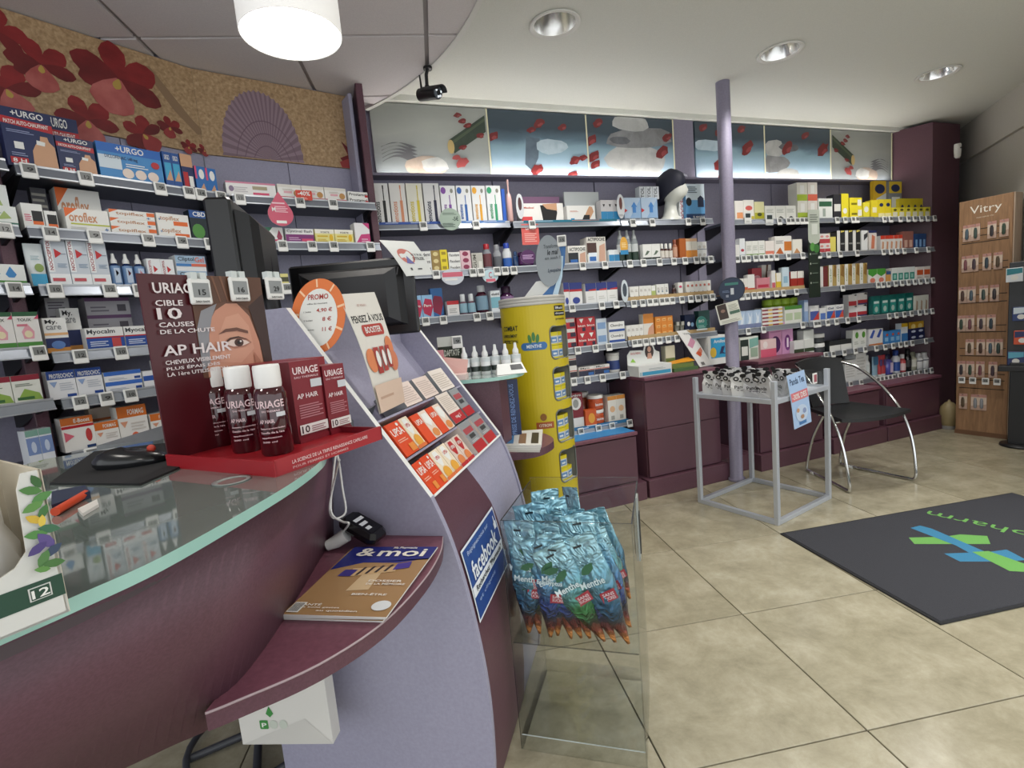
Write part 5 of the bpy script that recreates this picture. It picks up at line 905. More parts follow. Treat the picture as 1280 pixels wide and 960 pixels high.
# ------------------------------------------------------------------ red hair-care display on the glass
T1, T2, T3 = atz(232, 578, ZG), atz(345, 596, ZG), atz(476, 549, ZG)
UX = (T3-T2).normalized(); UY = Vector((-UX.y, UX.x, 0)); UA = math.atan2(UX.y, UX.x); UW = (T3-T2).length; UD = (T1-T2).dot(UY)
dsp = empty('counter_display', T2, UA, 'dark red hair care display stand with portrait card on the glass counter', 'display stand')
M_DRED = mat('6d1420', .35); M_RED = mat('a01c26', .35); M_DRED2 = mat('4d0f18', .35)
q = MB(); q.box((0, 0, 0), (UW, UD, .012), M_RED); q.box((-.001, -.003, 0), (UW+.001, .001, .026), M_RED); q.box((-.003, -.003, 0), (.001, UD, .024), M_RED); q.box((UW-.001, -.003, 0), (UW+.002, UD, .024), M_DRED)
q.text((0, -.0036, 0), (1, 0, 0), (0, 0, 1), .03, .012, .2, .018, 'LA SCIENCE DE LA TRIPLE RENAISSANCE CAPILLAIRE', mat('e0c0c0')); q.text((0, -.0036, 0), (1, 0, 0), (0, 0, 1), .03, .004, .15, .008, 'POUR FEMMES ET HOMMES', mat('d0a0a0')); q.obj('tray', dsp)
HC = .345; q = MB(); q.box((0, UD-.004, .01), (UW, UD, HC), M_DRED2); cardo = q.obj('back_card', dsp)
q = MB(); Y0 = UD-.0045
def cp_(pts, c, k): q.poly((0, Y0-.0003*k, 0), (1, 0, 0), (0, 0, 1), [(x*UW, .01+z*(HC-.01)) for x, z in pts], c)
cp_([(.36, .42), (.36, 1), (1, 1), (1, .35)], '6a4634', 1)                                      # hair
cp_([(.4, .42), (.41, .6), (.46, .72), (.54, .8), (.64, .84), (.74, .84), (.84, .76), (.9, .6), (.92, .38)], 'c98f76', 2)   # brow and cheek
cp_([(.52, .5), (.54, .66), (.62, .76), (.74, .78), (.82, .7), (.84, .56), (.7, .48)], 'd29b82', 3)
cp_([(.36, .46), (.365, .7), (.42, .8), (.56, .84), (.5, .76), (.455, .66), (.43, .5)], '8f8f94', 4)
cp_([(.36, .7), (.42, .8), (.56, .84), (.7, .86), (.84, .8), (1, .88), (1, 1), (.36, 1)], '5d3c2a', 5)
cp_([(.84, .82), (.9, .62), (.93, .36), (1, .34), (1, .9)], '3c2620', 6)
for k_ in range(7): cp_([(.4+.07*k_, 1), (.42+.07*k_, 1), (.47+.065*k_, .85), (.46+.065*k_, .85)], '7a523c', 7)
cp_([(.53, .66), (.6, .69), (.7, .695), (.8, .672), (.8, .655), (.7, .675), (.6, .672)], '6a4436', 8)
cp_([(.55, .6), (.61, .632), (.7, .64), (.78, .625), (.82, .598), (.76, .578), (.66, .572)], 'b07a64', 8)
cp_([(.575, .6), (.63, .622), (.7, .627), (.77, .612), (.8, .598), (.74, .584), (.65, .582)], 'e2cfc4', 9); cp_(ell(.7, .604, .042, .0245, 14), '4a2c22', 10); cp_(ell(.7, .604, .018, .011, 10), '17100e', 11); cp_(ell(.715, .611, .01, .006, 8), 'e8e0dc', 12)
cp_([(.56, .602), (.63, .627), (.7, .634), (.78, .616), (.82, .598), (.77, .622), (.7, .642), (.62, .636)], '3a221a', 13)
cp_([(.83, .54), (.88, .48), (.87, .43), (.82, .44)], 'b0745c', 9)
for x0, z0, x1, z1, t in ((.08, .9, .42, .955, 'URIAGE'), (.08, .835, .28, .865, 'CIBLE'), (.08, .765, .26, .825, '10'), (.08, .725, .34, .75, 'CAUSES'), (.08, .69, .5, .712, 'DE LA CHUTE'), (.08, .575, .62, .63, 'AP HAIR'), (.08, .53, .6, .552, 'CHEVEUX VISIBLEMENT'), (.08, .5, .5, .52, 'PLUS ÉPAIS DÈS'), (.08, .468, .56, .488, 'LA 1ère UTILISATION')): q.text((0, Y0-.0048, 0), (1, 0, 0), (0, 0, 1), x0*UW, z0*HC, x1*UW, z1*HC, t, mat('e6dcdc'))
q.obj('portrait_print', cardo)
def dloc(px, py, z=ZG+.012): p = atz(px, py, z)-T2; return p.dot(UX), p.dot(UY)
def dput(me, nm, x, y, z, lab, cat, grp, rz=0):
    p = T2+UX*x+UY*y; return inst(me, nm, None, (p.x, p.y, z), (0, 0, UA+rz), lab, cat, grp)
# shampoo bottles: body, cap, lettering
rb = .0268; hb = .122
def shampoo(px, py, lab, rz):
    p = atz(px, py, ZG+.012); e = empty('shampoo_bottle', p, rz, lab, 'bottle', 'shampoo bottles on the red display')
    MB().lathe([(rb*.9, 0), (rb, .004), (rb, hb-.016), (rb*.86, hb-.006), (rb*.6, hb-.002), (rb*.6, hb+.004)], mat('3c0a14', .08, 0, 0, .6), (0, 0, 0), 28).obj('body', e)
    MB().lathe([(rb*.79, hb-.004), (rb*.82, hb), (rb*.82, hb+.031), (rb*.78, hb+.035), (rb*.25, hb+.036)], mat('ecebe8', .3), (0, 0, 0), 28).obj('flip_cap', e)
    q = MB()
    for a0, a1, z0, z1, t in ((-.95, .95, .084, .097, 'URIAGE'), (-.5, .6, .077, .0803, 'EAU THERMALE'), (-.75, .2, .058, .0645, 'AP HAIR'), (-.75, .8, .047, .0505, 'Shampooing volume fortifiant'), (-.75, .7, .04, .0435, 'Densifie dès la 1ère'), (-.75, .5, .031, .0345, 'application'), (-.75, .2, .024, .027, '200 ml')):
        v, f, a = textgeo(t, True); q.add([((rb+.0005)*math.sin(a0+(a1-a0)*u), -(rb+.0005)*math.cos(a0+(a1-a0)*u), z0+(z1-z0)*w_) for u, w_ in v], f, mat('e2c8cc'))
    q.add([((rb+.0006)*math.sin(a), -(rb+.0006)*math.cos(a), z) for z in (.068, .0755) for a in (.35, .5, .65, .8, .95)], [(0, 1, 6, 5), (1, 2, 7, 6), (2, 3, 8, 7), (3, 4, 9, 8)], 'cfd3d6'); q.obj('lettering', e)
shampoo(277, 556, 'dark red shampoo bottle standing against the portrait card', .25); shampoo(311, 563, 'dark red shampoo bottle in the middle of the bottle trio', .38); shampoo(348, 566, 'dark red shampoo bottle beside the large red carton', .3)
x0, y0 = dloc(375, 555); x1, y1 = dloc(414, 544); x2, y2 = dloc(442, 536)
apl = lambda h: ('7d1826', tx(.08, .84, .92, .93, 'URIAGE', 'e8d8da'), tx(.1, .79, .9, .815, 'EAU THERMALE', 'd8b8bc'), rc(.6, .66, .98, .76, 'c9cdd2'), tx(.1, .54, .8, .6, 'AP HAIR', 'e8d8da'), ln(.12, .3, .9, .48, 6, 'b87880'), bb('7d1826', .06), rc(.05, .1, 1, .22, 'e0dcd8'), tx(.1, .115, .36, .205, '10', '3a2024'), ln(.42, .12, .9, .2, 3, '9a6a70'))
wA = x1-x0; wB = x2-x1
zc = ZG+.012; hA = zabove(365, 435, T2+UX*x0+UY*y0)-zc; hA = min(hA, .155); hB = hA*.9
dput(cartonmesh(wA, hA, .06, '7d1826', apl(hA)[1:], '5f121d'), 'carton', x0, y0, zc, 'large red hair care carton at the front of the red display', 'box', 'red hair care cartons')
dput(cartonmesh(wB*.98, hB, .055, '7d1826', apl(hB)[1:], '5f121d'), 'carton', x1+.001, (y1+y2)/2+.004, zc, 'smaller red hair care carton at the front of the red display', 'box', 'red hair care cartons')
bk = cartonmesh(wA*.97, hA, .055, '8a1a26', (ln(.1, .3, .9, .8, 6, 'a85860'),), '6d141f')
for k in range(2): dput(bk, 'carton', x0-.002+k*.003, y0+.064+k*.058, zc, 'red hair care carton standing behind the large front one', 'box', 'red hair care cartons')
for k in range(2): dput(bk, 'carton', x1+.006, y0+.066+k*.058, zc, 'red hair care carton standing behind the smaller front one', 'box', 'red hair care cartons')
# electronic tags clipped to the card
cn = UY*-1; P0 = T2+UY*(UD-.012)
for k, (px, py, t) in enumerate(((250, 364, '15'), (299, 361, '16'), (343, 360, '29'))):
    p = onplane(px, py, P0, UY); e = empty('price_tag', p, UA, ['white electronic tag over the lettering of the portrait card', 'white electronic tag in the middle of the portrait card edge', 'white electronic tag on portrait card nearest the promo sign'][k], 'price tag', 'tags on the portrait card')
    MB().bbox((-.021, -.004, -.025), (.021, .004, .023), M_WHITE, .003).obj('frame', e)
    q = MB(); q.box((-.0155, -.0047, -.012), (.0155, -.0039, .015), mat('8d9090', .3)); q.text((0, -.0054, 0), (1, 0, 0), (0, 0, 1), -.006, -.008, .008, .003, t, mat('1a1a1a')); q.text((0, -.0054, 0), (1, 0, 0), (0, 0, 1), -.014, -.022, .013, -.018, '34015605', mat('1a1a1a')); q.obj('screen', e)
    q = MB()
    for sx in (-.009, .009): q.box((sx-.006, -.003, .02), (sx+.006, .014, .035), M_CLEARL)
    q.obj('clip', e)
# ------------------------------------------------------------------ mouse, pad, pen, notebook
pad = [atz(*p, ZG) for p in ((62, 606), (176, 607), (238, 580), (229, 553), (118, 566))]
q = MB(); q.prism([(p.x, p.y) for p in pad], ZG+.0003, ZG+.0035, mat('1b1b1d', .8)); q.obj('mouse_pad', None, 'black mouse pad on the glass counter', 'mouse pad')
mp_ = (atz(118, 590, ZG)+atz(212, 576, ZG))/2; mp_.z = ZG+.0035
e = empty('computer_mouse', mp_, .25, 'black computer mouse on its pad', 'mouse')
q = MB(); rs = []
for z, k in ((0, .93), (.006, 1), (.016, .97), (.026, .8), (.033, .52), (.036, .12)): rs.append([(.062*k*math.cos(t)+(-.006*(z/.036)), .031*k*math.sin(t)*(1+.12*math.cos(t)), z-(.006*(math.cos(t)+1)/2*(z/.036)*1.6)) for t in [2*math.pi*i/24 for i in range(24)]])
q.loft(rs, mat('1c1d20', .22), True, True, True); q.obj('shell', e)
q = MB(); q.ball((.035, 0, .026), (.008, .003, .007), mat('c8402c'), 8, 6); q.obj('scroll_wheel', e)
p = atz(100, 625, ZG); MB().tube([tuple(atz(70, 645, ZG)+Vector((0, 0, .006))), tuple(atz(108, 622, ZG)+Vector((0, 0, .006)))], .006, mat('d8502e', .35), 8).obj('marker_pen', None, 'orange marker pen on the glass beside the mouse pad', 'pen')
q = MB(); nb_ = [atz(*c, ZG) for c in ((66, 640), (114, 622), (108, 614), (66, 622))]; q.prism([(a.x, a.y) for a in nb_], ZG+.0003, ZG+.01, mat('26304a', .5)); q.obj('notebook', None, 'small navy notebook under the orange marker', 'notebook')
q = MB(); nb_ = [atz(*c, ZG) for c in ((98, 640), (122, 628), (124, 634), (104, 646))]; q.prism([(a.x, a.y) for a in nb_], ZG+.0003, ZG+.005, mat('e6e2dc', .5)); q.obj('eraser', None, 'white eraser lying on the glass near the marker', 'eraser')
MB().lathe([(.026, 0), (.028, .0012), (.021, .0012), (.02, 0)], mat('8d9492', .3), tuple(atz(290, 601, ZG)), 28, False).obj('glass_grommet', None, 'thin ring grommet set in the glass counter', 'grommet')
# ------------------------------------------------------------------ white carton with pouch at the counter end
Q = atz(87, 764, ZG); ca = Vector((-.54, -.84, 0)).normalized(); cb = Vector((ca.y, -ca.x, 0))
if cb.x > 0: cb = -cb
cm = Matrix((ca, cb, Vector((0, 0, 1)))).transposed().to_4x4(); cm.translation = Q
e = empty('display_carton', (0, 0, 0), 0, 'white cut-out carton with printed flowers at the counter end', 'carton'); e.matrix_world = cm
HH = .122; q = MB(); CW = mat('cfcfcb', .55)
fp = [(0, 0), (0, HH), (.012, HH), (.016, HH-.012), (.018, .06), (.026, .05), (.045, .042), (.2, .042), (.2, 0)]
q.add([(a, 0, b) for a, b in fp], [tuple(range(len(fp)))], CW); q.add([(a, .002, b) for a, b in fp], [tuple(reversed(range(len(fp))))], mat('c9c0ae', .6)); q.add([(a, c, b) for c in (0, .002) for a, b in fp], [(i, i+1, len(fp)+i+1, len(fp)+i) for i in range(len(fp)-1)], mat('d8d4ca'))
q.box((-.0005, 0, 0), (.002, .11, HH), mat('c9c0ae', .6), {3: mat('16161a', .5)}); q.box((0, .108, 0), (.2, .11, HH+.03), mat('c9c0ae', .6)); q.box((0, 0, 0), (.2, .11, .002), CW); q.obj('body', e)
q = MB()
def fq(pts, c, k=1): q.poly((0, -.0004*k, 0), (1, 0, 0), (0, 0, 1), pts, c)
fq([(0, .016), (.2, .016), (.2, .034), (0, .034)], '1f4434'); fq([(.008, .0195), (.022, .0195), (.022, .0305), (.008, .0305)], 'cfcfcb', 2); fq([(.009, .0203), (.021, .0203), (.021, .0297), (.009, .0297)], '1f4434', 3)
q.add([(.0205-.011*u, -.0018, .0215+.0068*v) for u, v in textgeo('12', True)[0]], textgeo('12', True)[1], mat('e6e6e2'))
for k, (x, z, r, c, t) in enumerate(((.004, .113, .006, '35612f', 70), (.008, .107, .007, '4a7a3c', 20), (.003, .1, .007, '4f8444', 160), (.009, .094, .007, '5c8c46', -20), (.004, .088, .006, '3f6f3a', 120), (.01, .084, .006, 'c9a838', 40), (.006, .081, .005, 'd8bc4c', 100), (.003, .074, .007, '3a6a4c', 200), (.011, .072, .007, '4f8444', 10), (.006, .065, .008, '5a4a86', 60), (.012, .061, .007, '4a3c78', -30), (.004, .056, .007, '35455f', 150), (.01, .052, .007, '4f7a44', -60), (.005, .046, .007, '45703a', 190), (.012, .044, .005, '5c8c46', 20))):
    t = math.radians(t); fq([(x+r*u*math.cos(t)-r*v*math.sin(t), z+r*u*math.sin(t)+r*v*math.cos(t)) for u, v in ((-1, 0), (-.5, .4), (.2, .5), (.7, .3), (1.1, 0), (.7, -.3), (.2, -.5), (-.5, -.4))], c, 2+k)
q.obj('flower_print', e)
pch = empty('product_pouch', (0, 0, 0), 0, 'crinkled white pouch standing inside the flowered carton', 'pouch'); pch.matrix_world = cm @ Matrix.Translation((.085, .052, .003))
q = MB(); rs = []
for j in range(9):
    z = j/8; wv = .075*(1-.25*z**2); dv = .038*(1-.75*z**3)
    rs.append([(wv*math.cos(t)*(1+.05*math.sin(5*t+j*1.7)), dv*math.sin(t)*(1+.08*math.sin(3*t+j)), z*.145) for t in [2*math.pi*i/20 for i in range(20)]])
q.loft(rs, mat('dedede', .4), True, True, True); q.obj('pouch_body', pch)
q = MB()
for k in range(8): q.box((.02-.07, -.0405, .012+.009*k), (.03-.0, -.0395, .0155+.009*k), mat('6a6d6c'))
q.obj('printed_lines', pch)
# ------------------------------------------------------------------ magazines, scanner
mg = [atz(*p, ZS+.012) for p in ((350, 768), (484, 770), (511, 678), (402, 688))]
bl0, br0, tr0, tl0 = mg; mx = (br0-bl0).normalized(); ang = math.atan2(mx.y, mx.x); MW, MH = .205, .275
for k in range(4):
    e = empty('magazine', (bl0.x+.003*k-.004, bl0.y-.002*k+.003, ZS+.0005+k*.0034), ang-.02+.012*((k*2) % 3), 'top magazine with brown and blue cover on the burgundy shelf' if k == 3 else 'magazine lying under the top one on the burgundy shelf', 'magazine', 'magazines on the burgundy shelf')
    q = MB(); q.box((0, 0, 0), (MW, MH, .003), mat('d8d6d2', .5), {4: mat('a8845a', .25)})
    if k == 3:
        X = (1, 0, 0); Z = (0, 1, 0)
        def mpoly(pts, c, kk=1): q.poly((0, 0, .003+.0003*kk), X, Z, [(a*MW, b*MH) for a, b in pts], c)
        mpoly([(0, .78), (1, .78), (1, 1), (0, 1)], mat('2a2f7a', .25)); mpoly([(0, .6), (.3, .72), (.7, .72), (1, .8), (1, .78), (0, .78)], mat('2a2f7a', .25))
        mpoly([(.4, .3), (.62, .32), (.6, .6), (.42, .58)], mat('d0b48c', .3), 2); mpoly([(.25, .62), (.72, .66), (.74, .58), (.3, .5)], mat('c9a87c', .3), 3)
        for j in range(4): mpoly([(.34+.09*j, .52+.02*j), (.37+.09*j, .52+.02*j), (.4+.09*j, .64+.015*j), (.37+.09*j, .64+.015*j)], mat('33282a', .3), 4)
        mpoly([(.16, .5), (.3, .5), (.32, .6), (.18, .6)], mat('3a2f80', .3), 4); mpoly([(.7, .6), (.86, .64), (.84, .74), (.7, .7)], mat('4a3a90', .3), 4)
        for x0, z0, x1, z1, t in ((.12, .82, .34, .96, '&'), (.38, .82, .92, .95, 'moi'), (.5, .955, .78, .99, 'Ma Pharmacie'), (.08, .1, .3, .13, 'SANTÉ'), (.08, .07, .5, .09, 'Les bons gestes'), (.55, .42, .9, .45, 'DOSSIER'), (.55, .38, .95, .41, 'DE LA MÉMOIRE'), (.5, .24, .85, .27, 'BIEN-ÊTRE'), (.3, .03, .7, .055, 'au quotidien')): q.text((0, 0, .0048), X, Z, x0*MW, z0*MH, x1*MW, z1*MH, t, mat('eee8de'))
        mpoly([(.02, .02), (.14, .02), (.14, .14), (.02, .14)], mat('e8e6e0'), 5)
        for j in range(7): mpoly([(.03+.014*j, .03), (.038+.014*j, .03), (.038+.014*j, .13), (.03+.014*j, .13)], mat('22262c'), 6)
        mpoly(ell(.88, .12, .09, .06), mat('dfe2e4'), 5)
    q.obj('pages', e)
sc = atz(440, 686, ZS); e = empty('barcode_scanner', sc, -.35, 'black and white handheld barcode scanner lying on burgundy shelf', 'scanner')
q = MB(); q.T = Matrix.Translation((.02, .02, .045)) @ Matrix.Rotation(.45, 4, 'Y'); q.bbox((-.05, -.032, -.014), (.055, .032, .016), mat('141416', .22), .012); q.obj('head', e)
q = MB(); q.T = Matrix.Translation((.02, .02, .045)) @ Matrix.Rotation(.45, 4, 'Y'); q.box((-.03, -.022, .0162), (.04, .022, .0168), mat('08080a', .1))
for j in range(3): q.box((-.02+.018*j, -.016, .0169), (-.01+.018*j, .016-.008*j, .0173), mat('c9ccd0'))
q.obj('window', e)
q = MB(); q.tube([(-.01, .0, .035), (-.035, -.01, .02), (-.055, -.02, .013)], [.017, .016, .012], mat('d9d9d6', .35), 12); q.obj('handle', e)
a = [atz(424, 575, 1.0), aty(418, 600, 1.15), aty(412, 635, 1.16), aty(418, 648, 1.17), aty(432, 640, 1.19), aty(428, 610, 1.2), aty(424, 580, 1.2), aty(420, 568, 1.2), aty(416, 600, 1.18), aty(414, 640, 1.16), aty(428, 652, 1.15), aty(436, 655, 1.14), sc+Vector((-.04, .03, .02))]
MB().tube([tuple(p) for p in smooth(a, 5)], .0026, mat('dededa', .35), 8).obj('scanner_cable', None, 'white looped cable hanging beside the lilac side panel', 'cable')
# paper bag hanging under the shelf, chair foot ring
e = empty('paper_bag', (-.645, 1.19, .24), -.10, 'white paper bag with green print hanging under the burgundy shelf', 'bag')
q = MB(); q.box((-.115, -.02, 0), (.125, .02, .466), mat('d6d4cf', .6)); q.add([(-.115, -.0205, .0), (.125, -.0205, 0), (.06, -.0208, .07)], [(0, 1, 2)], mat('c9c7c2', .6)); q.obj('bag_body', e)
q = MB(); G = mat('3f8a45')
q.poly((0, -.0212, 0), (1, 0, 0), (0, 0, 1), [(-.04, .085), (-.03, .075), (-.02, .085), (-.03, .105)], G)
for k in range(3): q.poly((0, -.0212, 0), (1, 0, 0), (0, 0, 1), ell(-.05+.026*k, .055, .011, .012, 12) if k else rrect(-.06, .043, -.038, .067, .003), G if k == 0 else mat('c2c9be'))
q.text((0, -.0214, 0), (1, 0, 0), (0, 0, 1), -.055, .048, -.042, .06, 'P', M_WHITE); q.obj('green_print', e)
st = atz(300, 955, .02); q = MB(); q.tube([(st.x+.2*math.cos(t), st.y+.2*math.sin(t)+.12, .022) for t in [2*math.pi*i/28 for i in range(29)]], .01, mat('3a3c42', .4), 8); q.tube([(st.x, st.y+.12, .0), (st.x, st.y+.12, .32)], .025, M_STEEL, 12)
for k in range(4): t = k*math.pi/2+.4; q.tube([(st.x, st.y+.12, .03), (st.x+.2*math.cos(t), st.y+.12+.2*math.sin(t), .012)], .012, mat('3a3c42', .4), 8)
q.lathe([(.12, .3), (.15, .31), (.15, .34), (.12, .35)], M_LEATH, (st.x, st.y+.12, 0), 20); q.obj('stool', None, 'low stool with dark ring foot under the counter', 'stool')
# ------------------------------------------------------------------ screens behind the counter
def monitor(loc, rz, wd, h, lab, tilt=0):
    e = empty('monitor', loc, rz, lab, 'monitor', 'black till screens')
    q = MB(); q.bbox((-wd/2, -.006, -h), (wd/2, .022+tilt, 0), M_BLKP, .006); q.obj('screen_frame', e)
    q = MB(); rs = [[(-wd*.42*k, -.006-d, -h*.5-h*.38*k), (wd*.42*k, -.006-d, -h*.5-h*.38*k), (wd*.42*k, -.006-d, -h*.5+h*.40*k), (-wd*.42*k, -.006-d, -h*.5+h*.40*k)] for k, d in ((1, 0), (.9, .03), (.7, .045))]; q.loft(rs, M_BLACK, True); q.obj('back_shell', e)
    q = MB()
    for k in range(26): x = -wd*.38+wd*.76*k/25; q.add([(x, -.0375, -h*.24), (x+.004, -.0375, -h*.24), (x+.010, -.033, -h*.14), (x+.006, -.033, -h*.14)], [(0, 1, 2, 3)], mat('2b2b2f', .4))
    q.obj('vent_slots', e)
    q = MB(); q.tube([(0, -.03, -h*.5), (0, -.04, -h-.06), (0, -.03, ZG-loc[2]+.004)], .022, M_BLACK, 10); q.lathe([(.1, ZG-loc[2]), (.1, ZG-loc[2]+.008), (.03, ZG-loc[2]+.014)], M_BLACK, (0, -.03, 0), 20); q.obj('stand', e); return e
m2 = aty(437, 327, 1.72); monitor((m2.x, m2.y, m2.z), -.02, aty(512, 330, 1.72).x-aty(362, 325, 1.72).x+.02, .25, 'wide black till screen seen from behind under the curled notice')
q = cmb(); q.box((-.98, 1.75, .0), (-.42, 1.95, ZG-.02), M_BURG); q.box((-1.0, 1.2, ZG-.02), (-.4, 2.0, ZG), mat('6b6f72', .4)); part(q, 'work_desk')
m1 = aty(293, 266, 1.5); monitor((m1.x+.03, m1.y, m1.z), math.radians(103), .34, .25, 'black till screen seen edge-on beside the orchid shelves', .035)
sheet('notice', (aty(508, 345, 1.68), aty(541, 343, 1.72), aty(517, 302, 1.74), aty(474, 300, 1.72)), .01, mat('d8dad6', .5), [('e', .42, .5, .24, .22, 'c0746a'), ('p', [(.42, .5), (.3, .3), (.55, .28)], mat('6a6aa0')), tx(.6, .5, .95, .56, 'ETRE', '6a6c6e'), tx(.58, .38, .95, .46, 'UTILISE', '3a3c3e'), rc(.3, .12, .36, .18, '3a3c3e'), rc(.55, .13, .7, .16, '3a3c3e')], 'curled white notice on top of the wide black till screen', 'notice')
# ================================================================== CEILING FITTINGS
lp = Vector((-.600, 1.757, 2.2)); e = empty('pendant_lamp', lp, 0, 'white cylindrical pendant lamp glowing below the lowered ceiling', 'lamp')
q = MB(); q.lathe([(.150, .006), (.152, 0), (.154, .003), (.154, .26), (.145, .268), (.02, .27)], mat('f4f2ee', .5, 0, .35), (0, 0, 0), 40, False); q.obj('shade', e)
q = MB(); q.lathe([(.001, .004), (.150, .004)], mat('fffaf2', .5, 0, PEND_E), (0, 0, 0), 40, False); q.obj('diffuser', e)
q = MB(); q.tube([(0, 0, .268), (0, 0, ZF-2.2)], .006, M_STEEL, 8); q.lathe([(.05, ZF-2.2-.02), (.05, ZF-2.2)], M_RIM, (0, 0, 0), 20); q.obj('rod', e)
sc0 = aty(535, 90, 2.72); e = empty('security_camera', (sc0.x, sc0.y, ZF-.006), 0, 'black security camera with antenna hanging from the ceiling edge', 'camera')
hz_ = ZF-.006
q = MB(); q.lathe([(.022, -.012), (.022, 0)], M_BLACK, (0, 0, 0), 14); q.tube([(0, 0, -.005), (-.01, 0, -.035), (-.012, 0, -.085)], .009, M_BLACK, 8); q.ball((-.012, 0, -.09), .012, M_BLACK, 10, 6); q.obj('mount', e)
q = MB(); q.T = Matrix.Translation((0, 0, -.125)) @ Matrix.Rotation(math.radians(-36), 4, 'Z') @ Matrix.Rotation(math.radians(12), 4, 'Y')
q.tube([(-.075, 0, 0), (-.07, 0, 0), (.05, 0, 0)], [.02, .03, .031], M_BLACK, 18); q.obj('housing', e)
q2 = MB(); q2.T = q.T; q2.loft([[(x, .034*math.cos(t), .034*math.sin(t)) for t in [math.radians(a) for a in range(10, 171, 16)]]+[(x, .031*math.cos(t), .031*math.sin(t)) for t in [math.radians(a) for a in range(170, 9, -16)]] for x in (-.04, .085)], M_BLACK, True); q2.obj('sun_hood', e)
q2 = MB(); q2.T = q.T; q2.tube([(.05, 0, 0), (.056, 0, 0)], .028, mat('5a6068', .15), 18); q2.tube([(.056, 0, 0), (.06, 0, 0)], .011, mat('12141a', .05), 12)
for y, z in ((.016, .008), (-.016, .008), (0, -.018), (.013, -.012)): q2.ball((.057, y, z), .0055, mat('e8ecf2', .1, 0, .6), 8, 5)
q2.obj('lens_plate', e)
q2 = MB(); q2.T = q.T; q2.tube([(-.06, 0, .02), (-.075, -.005, .09)], [.006, .004], M_BLACK, 8); q2.obj('antenna', e)
sp = W(5.215, 2.89, 2.33); q = MB(); q.T = Matrix.Translation(sp) @ Matrix.Rotation(FW.rz, 4, 'Z'); rs = []
for z, k in ((-.06, .5), (-.045, .9), (0, 1), (.045, 1), (.055, .92)): rs.append([(.03*k*math.cos(t), -.02+.024*k*math.sin(t), z) for t in [2*math.pi*i/16 for i in range(16)]])
q.loft(rs, mat('dcdad4', .4), True, True, True); q.box((-.012, -.0475, .012), (.012, -.043, .022), mat('202226')); q.obj('motion_sensor', None, 'small white motion sensor on the corner tower edge', 'sensor')
# ================================================================== FLOOR MAT
m0, m1, m2_, = atz(975, 668, 0), atz(1172, 782, 0), atz(1259, 618, 0)
mxv = (m2_-m0).normalized(); mzv = Vector((mxv.y, -mxv.x, 0)); ML, MWd = 1.5, .85
e = empty('entrance_mat', m0, math.atan2(mxv.y, mxv.x), 'dark grey entrance mat with blue and green cross logo', 'mat')
q = MB(); q.bbox((0, -MWd, .0005), (ML, 0, .007), mat('1c1d20', .85), .004); q.obj('rubber_border', e)
q = MB(); q.bbox((.012, -MWd+.012, .004), (ML-.012, -.012, .0095), M_CARPET, .003); pile = q.obj('carpet_pile', e)
MBLU = tex('mat_blue', [(.3, '2f6f94'), (.7, '4089ae')], 400, .95); MGRN = tex('mat_green', [(.3, '5d9a48'), (.7, '76b25e')], 400, .95)
def mloc(px, py): p = atz(px, py, .0095)-m0; return (p.dot(mxv), p.dot(-mzv))
q = MB()
for k, (pts, c) in enumerate((([(1136, 672), (1143, 680), (1172, 680), (1203, 680), (1238, 680), (1234, 670), (1200, 668), (1180, 671)], MGRN), ([(1180, 692), (1200, 702), (1232, 702), (1262, 702), (1283, 700), (1268, 692), (1258, 687), (1236, 690)], MBLU), ([(1138, 660), (1150, 657), (1165, 661), (1232, 690), (1215, 693), (1195, 682)], MBLU), ([(1215, 690), (1236, 689), (1284, 706), (1282, 715), (1262, 714)], MGRN))):
    P_ = [mloc(*p) for p in pts]; q.poly((0, 0, .0097+.0002*k), (1, 0, 0), (0, 1, 0), P_, c)
o1 = mloc(1164, 637); o2 = mloc(1292, 664)
v, f, asp = textgeo('pharm', False); ex = Vector((o1[0]-o2[0], o1[1]-o2[1])); o3 = mloc(1180, 637); 
ez = Vector((-ex.y, ex.x)).normalized()*ex.length*.26
q.add([(o2[0]+ex.x*a+ez.x*b, o2[1]+ex.y*a+ez.y*b, .0102) for a, b in v], f, MGRN); q.obj('logo_print', pile)
# ================================================================== WHITE STAND WITH PANDA POUCHES
sF, sL, sR, sB = atz(972, 656, 0), atz(876, 628, 0), atz(1026, 621, 0), atz(928, 604, 0)
sB = sL+sR-sF
sxv = (sF-sL).normalized(); e = empty('wire_stand', sL, math.atan2(sxv.y, sxv.x), 'white square metal stand holding panda pouches', 'stand'); sw = (sF-sL).length; sd = (sR-sF).dot(Vector((-sxv.y, sxv.x, 0)))
SWM = mat('b9bec6', .4, .35); b2 = .013
def bar(a, b, nm): MB().bbox((a[0]-b2, a[1]-b2, a[2]), (b[0]+b2, b[1]+b2, b[2]), SWM, .002).obj(nm, e)
for x, y in ((0, 0), (sw, 0), (0, sd), (sw, sd)): bar((x, y, 0), (x, y, .80), 'leg')
for z in (0, .675):
    for a, b in (((b2*2, 0), (sw-b2*2, 0)), ((b2*2, sd), (sw-b2*2, sd)), ((0, b2*2), (0, sd-b2*2)), ((sw, b2*2), (sw, sd-b2*2))):
        q = MB(); q.bbox((a[0]-b2, a[1]-b2, z), (b[0]+b2, b[1]+b2, z+.026), SWM, .002); q.obj('rail', e)
MB().bbox((b2, b2, .68), (sw-b2, sd-b2, .69), mat('c9ced6', .5), .002).obj('tray', e)
for k in range(2):
    q = MB(); q.box((sw-b2-.004, b2, .70), (sw-b2, sd-b2, .79), M_CLEAR) if k == 0 else q.box((b2, sd-b2-.004, .70), (sw-b2, sd-b2, .79), M_CLEAR); q.obj('clear_guard', e)
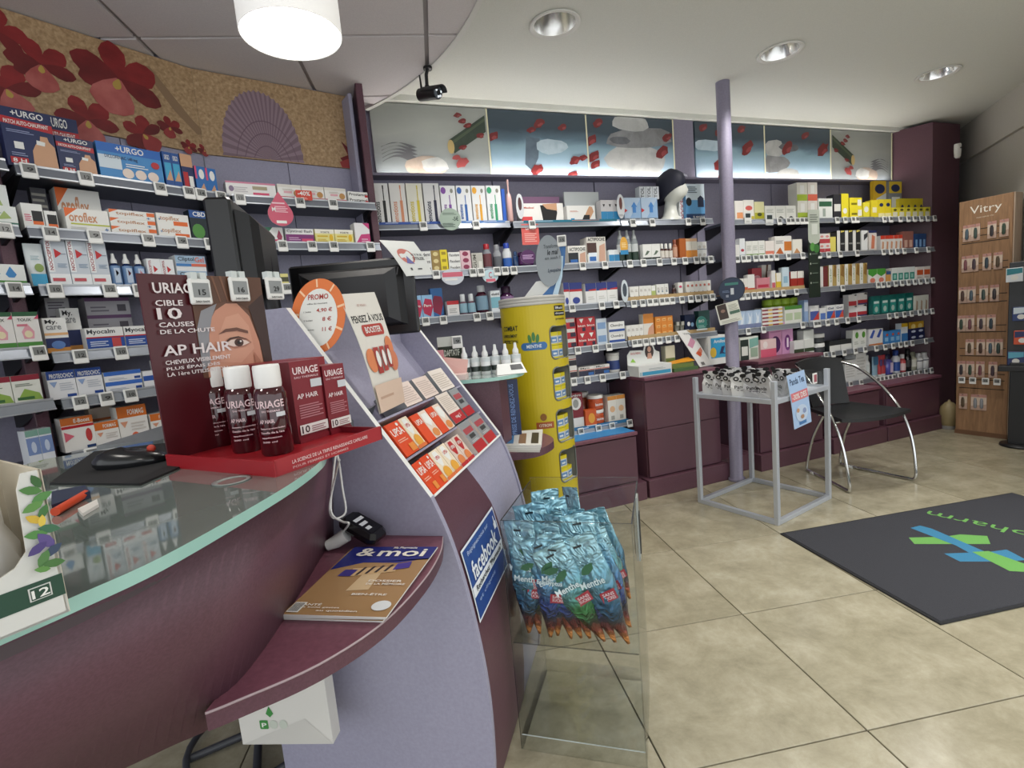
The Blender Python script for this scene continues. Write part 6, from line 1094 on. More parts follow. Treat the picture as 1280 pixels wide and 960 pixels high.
def pouch(shade):
    q = MB(); WH = mat(['d4d4d2', 'c6c6c6', 'b4b4b6'][shade], .4); out = [(-.033, 0), (.033, 0), (.036, .06), (.032, .088)]+[(.036*math.cos(math.radians(a)), .095+.036*math.sin(math.radians(a))) for a in range(0, 181, 20)]+[(-.032, .088), (-.036, .06)]
    n = len(out); F_ = [(a, -.012 if .01 < b < .08 else -.004, b) for a, b in out]; B_ = [(a, .008 if .01 < b < .08 else .003, b) for a, b in out]
    q.add(F_, [tuple(range(n))], WH); q.add(B_, [tuple(reversed(range(n)))], WH); q.add(F_+B_, [(i, n+i, n+(i+1) % n, (i+1) % n) for i in range(n)], WH)
    BK = mat('18181a', .5)
    for sx in (-1, 1):
        q.poly((0, -.0128, 0), (1, 0, 0), (0, 0, 1), ell(sx*.028, .124, .012, .011, 10), BK); q.poly((0, -.0124, 0), (1, 0, 0), (0, 0, 1), ell(sx*.014, .1, .010, .012, 12), BK); q.poly((0, -.0132, 0), (1, 0, 0), (0, 0, 1), ell(sx*.014, .1, .0045, .005, 10), M_WHITE); q.poly((0, -.0136, 0), (1, 0, 0), (0, 0, 1), ell(sx*.013, .1, .002, .0025, 8), BK)
    q.poly((0, -.0128, 0), (1, 0, 0), (0, 0, 1), ell(0, .086, .005, .004, 8), BK); q.text((0, -.0128, 0), (1, 0, 0), (0, 0, 1), -.022, .048, .022, .066, 'Panda', mat('2a2a2c')); q.text((0, -.0128, 0), (1, 0, 0), (0, 0, 1), -.018, .036, .018, .044, 'Tea', mat('55555a')); return q.mesh('pouch')
pms = [pouch(k) for k in range(3)]; random.seed(5)
for r in range(3):
    for k in range(6):
        x = .065+k*(sw-.13)/5+random.uniform(-.012, .012); y = .05+r*.1+random.uniform(-.012, .012)
        pt = Vector((sL.x, sL.y, 0))+sxv*x+Vector((-sxv.y, sxv.x, 0))*y
        o = inst(pms[(k*2+r) % 3], 'panda_pouch', None, (pt.x, pt.y, .691), (random.uniform(-.06, .08), random.uniform(-.16, .16), math.atan2(sxv.y, sxv.x)+random.uniform(-.4, .5)), 'white panda head shaped pouch upright on the metal stand', 'pouch', 'panda pouches on the stand'); o.scale = (1.55, 1.1, 1.1)
sc_ = Vector((-sxv.y, sxv.x, 0))
rp = lambda px, py: onplane(px, py, sF+sxv*.02, sxv)
sheet('leaflet', (rp(993, 537), rp(1014.5, 527), rp(1005, 462), rp(983, 470)), .004, mat('a9c4e6', .5), [tx(.1, .8, .9, .92, 'Panda Tea', '33496a'), rc(.04, .5, .98, .66, 'd87a80'), tx(.1, .53, .9, .63, '-30% DES', W_), ('e', .5, .25, .34, .16, 'c4d4e8'), rc(.3, .04, .7, .1, '4a7ab0'), ('e', .3, .32, .08, .04, 'c89a7a'), ('e', .65, .28, .1, .05, '8a9ac0'), ('e', .5, .18, .1, .04, 'b0886a')], 'blue promotional leaflet hanging on the white stand', 'leaflet')
q = MB(); p = rp(1018.5, 473); q.T = Matrix.Translation(p) @ Matrix.Rotation(math.atan2(sc_.y, sc_.x), 4, 'Z'); q.box((-.02, -.003, -.03), (.02, .003, .03), M_WHITE); q.box((-.014, -.004, -.02), (.014, -.0029, .022), mat('a05560')); q.obj('price_card', None, 'small red and white card clipped inside the white stand', 'card')
# ================================================================== CHAIR
CX = Vector((.977, .21, 0)).normalized(); cang = math.atan2(CX.y, CX.x); co = Vector((2.27, 3.075, 0))
e = empty('visitor_chair', co, cang, 'black leather chair with curved chrome frame before the low cabinets', 'chair')
for sx in (-1, 1):
    pth = smooth([(sx*.165, .52, .755), (sx*.215, .40, .715), (sx*.25, .25, .60), (sx*.262, .12, .45), (sx*.262, .045, .28), (sx*.257, .012, .1), (sx*.25, .012, .018), (sx*.235, .06, .011), (sx*.2, .2, .011), (sx*.16, .38, .011), (sx*.145, .455, .013)], 6)
    q = MB(); q.tube([tuple(p) for p in pth], .0095, M_CHROME, 10); q.obj('side_tube', e)
    q = MB(); q.tube([tuple(p) for p in smooth([(sx*.145, .455, .013), (sx*.142, .47, .03), (sx*.135, .42, .25), (sx*.13, .33, .425)], 5)], .0095, M_CHROME, 10); q.obj('rear_strut', e)
    MB().tube([(sx*.16, .38, .008), (sx*.15, .42, .008)], .0125, mat('e4e4e2', .4), 8).obj('foot_glide', e)
q = MB(); q.tube([(-.14, .37, .425), (.14, .37, .425)], .009, M_CHROME, 8); q.tube([(-.255, .12, .43), (.255, .12, .43)], .009, M_CHROME, 8); q.obj('cross_tube', e)
def padded(rows, th, m, nm):
    q = MB(); n = len(rows[0]); top = [p for r in rows for p in r]; k = len(rows)
    fc = [(j*n+i, j*n+i+1, (j+1)*n+i+1, (j+1)*n+i) for j in range(k-1) for i in range(n-1)]
    q.add(top, fc, m, True); bot = [tuple(Vector(p)+Vector(th)) for p in top]; q.add(bot, [tuple(reversed(f)) for f in fc], m, True)
    ring = [i for i in range(n)]+[j*n+n-1 for j in range(1, k)]+[(k-1)*n+i for i in range(n-2, -1, -1)]+[j*n for j in range(k-2, 0, -1)]
    q.add([top[i] for i in ring]+[bot[i] for i in ring], [(i, len(ring)+i, len(ring)+(i+1) % len(ring), (i+1) % len(ring)) for i in range(len(ring))], m); return q.obj(nm, e)
rows = []
for j in range(9):
    v = j/8; hw_ = .262*(1-v)+.165*v; y = .02+.42*v
    rows.append([(hw_*x, y+.03*(abs(x)**2)*(1-v), .452+.012*(x*x)-.014*math.sin(math.pi*v)*(1-x*x)+(.01*v)) for x in [-1+2*i/8 for i in range(9)]])
padded(rows, (0, 0, -.022), M_LEATH, 'seat')
rows = []
for j in range(9):
    v = j/8; hw_ = .15*(1-v)+.185*v; z = .47+.325*v; y = .43+.10*v
    if j == 8: z -= .0
    rows.append([(hw_*x, y-.035*x*x, z-(.02*x*x if j == 8 else 0)) for x in [-1+2*i/8 for i in range(9)]])
padded(rows, (0, .02, 0), M_LEATH, 'backrest')
# ================================================================== OAK TOTEM, BLACK RACK, URN
vL, vR = atz(1194, 541, 0), atz(1258, 549, 0); vx = (vR-vL).normalized(); vw = (vR-vL).length
FV = Frame(vL, vx); e = empty('oak_totem', vL, FV.rz, 'tall oak display totem with hanging manicure packs', 'display stand')
MB().bbox((0, 0, 0), (vw, .13, 1.85), M_WOOD, .003).obj('oak_board', e)
MB().bbox((vw+.0005, .005, .0), (vw+.008, .13, 1.85), M_WOODL, .001).obj('pale_side', e)
MB().box((-.003, -.006, 0), (vw+.004, 0, .035), mat('6a4c36', .5)).obj('skirting', e)
q = MB(); q.text((0, -.0012, 0), (1, 0, 0), (0, 0, 1), .068, 1.725, vw-.065, 1.80, 'Vitry', mat('e2dcd0'), False); q.text((0, -.0012, 0), (1, 0, 0), (0, 0, 1), .11, 1.705, vw-.11, 1.714, 'PARIS DEPUIS 1795', mat('c9b8a0')); q.obj('lettering', e)
for z in (1.62, 1.57, 1.52, 1.36, 1.31, 1.12, 1.06, .88, .83, .70, .64, .5, .45, .38):
    MB().box((.02, -.0008, z), (vw-.02, .0004, z+.006), mat('2c2018')).obj('slot', e)
TOOL = ['3a4a3c', '4a3c44', '5a4a38', '4f5f6a', '3a3438', '7a4a50', '34424c', '4a342c', '3f4f4a']
def blister(c, big=False):
    q = MB(); w_, h_ = (.098 if big else .052), .125; q.box((-w_/2, -.004, -h_), (w_/2, 0, 0), mat('d2bfae', .45)); q.box((-w_/2, -.0045, -.022), (w_/2, -.0039, 0), mat('b98a80', .45)); q.poly((0, -.0046, 0), (1, 0, 0), (0, 0, 1), [(-w_/2, -h_), (w_/2, -h_), (w_/2, -h_+.05), (-w_/2, -h_+.03)], 'b99c8c')
    for k in range(2 if big else 1):
        x = (-.02+.04*k) if big else 0; rs = [[(x+.011*s*math.cos(t), -.009+.006*s*math.sin(t), z) for t in [2*math.pi*i/10 for i in range(10)]] for z, s in ((-.11, .5), (-.1, 1), (-.05, 1), (-.03, .6))]; q.loft(rs, mat(c, .3), True, True, True)
    q.tube([(0, -.002, -.008), (0, -.03, -.006)], .002, M_STEEL, 6); return q.mesh('blister_pack')
bms = [blister(c) for c in TOOL]+[blister('8d8f94', True)]
bi = 0
ROWS = [(1.665, (0, 1, 3, 4.3)), (1.40, (0, 1, 2.4, 3.7)), (1.15, (0, 1, 2.2, 3.4)), (.905, (0, 1, 2.3, 3.4)), (.72, (1, 2.2, 3, 3.9))]
for zi, (z, xs) in enumerate(((1.665, (.055, .108, .205, .275)), (1.43, (.05, .103, .18, .245)), (1.19, (.035, .09, .165, .23)), (.965, (.03, .085, .155, .215)), (.775, (.085, .155, .215, .262)), (.60, (.035, .092, .155, .232)))):
    for x in xs:
        p = FV.P(x, .001, z); inst(bms[(bi*5+3) % 9], 'blister_pack', None, p, (0, 0, FV.rz), 'manicure tool in beige blister pack, %s row of the oak totem' % ORD[zi], 'blister pack', 'manicure packs row %d' % zi); bi += 1
for x in (.05, .135): p = FV.P(x if x < .1 else .15, .001, .335); inst(bms[9] if x > .1 else bms[2], 'blister_pack', None, p, (0, 0, FV.rz), 'wide manicure pack low on the oak totem' if x > .1 else 'single manicure pack low on the oak totem', 'blister pack', 'low manicure packs on the oak totem')
for k, x in enumerate((.05, .12, .2, .27)): p = FV.P(x, .03, .45); inst(TAGM[k], 'price_tag', None, p, (0, 0, FV.rz), 'white price tag on an empty hook of the oak totem', 'price tag', 'tags on the oak totem')
rb0 = atz(1259, 557, 0); RF = Frame((rb0.x, rb0.y), (vR-vL))
e = empty('black_rack', rb0, RF.rz+.25, 'black floor rack with blue packs beside the oak totem', 'rack')
q = MB(); q.lathe([(.115, 0), (.12, .006), (.115, .018), (.05, .022)], M_BLACK, (.07, .03, 0), 28); q.obj('base', e)
MB().bbox((.0, .0, .018), (.14, .06, .62), M_BLACK, .004).obj('post', e)
MB().bbox((-.06, -.04, .56), (.3, .07, .60), M_BLACK, .004).obj('shelf', e)
MB().bbox((-.02, .045, .60), (.3, .06, 1.34), mat('2a2c30', .4), .004).obj('back_plate', e)
def bpack(c1, c2):
    q = MB(); q.bbox((-.045, -.03, 0), (.045, .0, .1), c1 if not isinstance(c1, str) else mat(c1, .35), .003); q.poly((0, -.0306, 0), (1, 0, 0), (0, 0, 1), [(-.04, .05), (.04, .06), (.04, .095), (-.04, .095)], c2); q.poly((0, -.0308, 0), (1, 0, 0), (0, 0, 1), ell(.0, .03, .02, .018), 'd9d8d2'); return q.mesh('eye_care_pack')
bp = [bpack('1f2a5c', '5aa0b8'), bpack('cfd4d8', '2a7a86'), bpack('243a70', 'c8d4dc'), bpack('c8502c', '1f2a5c')]
lb = ['navy pack with turquoise label on the black rack', 'white pack with teal label on the black rack', 'navy pack with pale label on the black rack', 'orange pack with navy label on the black rack']
rm = Matrix.Translation(rb0) @ Matrix.Rotation(RF.rz+.25, 4, 'Z')
for k, (x, z, t) in enumerate(((.0, .6, 0), (.1, .6, 2), (.2, .6, 0), (-.02, 1.2, 1), (.08, 1.2, 0), (.18, 1.2, 1), (.08, 1.06, 1), (.18, 1.06, 2), (.02, .92, 2), (.12, .92, 0), (.2, .92, 1), (.03, .75, 3), (.13, .75, 2), (.22, .75, 3))):
    inst(bp[t], 'eye_care_pack', None, rm @ Vector((x+.03, .042, z)), (0, 0, RF.rz+.25), lb[t], 'pack', 'packs on the black rack')
up = atz(1186, 535.5, 0); q = MB(); q.lathe([(.052, 0), (.055, .01), (.055, .03)], mat('8d8a86', .3), (up.x, up.y, 0), 24); q.lathe([(.05, .03), (.062, .05), (.064, .16), (.058, .19), (.03, .225), (.012, .235), (.006, .25)], mat('93835f', .5), (up.x, up.y, 0), 24); q.obj('urn', None, 'beige pointed urn on the floor beside the oak totem', 'urn')
# ================================================================== MANNEQUIN HEAD AND SHELF SIGNS
hp = FW.P(FW.sx(838, .2, SH['31']['z']), .205, SH['31']['z']); e = empty('mannequin_head', hp, FW.rz+.55, 'white mannequin head wearing a navy cooling cap', 'mannequin')
e.scale = (1.2, 1.2, 1.24); q = MB(); WHT = mat('d6d7cf', .35); rs = []
for z, rx, ry, ox in ((0, .09, .062, 0), (.012, .086, .058, 0), (.03, .055, .044, 0), (.06, .034, .037, 0), (.095, .032, .036, .004), (.112, .038, .05, .022), (.13, .048, .064, .024), (.16, .058, .07, .018), (.19, .062, .075, .012), (.22, .06, .076, .006), (.25, .048, .062, 0), (.27, .022, .03, 0)): rs.append([(ry*math.sin(t)*1.0, -ox-rx*math.cos(t)*1.05, z) if False else (rx*math.sin(t), -ox-ry*math.cos(t), z) for t in [2*math.pi*i/24 for i in range(24)]])
# nose, lips and brow pushed into the facial rings
for j, (z, px_) in enumerate(((.13, .004), (.16, .016))): pass
rs[7][0] = (0, rs[7][0][1]-.022, rs[7][0][2]-.008); rs[6][0] = (0, rs[6][0][1]-.009, rs[6][0][2]); rs[8][0] = (0, rs[8][0][1]-.006, rs[8][0][2]); rs[5][0] = (0, rs[5][0][1]-.004, rs[5][0][2])
q.loft(rs, WHT, True, True, True); q.obj('head', e)
q = MB(); rs = []; NV = mat('14172c', .6)
for z, k in ((.165, 1.08), (.19, 1.1), (.22, 1.1), (.25, 1.12), (.272, .9), (.285, .35)):
    r_ = {.165: (.059, .072), .19: (.062, .076), .22: (.061, .077), .25: (.05, .064), .272: (.036, .045), .285: (.02, .03)}[z]
    rs.append([(r_[0]*k*math.sin(t), -.01-r_[1]*k*math.cos(t), z-(.05*(1-math.cos(t))/2 if z < .18 else 0)+(.016*math.cos(t) if z < .18 else 0)) for t in [2*math.pi*i/24 for i in range(24)]])
q.loft(rs, NV, True, True, True); q.text((0, -.0985, 0), (1, 0, 0), (0, 0, 1), -.03, .225, .03, .235, 'NOCICEPTOL', mat('c9ccd6')) ; q.obj('cap', e)
def wsign(key, px, py, w_, h_, dec, lab, off=.285, shape='e', nm='shelf_sign', rz=0):
    fr = SH[key]['fr']; p = onplane(px, py, fr.P(0, off), fr.N); q = MB(); o0 = (0, 0, 0)
    pts = ell(0, 0, w_/2, h_/2, 24) if shape == 'e' else rrect(-w_/2, -h_/2, w_/2, h_/2, .004, 2) if shape == 'r' else [(w_/2*math.sin(t)*(1 if abs(math.sin(t)) > 0 else 1)*(.95), -h_*.15+h_*.35*-math.cos(t)) for t in [2*math.pi*i/24 for i in range(7, 18)]]
    if shape == 'd': pts = [(w_/2*math.sin(math.radians(a)), -h_*.16-h_*.34*math.cos(math.radians(a))) for a in range(-120, 121, 15)]+[(0, h_/2)]
    n = len(pts); q.add([(x, 0, z) for x, z in pts], [tuple(range(n))], dec[0]); q.add([(x, .0016, z) for x, z in pts], [tuple(reversed(range(n)))], M_PAPER); q.add([(x, y, z) for y in (0, .0016) for x, z in pts], [(i, n+i, n+(i+1) % n, (i+1) % n) for i in range(n)], M_PAPER)
    printed(q, w_, h_, 0, dec[1:], -w_/2, -h_/2); o = q.obj(nm, None, lab, 'sign'); o.location = p; o.rotation_euler = (0, 0, fr.rz+rz); return o
wsign('B1', 350, 261, .11, .155, ('c8566e', rc(.3, .08, .7, .16, W_), ln(.3, .4, .8, .6, 4, 'e8c0c8'), tx(.18, .42, .32, .54, 'M', W_), rc(.2, .64, .7, .68, 'eac8d0')), 'pink drop shaped sign hanging from shelf under the seashell', .30, 'd')
wsign('B1', 380, 244, .075, .045, ('c8402f', tx(.12, .45, .88, .9, '-40%', W_), ln(.3, .1, .7, .35, 2, 'e8b0a8')), 'small red minus forty percent sign on shelf under the seashell', .278, 'r')
wsign('11', 563, 274, .125, .125, ('9fb0a2', ln(.15, .7, .8, .82, 2, '5a6a60'), tx(.6, .42, .88, .62, '-5€', '3a4a44'), ln(.1, .15, .7, .35, 4, '4a5a54')), 'round green discount sign before the toothbrush cartons', .30)
wsign('12', 566, 346, .135, .095, ('cfd4dc', rc(.05, .5, .95, .78, 'd0687a'), rc(.15, .28, .7, .4, W_)), 'pink and grey oval sign below the denture cream cartons', .295)
wsign('12', 613, 345, .1, .08, ('c4dde4', rc(.2, .08, .8, .3, 'd86a7c'), tx(.4, .35, .6, .8, 'C', 'c05a6a')), 'pale blue oval sign below the mouth spray cans', .295)
wsign('21', 663, 293, .115, .125, ('d8625c', tx(.25, .72, .75, .85, 'Le mal', W_), ln(.15, .15, .85, .6, 5, 'eab0a8')), 'red paper note hanging from the wrist support shelf', .287, 'r')
wsign('21', 776, 258, .06, .155, ('cfd2d6', ('e', .5, .62, .2, .26, '6a3a34'), ln(.2, .1, .8, .2, 2, '8a8d92')), 'oval card with brown figure beside blue brace cartons', .287)
wsign('21', 650, 258, .05, .15, ('cfd2d6', ('e', .5, .6, .25, .26, '4a2c30')), 'oval card with dark figure beside the toothbrush bay', .287)
wsign('22', 780, 307, .06, .115, ('d9a23c', ln(.2, .4, .8, .7, 4, 'f0d8a0'), bb('2f86b8', .25)), 'orange oval card beside the tall grey spray cans', .287)
wsign('22', 660, 321, .1, .085, ('54285c', ln(.15, .35, .85, .7, 3, 'c9a8d0')), 'purple oval card before the purple jar', .287)
wsign('23', 781, 364, .055, .15, ('c9d2d8', ('e', .5, .55, .3, .3, '3a4450')), 'oval card with grey photograph beside nutrition cartons', .287)
wsign('34', 877, 404, .095, .1, ('3f8f84', tx(.25, .55, .75, .75, 'BIO', W_), ln(.2, .2, .8, .4, 2, 'a8d0c8'), bb('e0e6e2', .12)), 'round teal sign before the dark teal carton', .30)
wsign('42', 968, 320, .01, .01, (W_,), 'tiny white dot label on shelf', .26) if False else None
for px, py, k in ((935, 272, 0), (962, 274, 1)): wsign('41', px, py, .075 if k else .065, .085, ('dcdedb', rc(.15, .5, .85, .85, '2f3a3c'), ln(.2, .1, .8, .3, 2, 'a8aca8')), 'large white price card with dark screen, %s' % ('herbal carton side' if k else 'lilac column side'), .292, 'r')
# green banner strip
fr = FW; p = onplane(1017, 262, fr.P(0, .30), fr.N); zb = onplane(1015, 372, fr.P(0, .30), fr.N).z; H_ = p.z-zb
q = MB(); q.T = Matrix.Translation((p.x, p.y, zb)) @ Matrix.Rotation(fr.rz, 4, 'Z'); q.box((-.06, 0, 0), (.06, .002, H_*.66), mat('16261c', .5)); pts = [(-.06, H_*.66), (.06, H_*.66), (.06, H_), (-.06, H_)]
q.box((-.06, 0, H_*.66), (.06, .002, H_), mat('b9c0b4', .5)); printed(q, .12, H_, 0, (el(.5, .66, .5, .05, 'b9c0b4'), el(.35, .58, .22, .05, '5a9a4a'), el(.7, .56, .25, .05, '3f7a3a'), ln(.15, .86, .85, .96, 4, '7a8078'), rc(.28, .72, .78, .84, 'd4d8d0'))+tuple(el(.14, .5-.11*i, .05, .012, 'b9c0b4') for i in range(4))+tuple(rc(.25, .495-.11*i, .75, .505-.11*i, '6a7a6c') for i in range(4)), -.06, 0); q.obj('banner_strip', None, 'long dark green banner strip hanging before the hair colour cartons', 'banner')
# signs and leaflets on the column
cd_ = (CAM-cp); cd_.z = 0; cd_.normalize(); cr_ = math.atan2(cd_.y, cd_.x)+math.pi/2
def colsign(px, py, w_, h_, dec, lab, shape, nm, d=.05, roll=0):
    p = onplane(px, py, cp+cd_*d, cd_); q = MB(); pts = ell(0, 0, w_/2, h_/2, 26) if shape == 'e' else [(-w_/2, -h_/2), (w_/2, -h_/2), (w_/2, h_/2), (-w_/2, h_/2)]
    n = len(pts); q.add([(x, 0, z) for x, z in pts], [tuple(range(n))], dec[0]); q.add([(x, .002, z) for x, z in pts], [tuple(reversed(range(n)))], M_PAPER); q.add([(x, y, z) for y in (0, .002) for x, z in pts], [(i, n+i, n+(i+1) % n, (i+1) % n) for i in range(n)], dec[0]); printed(q, w_, h_, 0, dec[1:], -w_/2, -h_/2)
    o = q.obj(nm, None, lab, 'sign'); o.matrix_world = Matrix.Translation(p) @ Matrix.Rotation(cr_, 4, 'Z') @ Matrix.Rotation(roll, 4, 'Y')
colsign(914.5, 362, .162, .162, ('1a2438', el(.5, .5, .46, .46, '22304a'), rc(.25, .68, .75, .78, '3a7a70'), rc(.46, .3, .58, .56, 'c4c9ce'), rc(.28, .2, .38, .3, '8a90a0'), ln(.15, .4, .42, .5, 2, '6a7a98')), 'dark blue round sign fixed to the lilac column', 'e', 'round_sign')
colsign(911, 391, .14, .135, ('dcdccf', rc(.05, .25, .46, .98, '3a2a22'), el(.27, .65, .1, .08, '8a6a5a'), rc(.54, .4, .98, .55, '4a6a58'), ln(.55, .6, .95, .9, 4, 'a8a89a'), ln(.1, .06, .9, .2, 2, 'b0b0a2')), 'leaflet pair pinned to the lilac column below the round sign', 'r', 'leaflet', .054, -.2)
# display pieces on the tall drawer cabinet
cz = .80; f2 = Frame(FW.P(0, 0), WD)
def cput(px, off): return FW.sx(px, off, cz)
s0, s1 = cput(799, .40), cput(840, .40); w_ = s1-s0
e = empty('counter_box', FW.P(s0, .40, cz), FW.rz, 'white and blue open display box with portrait header on drawer cabinet', 'display box')
q = MB(); q.box((0, 0, 0), (w_, .13, .07), mat('dcdedb', .5)); printed(q, w_, .07, 0, (rc(.1, .08, .97, .42, '3f9cc0'), rc(.03, .08, .08, .42, '9ab8c0'), ln(.3, .55, .8, .75, 2, 'a4b0b0'))); q.obj('tray', e)
q = MB(); pts = [(0, .07), (w_, .07), (w_, .14), (w_*.9, .15)]+[(w_*.68+.045*math.cos(math.radians(a)), .16+.05*math.sin(math.radians(a))) for a in range(0, 181, 20)]+[(w_*.4, .165), (w_*.1, .17), (0, .14)]
n = len(pts); q.add([(x, .126, z) for x, z in pts], [tuple(range(n))], mat('dddfdb')); q.add([(x, .129, z) for x, z in pts], [tuple(reversed(range(n)))], M_PAPER)
for k, (pp, c) in enumerate(((ell(w_*.68, .15, .036, .05, 18), '3a2a28'), (ell(w_*.68, .165, .015, .02, 12), 'c99a84'), ([(w_*.6, .1), (w_*.76, .1), (w_*.73, .14), (w_*.63, .14)], 'c99a84'), ([(w_*.08, .09), (w_*.25, .085), (w_*.16, .115)], '8fc04a'))): q.poly((0, .1255-.0004*k, 0), (1, 0, 0), (0, 0, 1), pp, c)
q.text((0, .1248, 0), (1, 0, 0), (0, 0, 1), w_*.1, .14, w_*.42, .155, 'NOUVEAU', mat('c06a6a')); q.obj('header', e)
s0, s1 = cput(843, .40), cput(873, .40); w_ = s1-s0; q = MB(); q.T = Matrix.Translation(FW.P(s0, .40, cz)) @ Matrix.Rotation(FW.rz, 4, 'Z'); q.box((0, 0, 0), (w_, .1, .022), mat('4a6a3a')); q.box((0, .02, .022), (w_*.9, .1, .055), mat('c98a2c'), {4: mat('e0952c'), 0: mat('6a7a34')}); q.add([(0, .02, .055), (w_*.95, .015, .06), (w_, .1, .08), (0, .1, .06)], [(0, 1, 2, 3)], mat('e39a2a')); q.obj('orange_box', None, 'open orange and green carton on the drawer cabinet', 'box')
sheet('leaflet_board', (FW.P(cput(875, .37), .37, cz+.005), FW.P(cput(890, .33), .33, cz+.005), FW.P(cput(865, .26), .26, cz+.27), FW.P(cput(848, .3), .30, cz+.27)), .002, mat('dedcd8', .5), [tx(.3, .86, .75, .93, 'Vitry', '8a8a88'), ('p', [(.1, .6), (.7, .8), (.8, .66), (.3, .5)], mat('c48aa0')), ('p', [(.3, .36), (.9, .5), (.9, .4), (.5, .25)], mat('d0806a')), ('e', .55, .34, .16, .06, 'c8502c'), rc(.25, .04, .5, .12, '6a6a68')], 'leaning white advertising board with cosmetics on the drawer cabinet', 'board')
# ================================================================== YELLOW LOZENGE TOWER
ty = 2.52; tl = aty(664, 378, ty); R_ = (aty(705, 376, ty).x-aty(622, 385, ty).x)/2*.98; TX, TY = tl.x+.004, ty+.03
a0 = math.atan2(-TY, -TX)       # direction of the viewer's side
e = empty('yellow_tower', (TX, TY, 0), 0, 'tall yellow cylindrical lozenge display tower with grey oval header', 'display stand')
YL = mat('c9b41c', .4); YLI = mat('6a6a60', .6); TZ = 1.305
def cyl(a, z, r=R_): return (r*math.cos(a), r*math.sin(a), z)
NA = 64; ni0 = a0+math.radians(27); ni1 = a0+math.radians(77)
nich = [(1.045, 1.20), (.845, 1.005), (.64, .80), (.44, .60)]
q = MB(); zs = sorted(set([0.0, TZ]+[v_ for ab in nich for v_ in ab])); angs = [a0-math.pi+2*math.pi*i/NA for i in range(NA)]
angs = sorted(set([round((a-a0) % (2*math.pi), 5) for a in angs]+[round(ni0-a0, 5), round(ni1-a0, 5)])); angs = [a+a0 for a in angs]
for i in range(len(angs)):
    p, r2 = angs[i], angs[(i+1) % len(angs)]; mid = (p+(r2 if r2 > p else r2+2*math.pi))/2
    for j in range(len(zs)-1):
        zm = (zs[j]+zs[j+1])/2; mm = (mid-a0+math.pi) % (2*math.pi)-math.pi
        if math.radians(27) < mm < math.radians(77) and any(a < zm < b for a, b in nich): continue
        q.add([cyl(p, zs[j]), cyl(r2, zs[j]), cyl(r2, zs[j+1]), cyl(p, zs[j+1])], [(0, 1, 2, 3)], YL, True)
q.add([cyl(a, TZ) for a in angs], [tuple(range(len(angs)))], YL); qs = q
q = MB()
for k in range(3): q.lathe([(R_*1.01, TZ+.014*k), (R_*1.03, TZ+.002+.014*k), (R_*1.03, TZ+.011+.014*k), (R_*1.01, TZ+.014+.014*k)], mat('c4c2bc', .35), (0, 0, 0), 48, k == 2)
q.obj('rim_rings', e)
def cdec(q, ac, zc_, pts, m, o=.001, twist=0):  # flat outline wrapped on the shell
    q.add([cyl(a0+ac+x/R_, zc_+z, R_+o) for x, z in pts], [tuple(range(len(pts)))], m)
def ctext(q, ac, zc_, w_, h_, t, m, o=.0016):
    v, f, a = textgeo(t, True); q.add([cyl(a0+ac+(u-.5)*w_/R_, zc_+(b-.5)*h_, R_+o) for u, b in v], f, m)
q = qs; dk = mat('22302c')
def cband(q, ac, zc_, w_, h_, m, o):
    n = 8; vs = [cyl(a0+ac+(i/n-.5)*w_/R_, zc_+(j-.5)*h_, R_+o) for j in (0, 1) for i in range(n+1)]; q.add(vs, [(i, i+1, n+2+i, n+1+i) for i in range(n)], m)
ctext(q, math.radians(-46), 1.205, .10, .024, 'COMBAT', dk); ctext(q, math.radians(-48), 1.17, .1, .016, 'L\'ENROUEMENT', dk); ctext(q, math.radians(-48), 1.142, .1, .016, 'PROTECTION', dk)
cband(q, math.radians(-2), 1.115, .10, .036, mat('3a6ea8'), .0012); ctext(q, math.radians(-2), 1.115, .07, .016, 'MENTHE', mat('dfe6ec'), .0022)
for s_ in (-1, 1):
    cdec(q, math.radians(-2)+s_*.045/R_, 1.115, ell(0, 0, .018, .018, 14), mat('3a6ea8'), .001)
for dx, r_ in ((-.018, .5), (0, 0), (.018, -.5)): cdec(q, math.radians(-2), 1.16, [(dx*1.0+.012*math.cos(t)*.7-.02*math.sin(t)*r_*.3, .022*math.sin(t)-abs(dx)*.6) for t in [2*math.pi*i/12 for i in range(12)]], mat('3f7a3c'), .0016+abs(dx)*.02)
cband(q, math.radians(6), .735, .085, .032, mat('a8562a'), .0012); ctext(q, math.radians(6), .735, .06, .014, 'CITRON', mat('eadcc8'), .0022); cdec(q, math.radians(4), .775, ell(0, 0, .016, .018, 12), mat('8a5a1c'), .0012)
cband(q, math.radians(52), 1.285, .07, .022, mat('1a1c1e'), .0012); ctext(q, math.radians(52), 1.285, .055, .012, 'Efficacité', mat('e6e6e2'), .0022); cband(q, math.radians(54), 1.258, .085, .02, mat('1a1c1e'), .0012); ctext(q, math.radians(54), 1.258, .07, .012, 'cliniquement', mat('e6e6e2'), .0022); ctext(q, math.radians(54), 1.232, .07, .012, 'prouvée', dk)
q.obj('tower_shell', e)
lz = []
def lozenge():
    q = MB(); q.box((0, 0, 0), (.048, .03, .062), mat('c9cdd0', .4), {4: mat('d8c41e'), 1: mat('b0b4b8')}); printed(q, .048, .062, 0, (tb('d8c81e', .3), rc(.1, .2, .9, .6, '5a86b8'), rc(.25, .3, .75, .45, 'd9dee2'), bb('d8c81e', .12))); return q.mesh('lozenge_box')
lzm = lozenge()
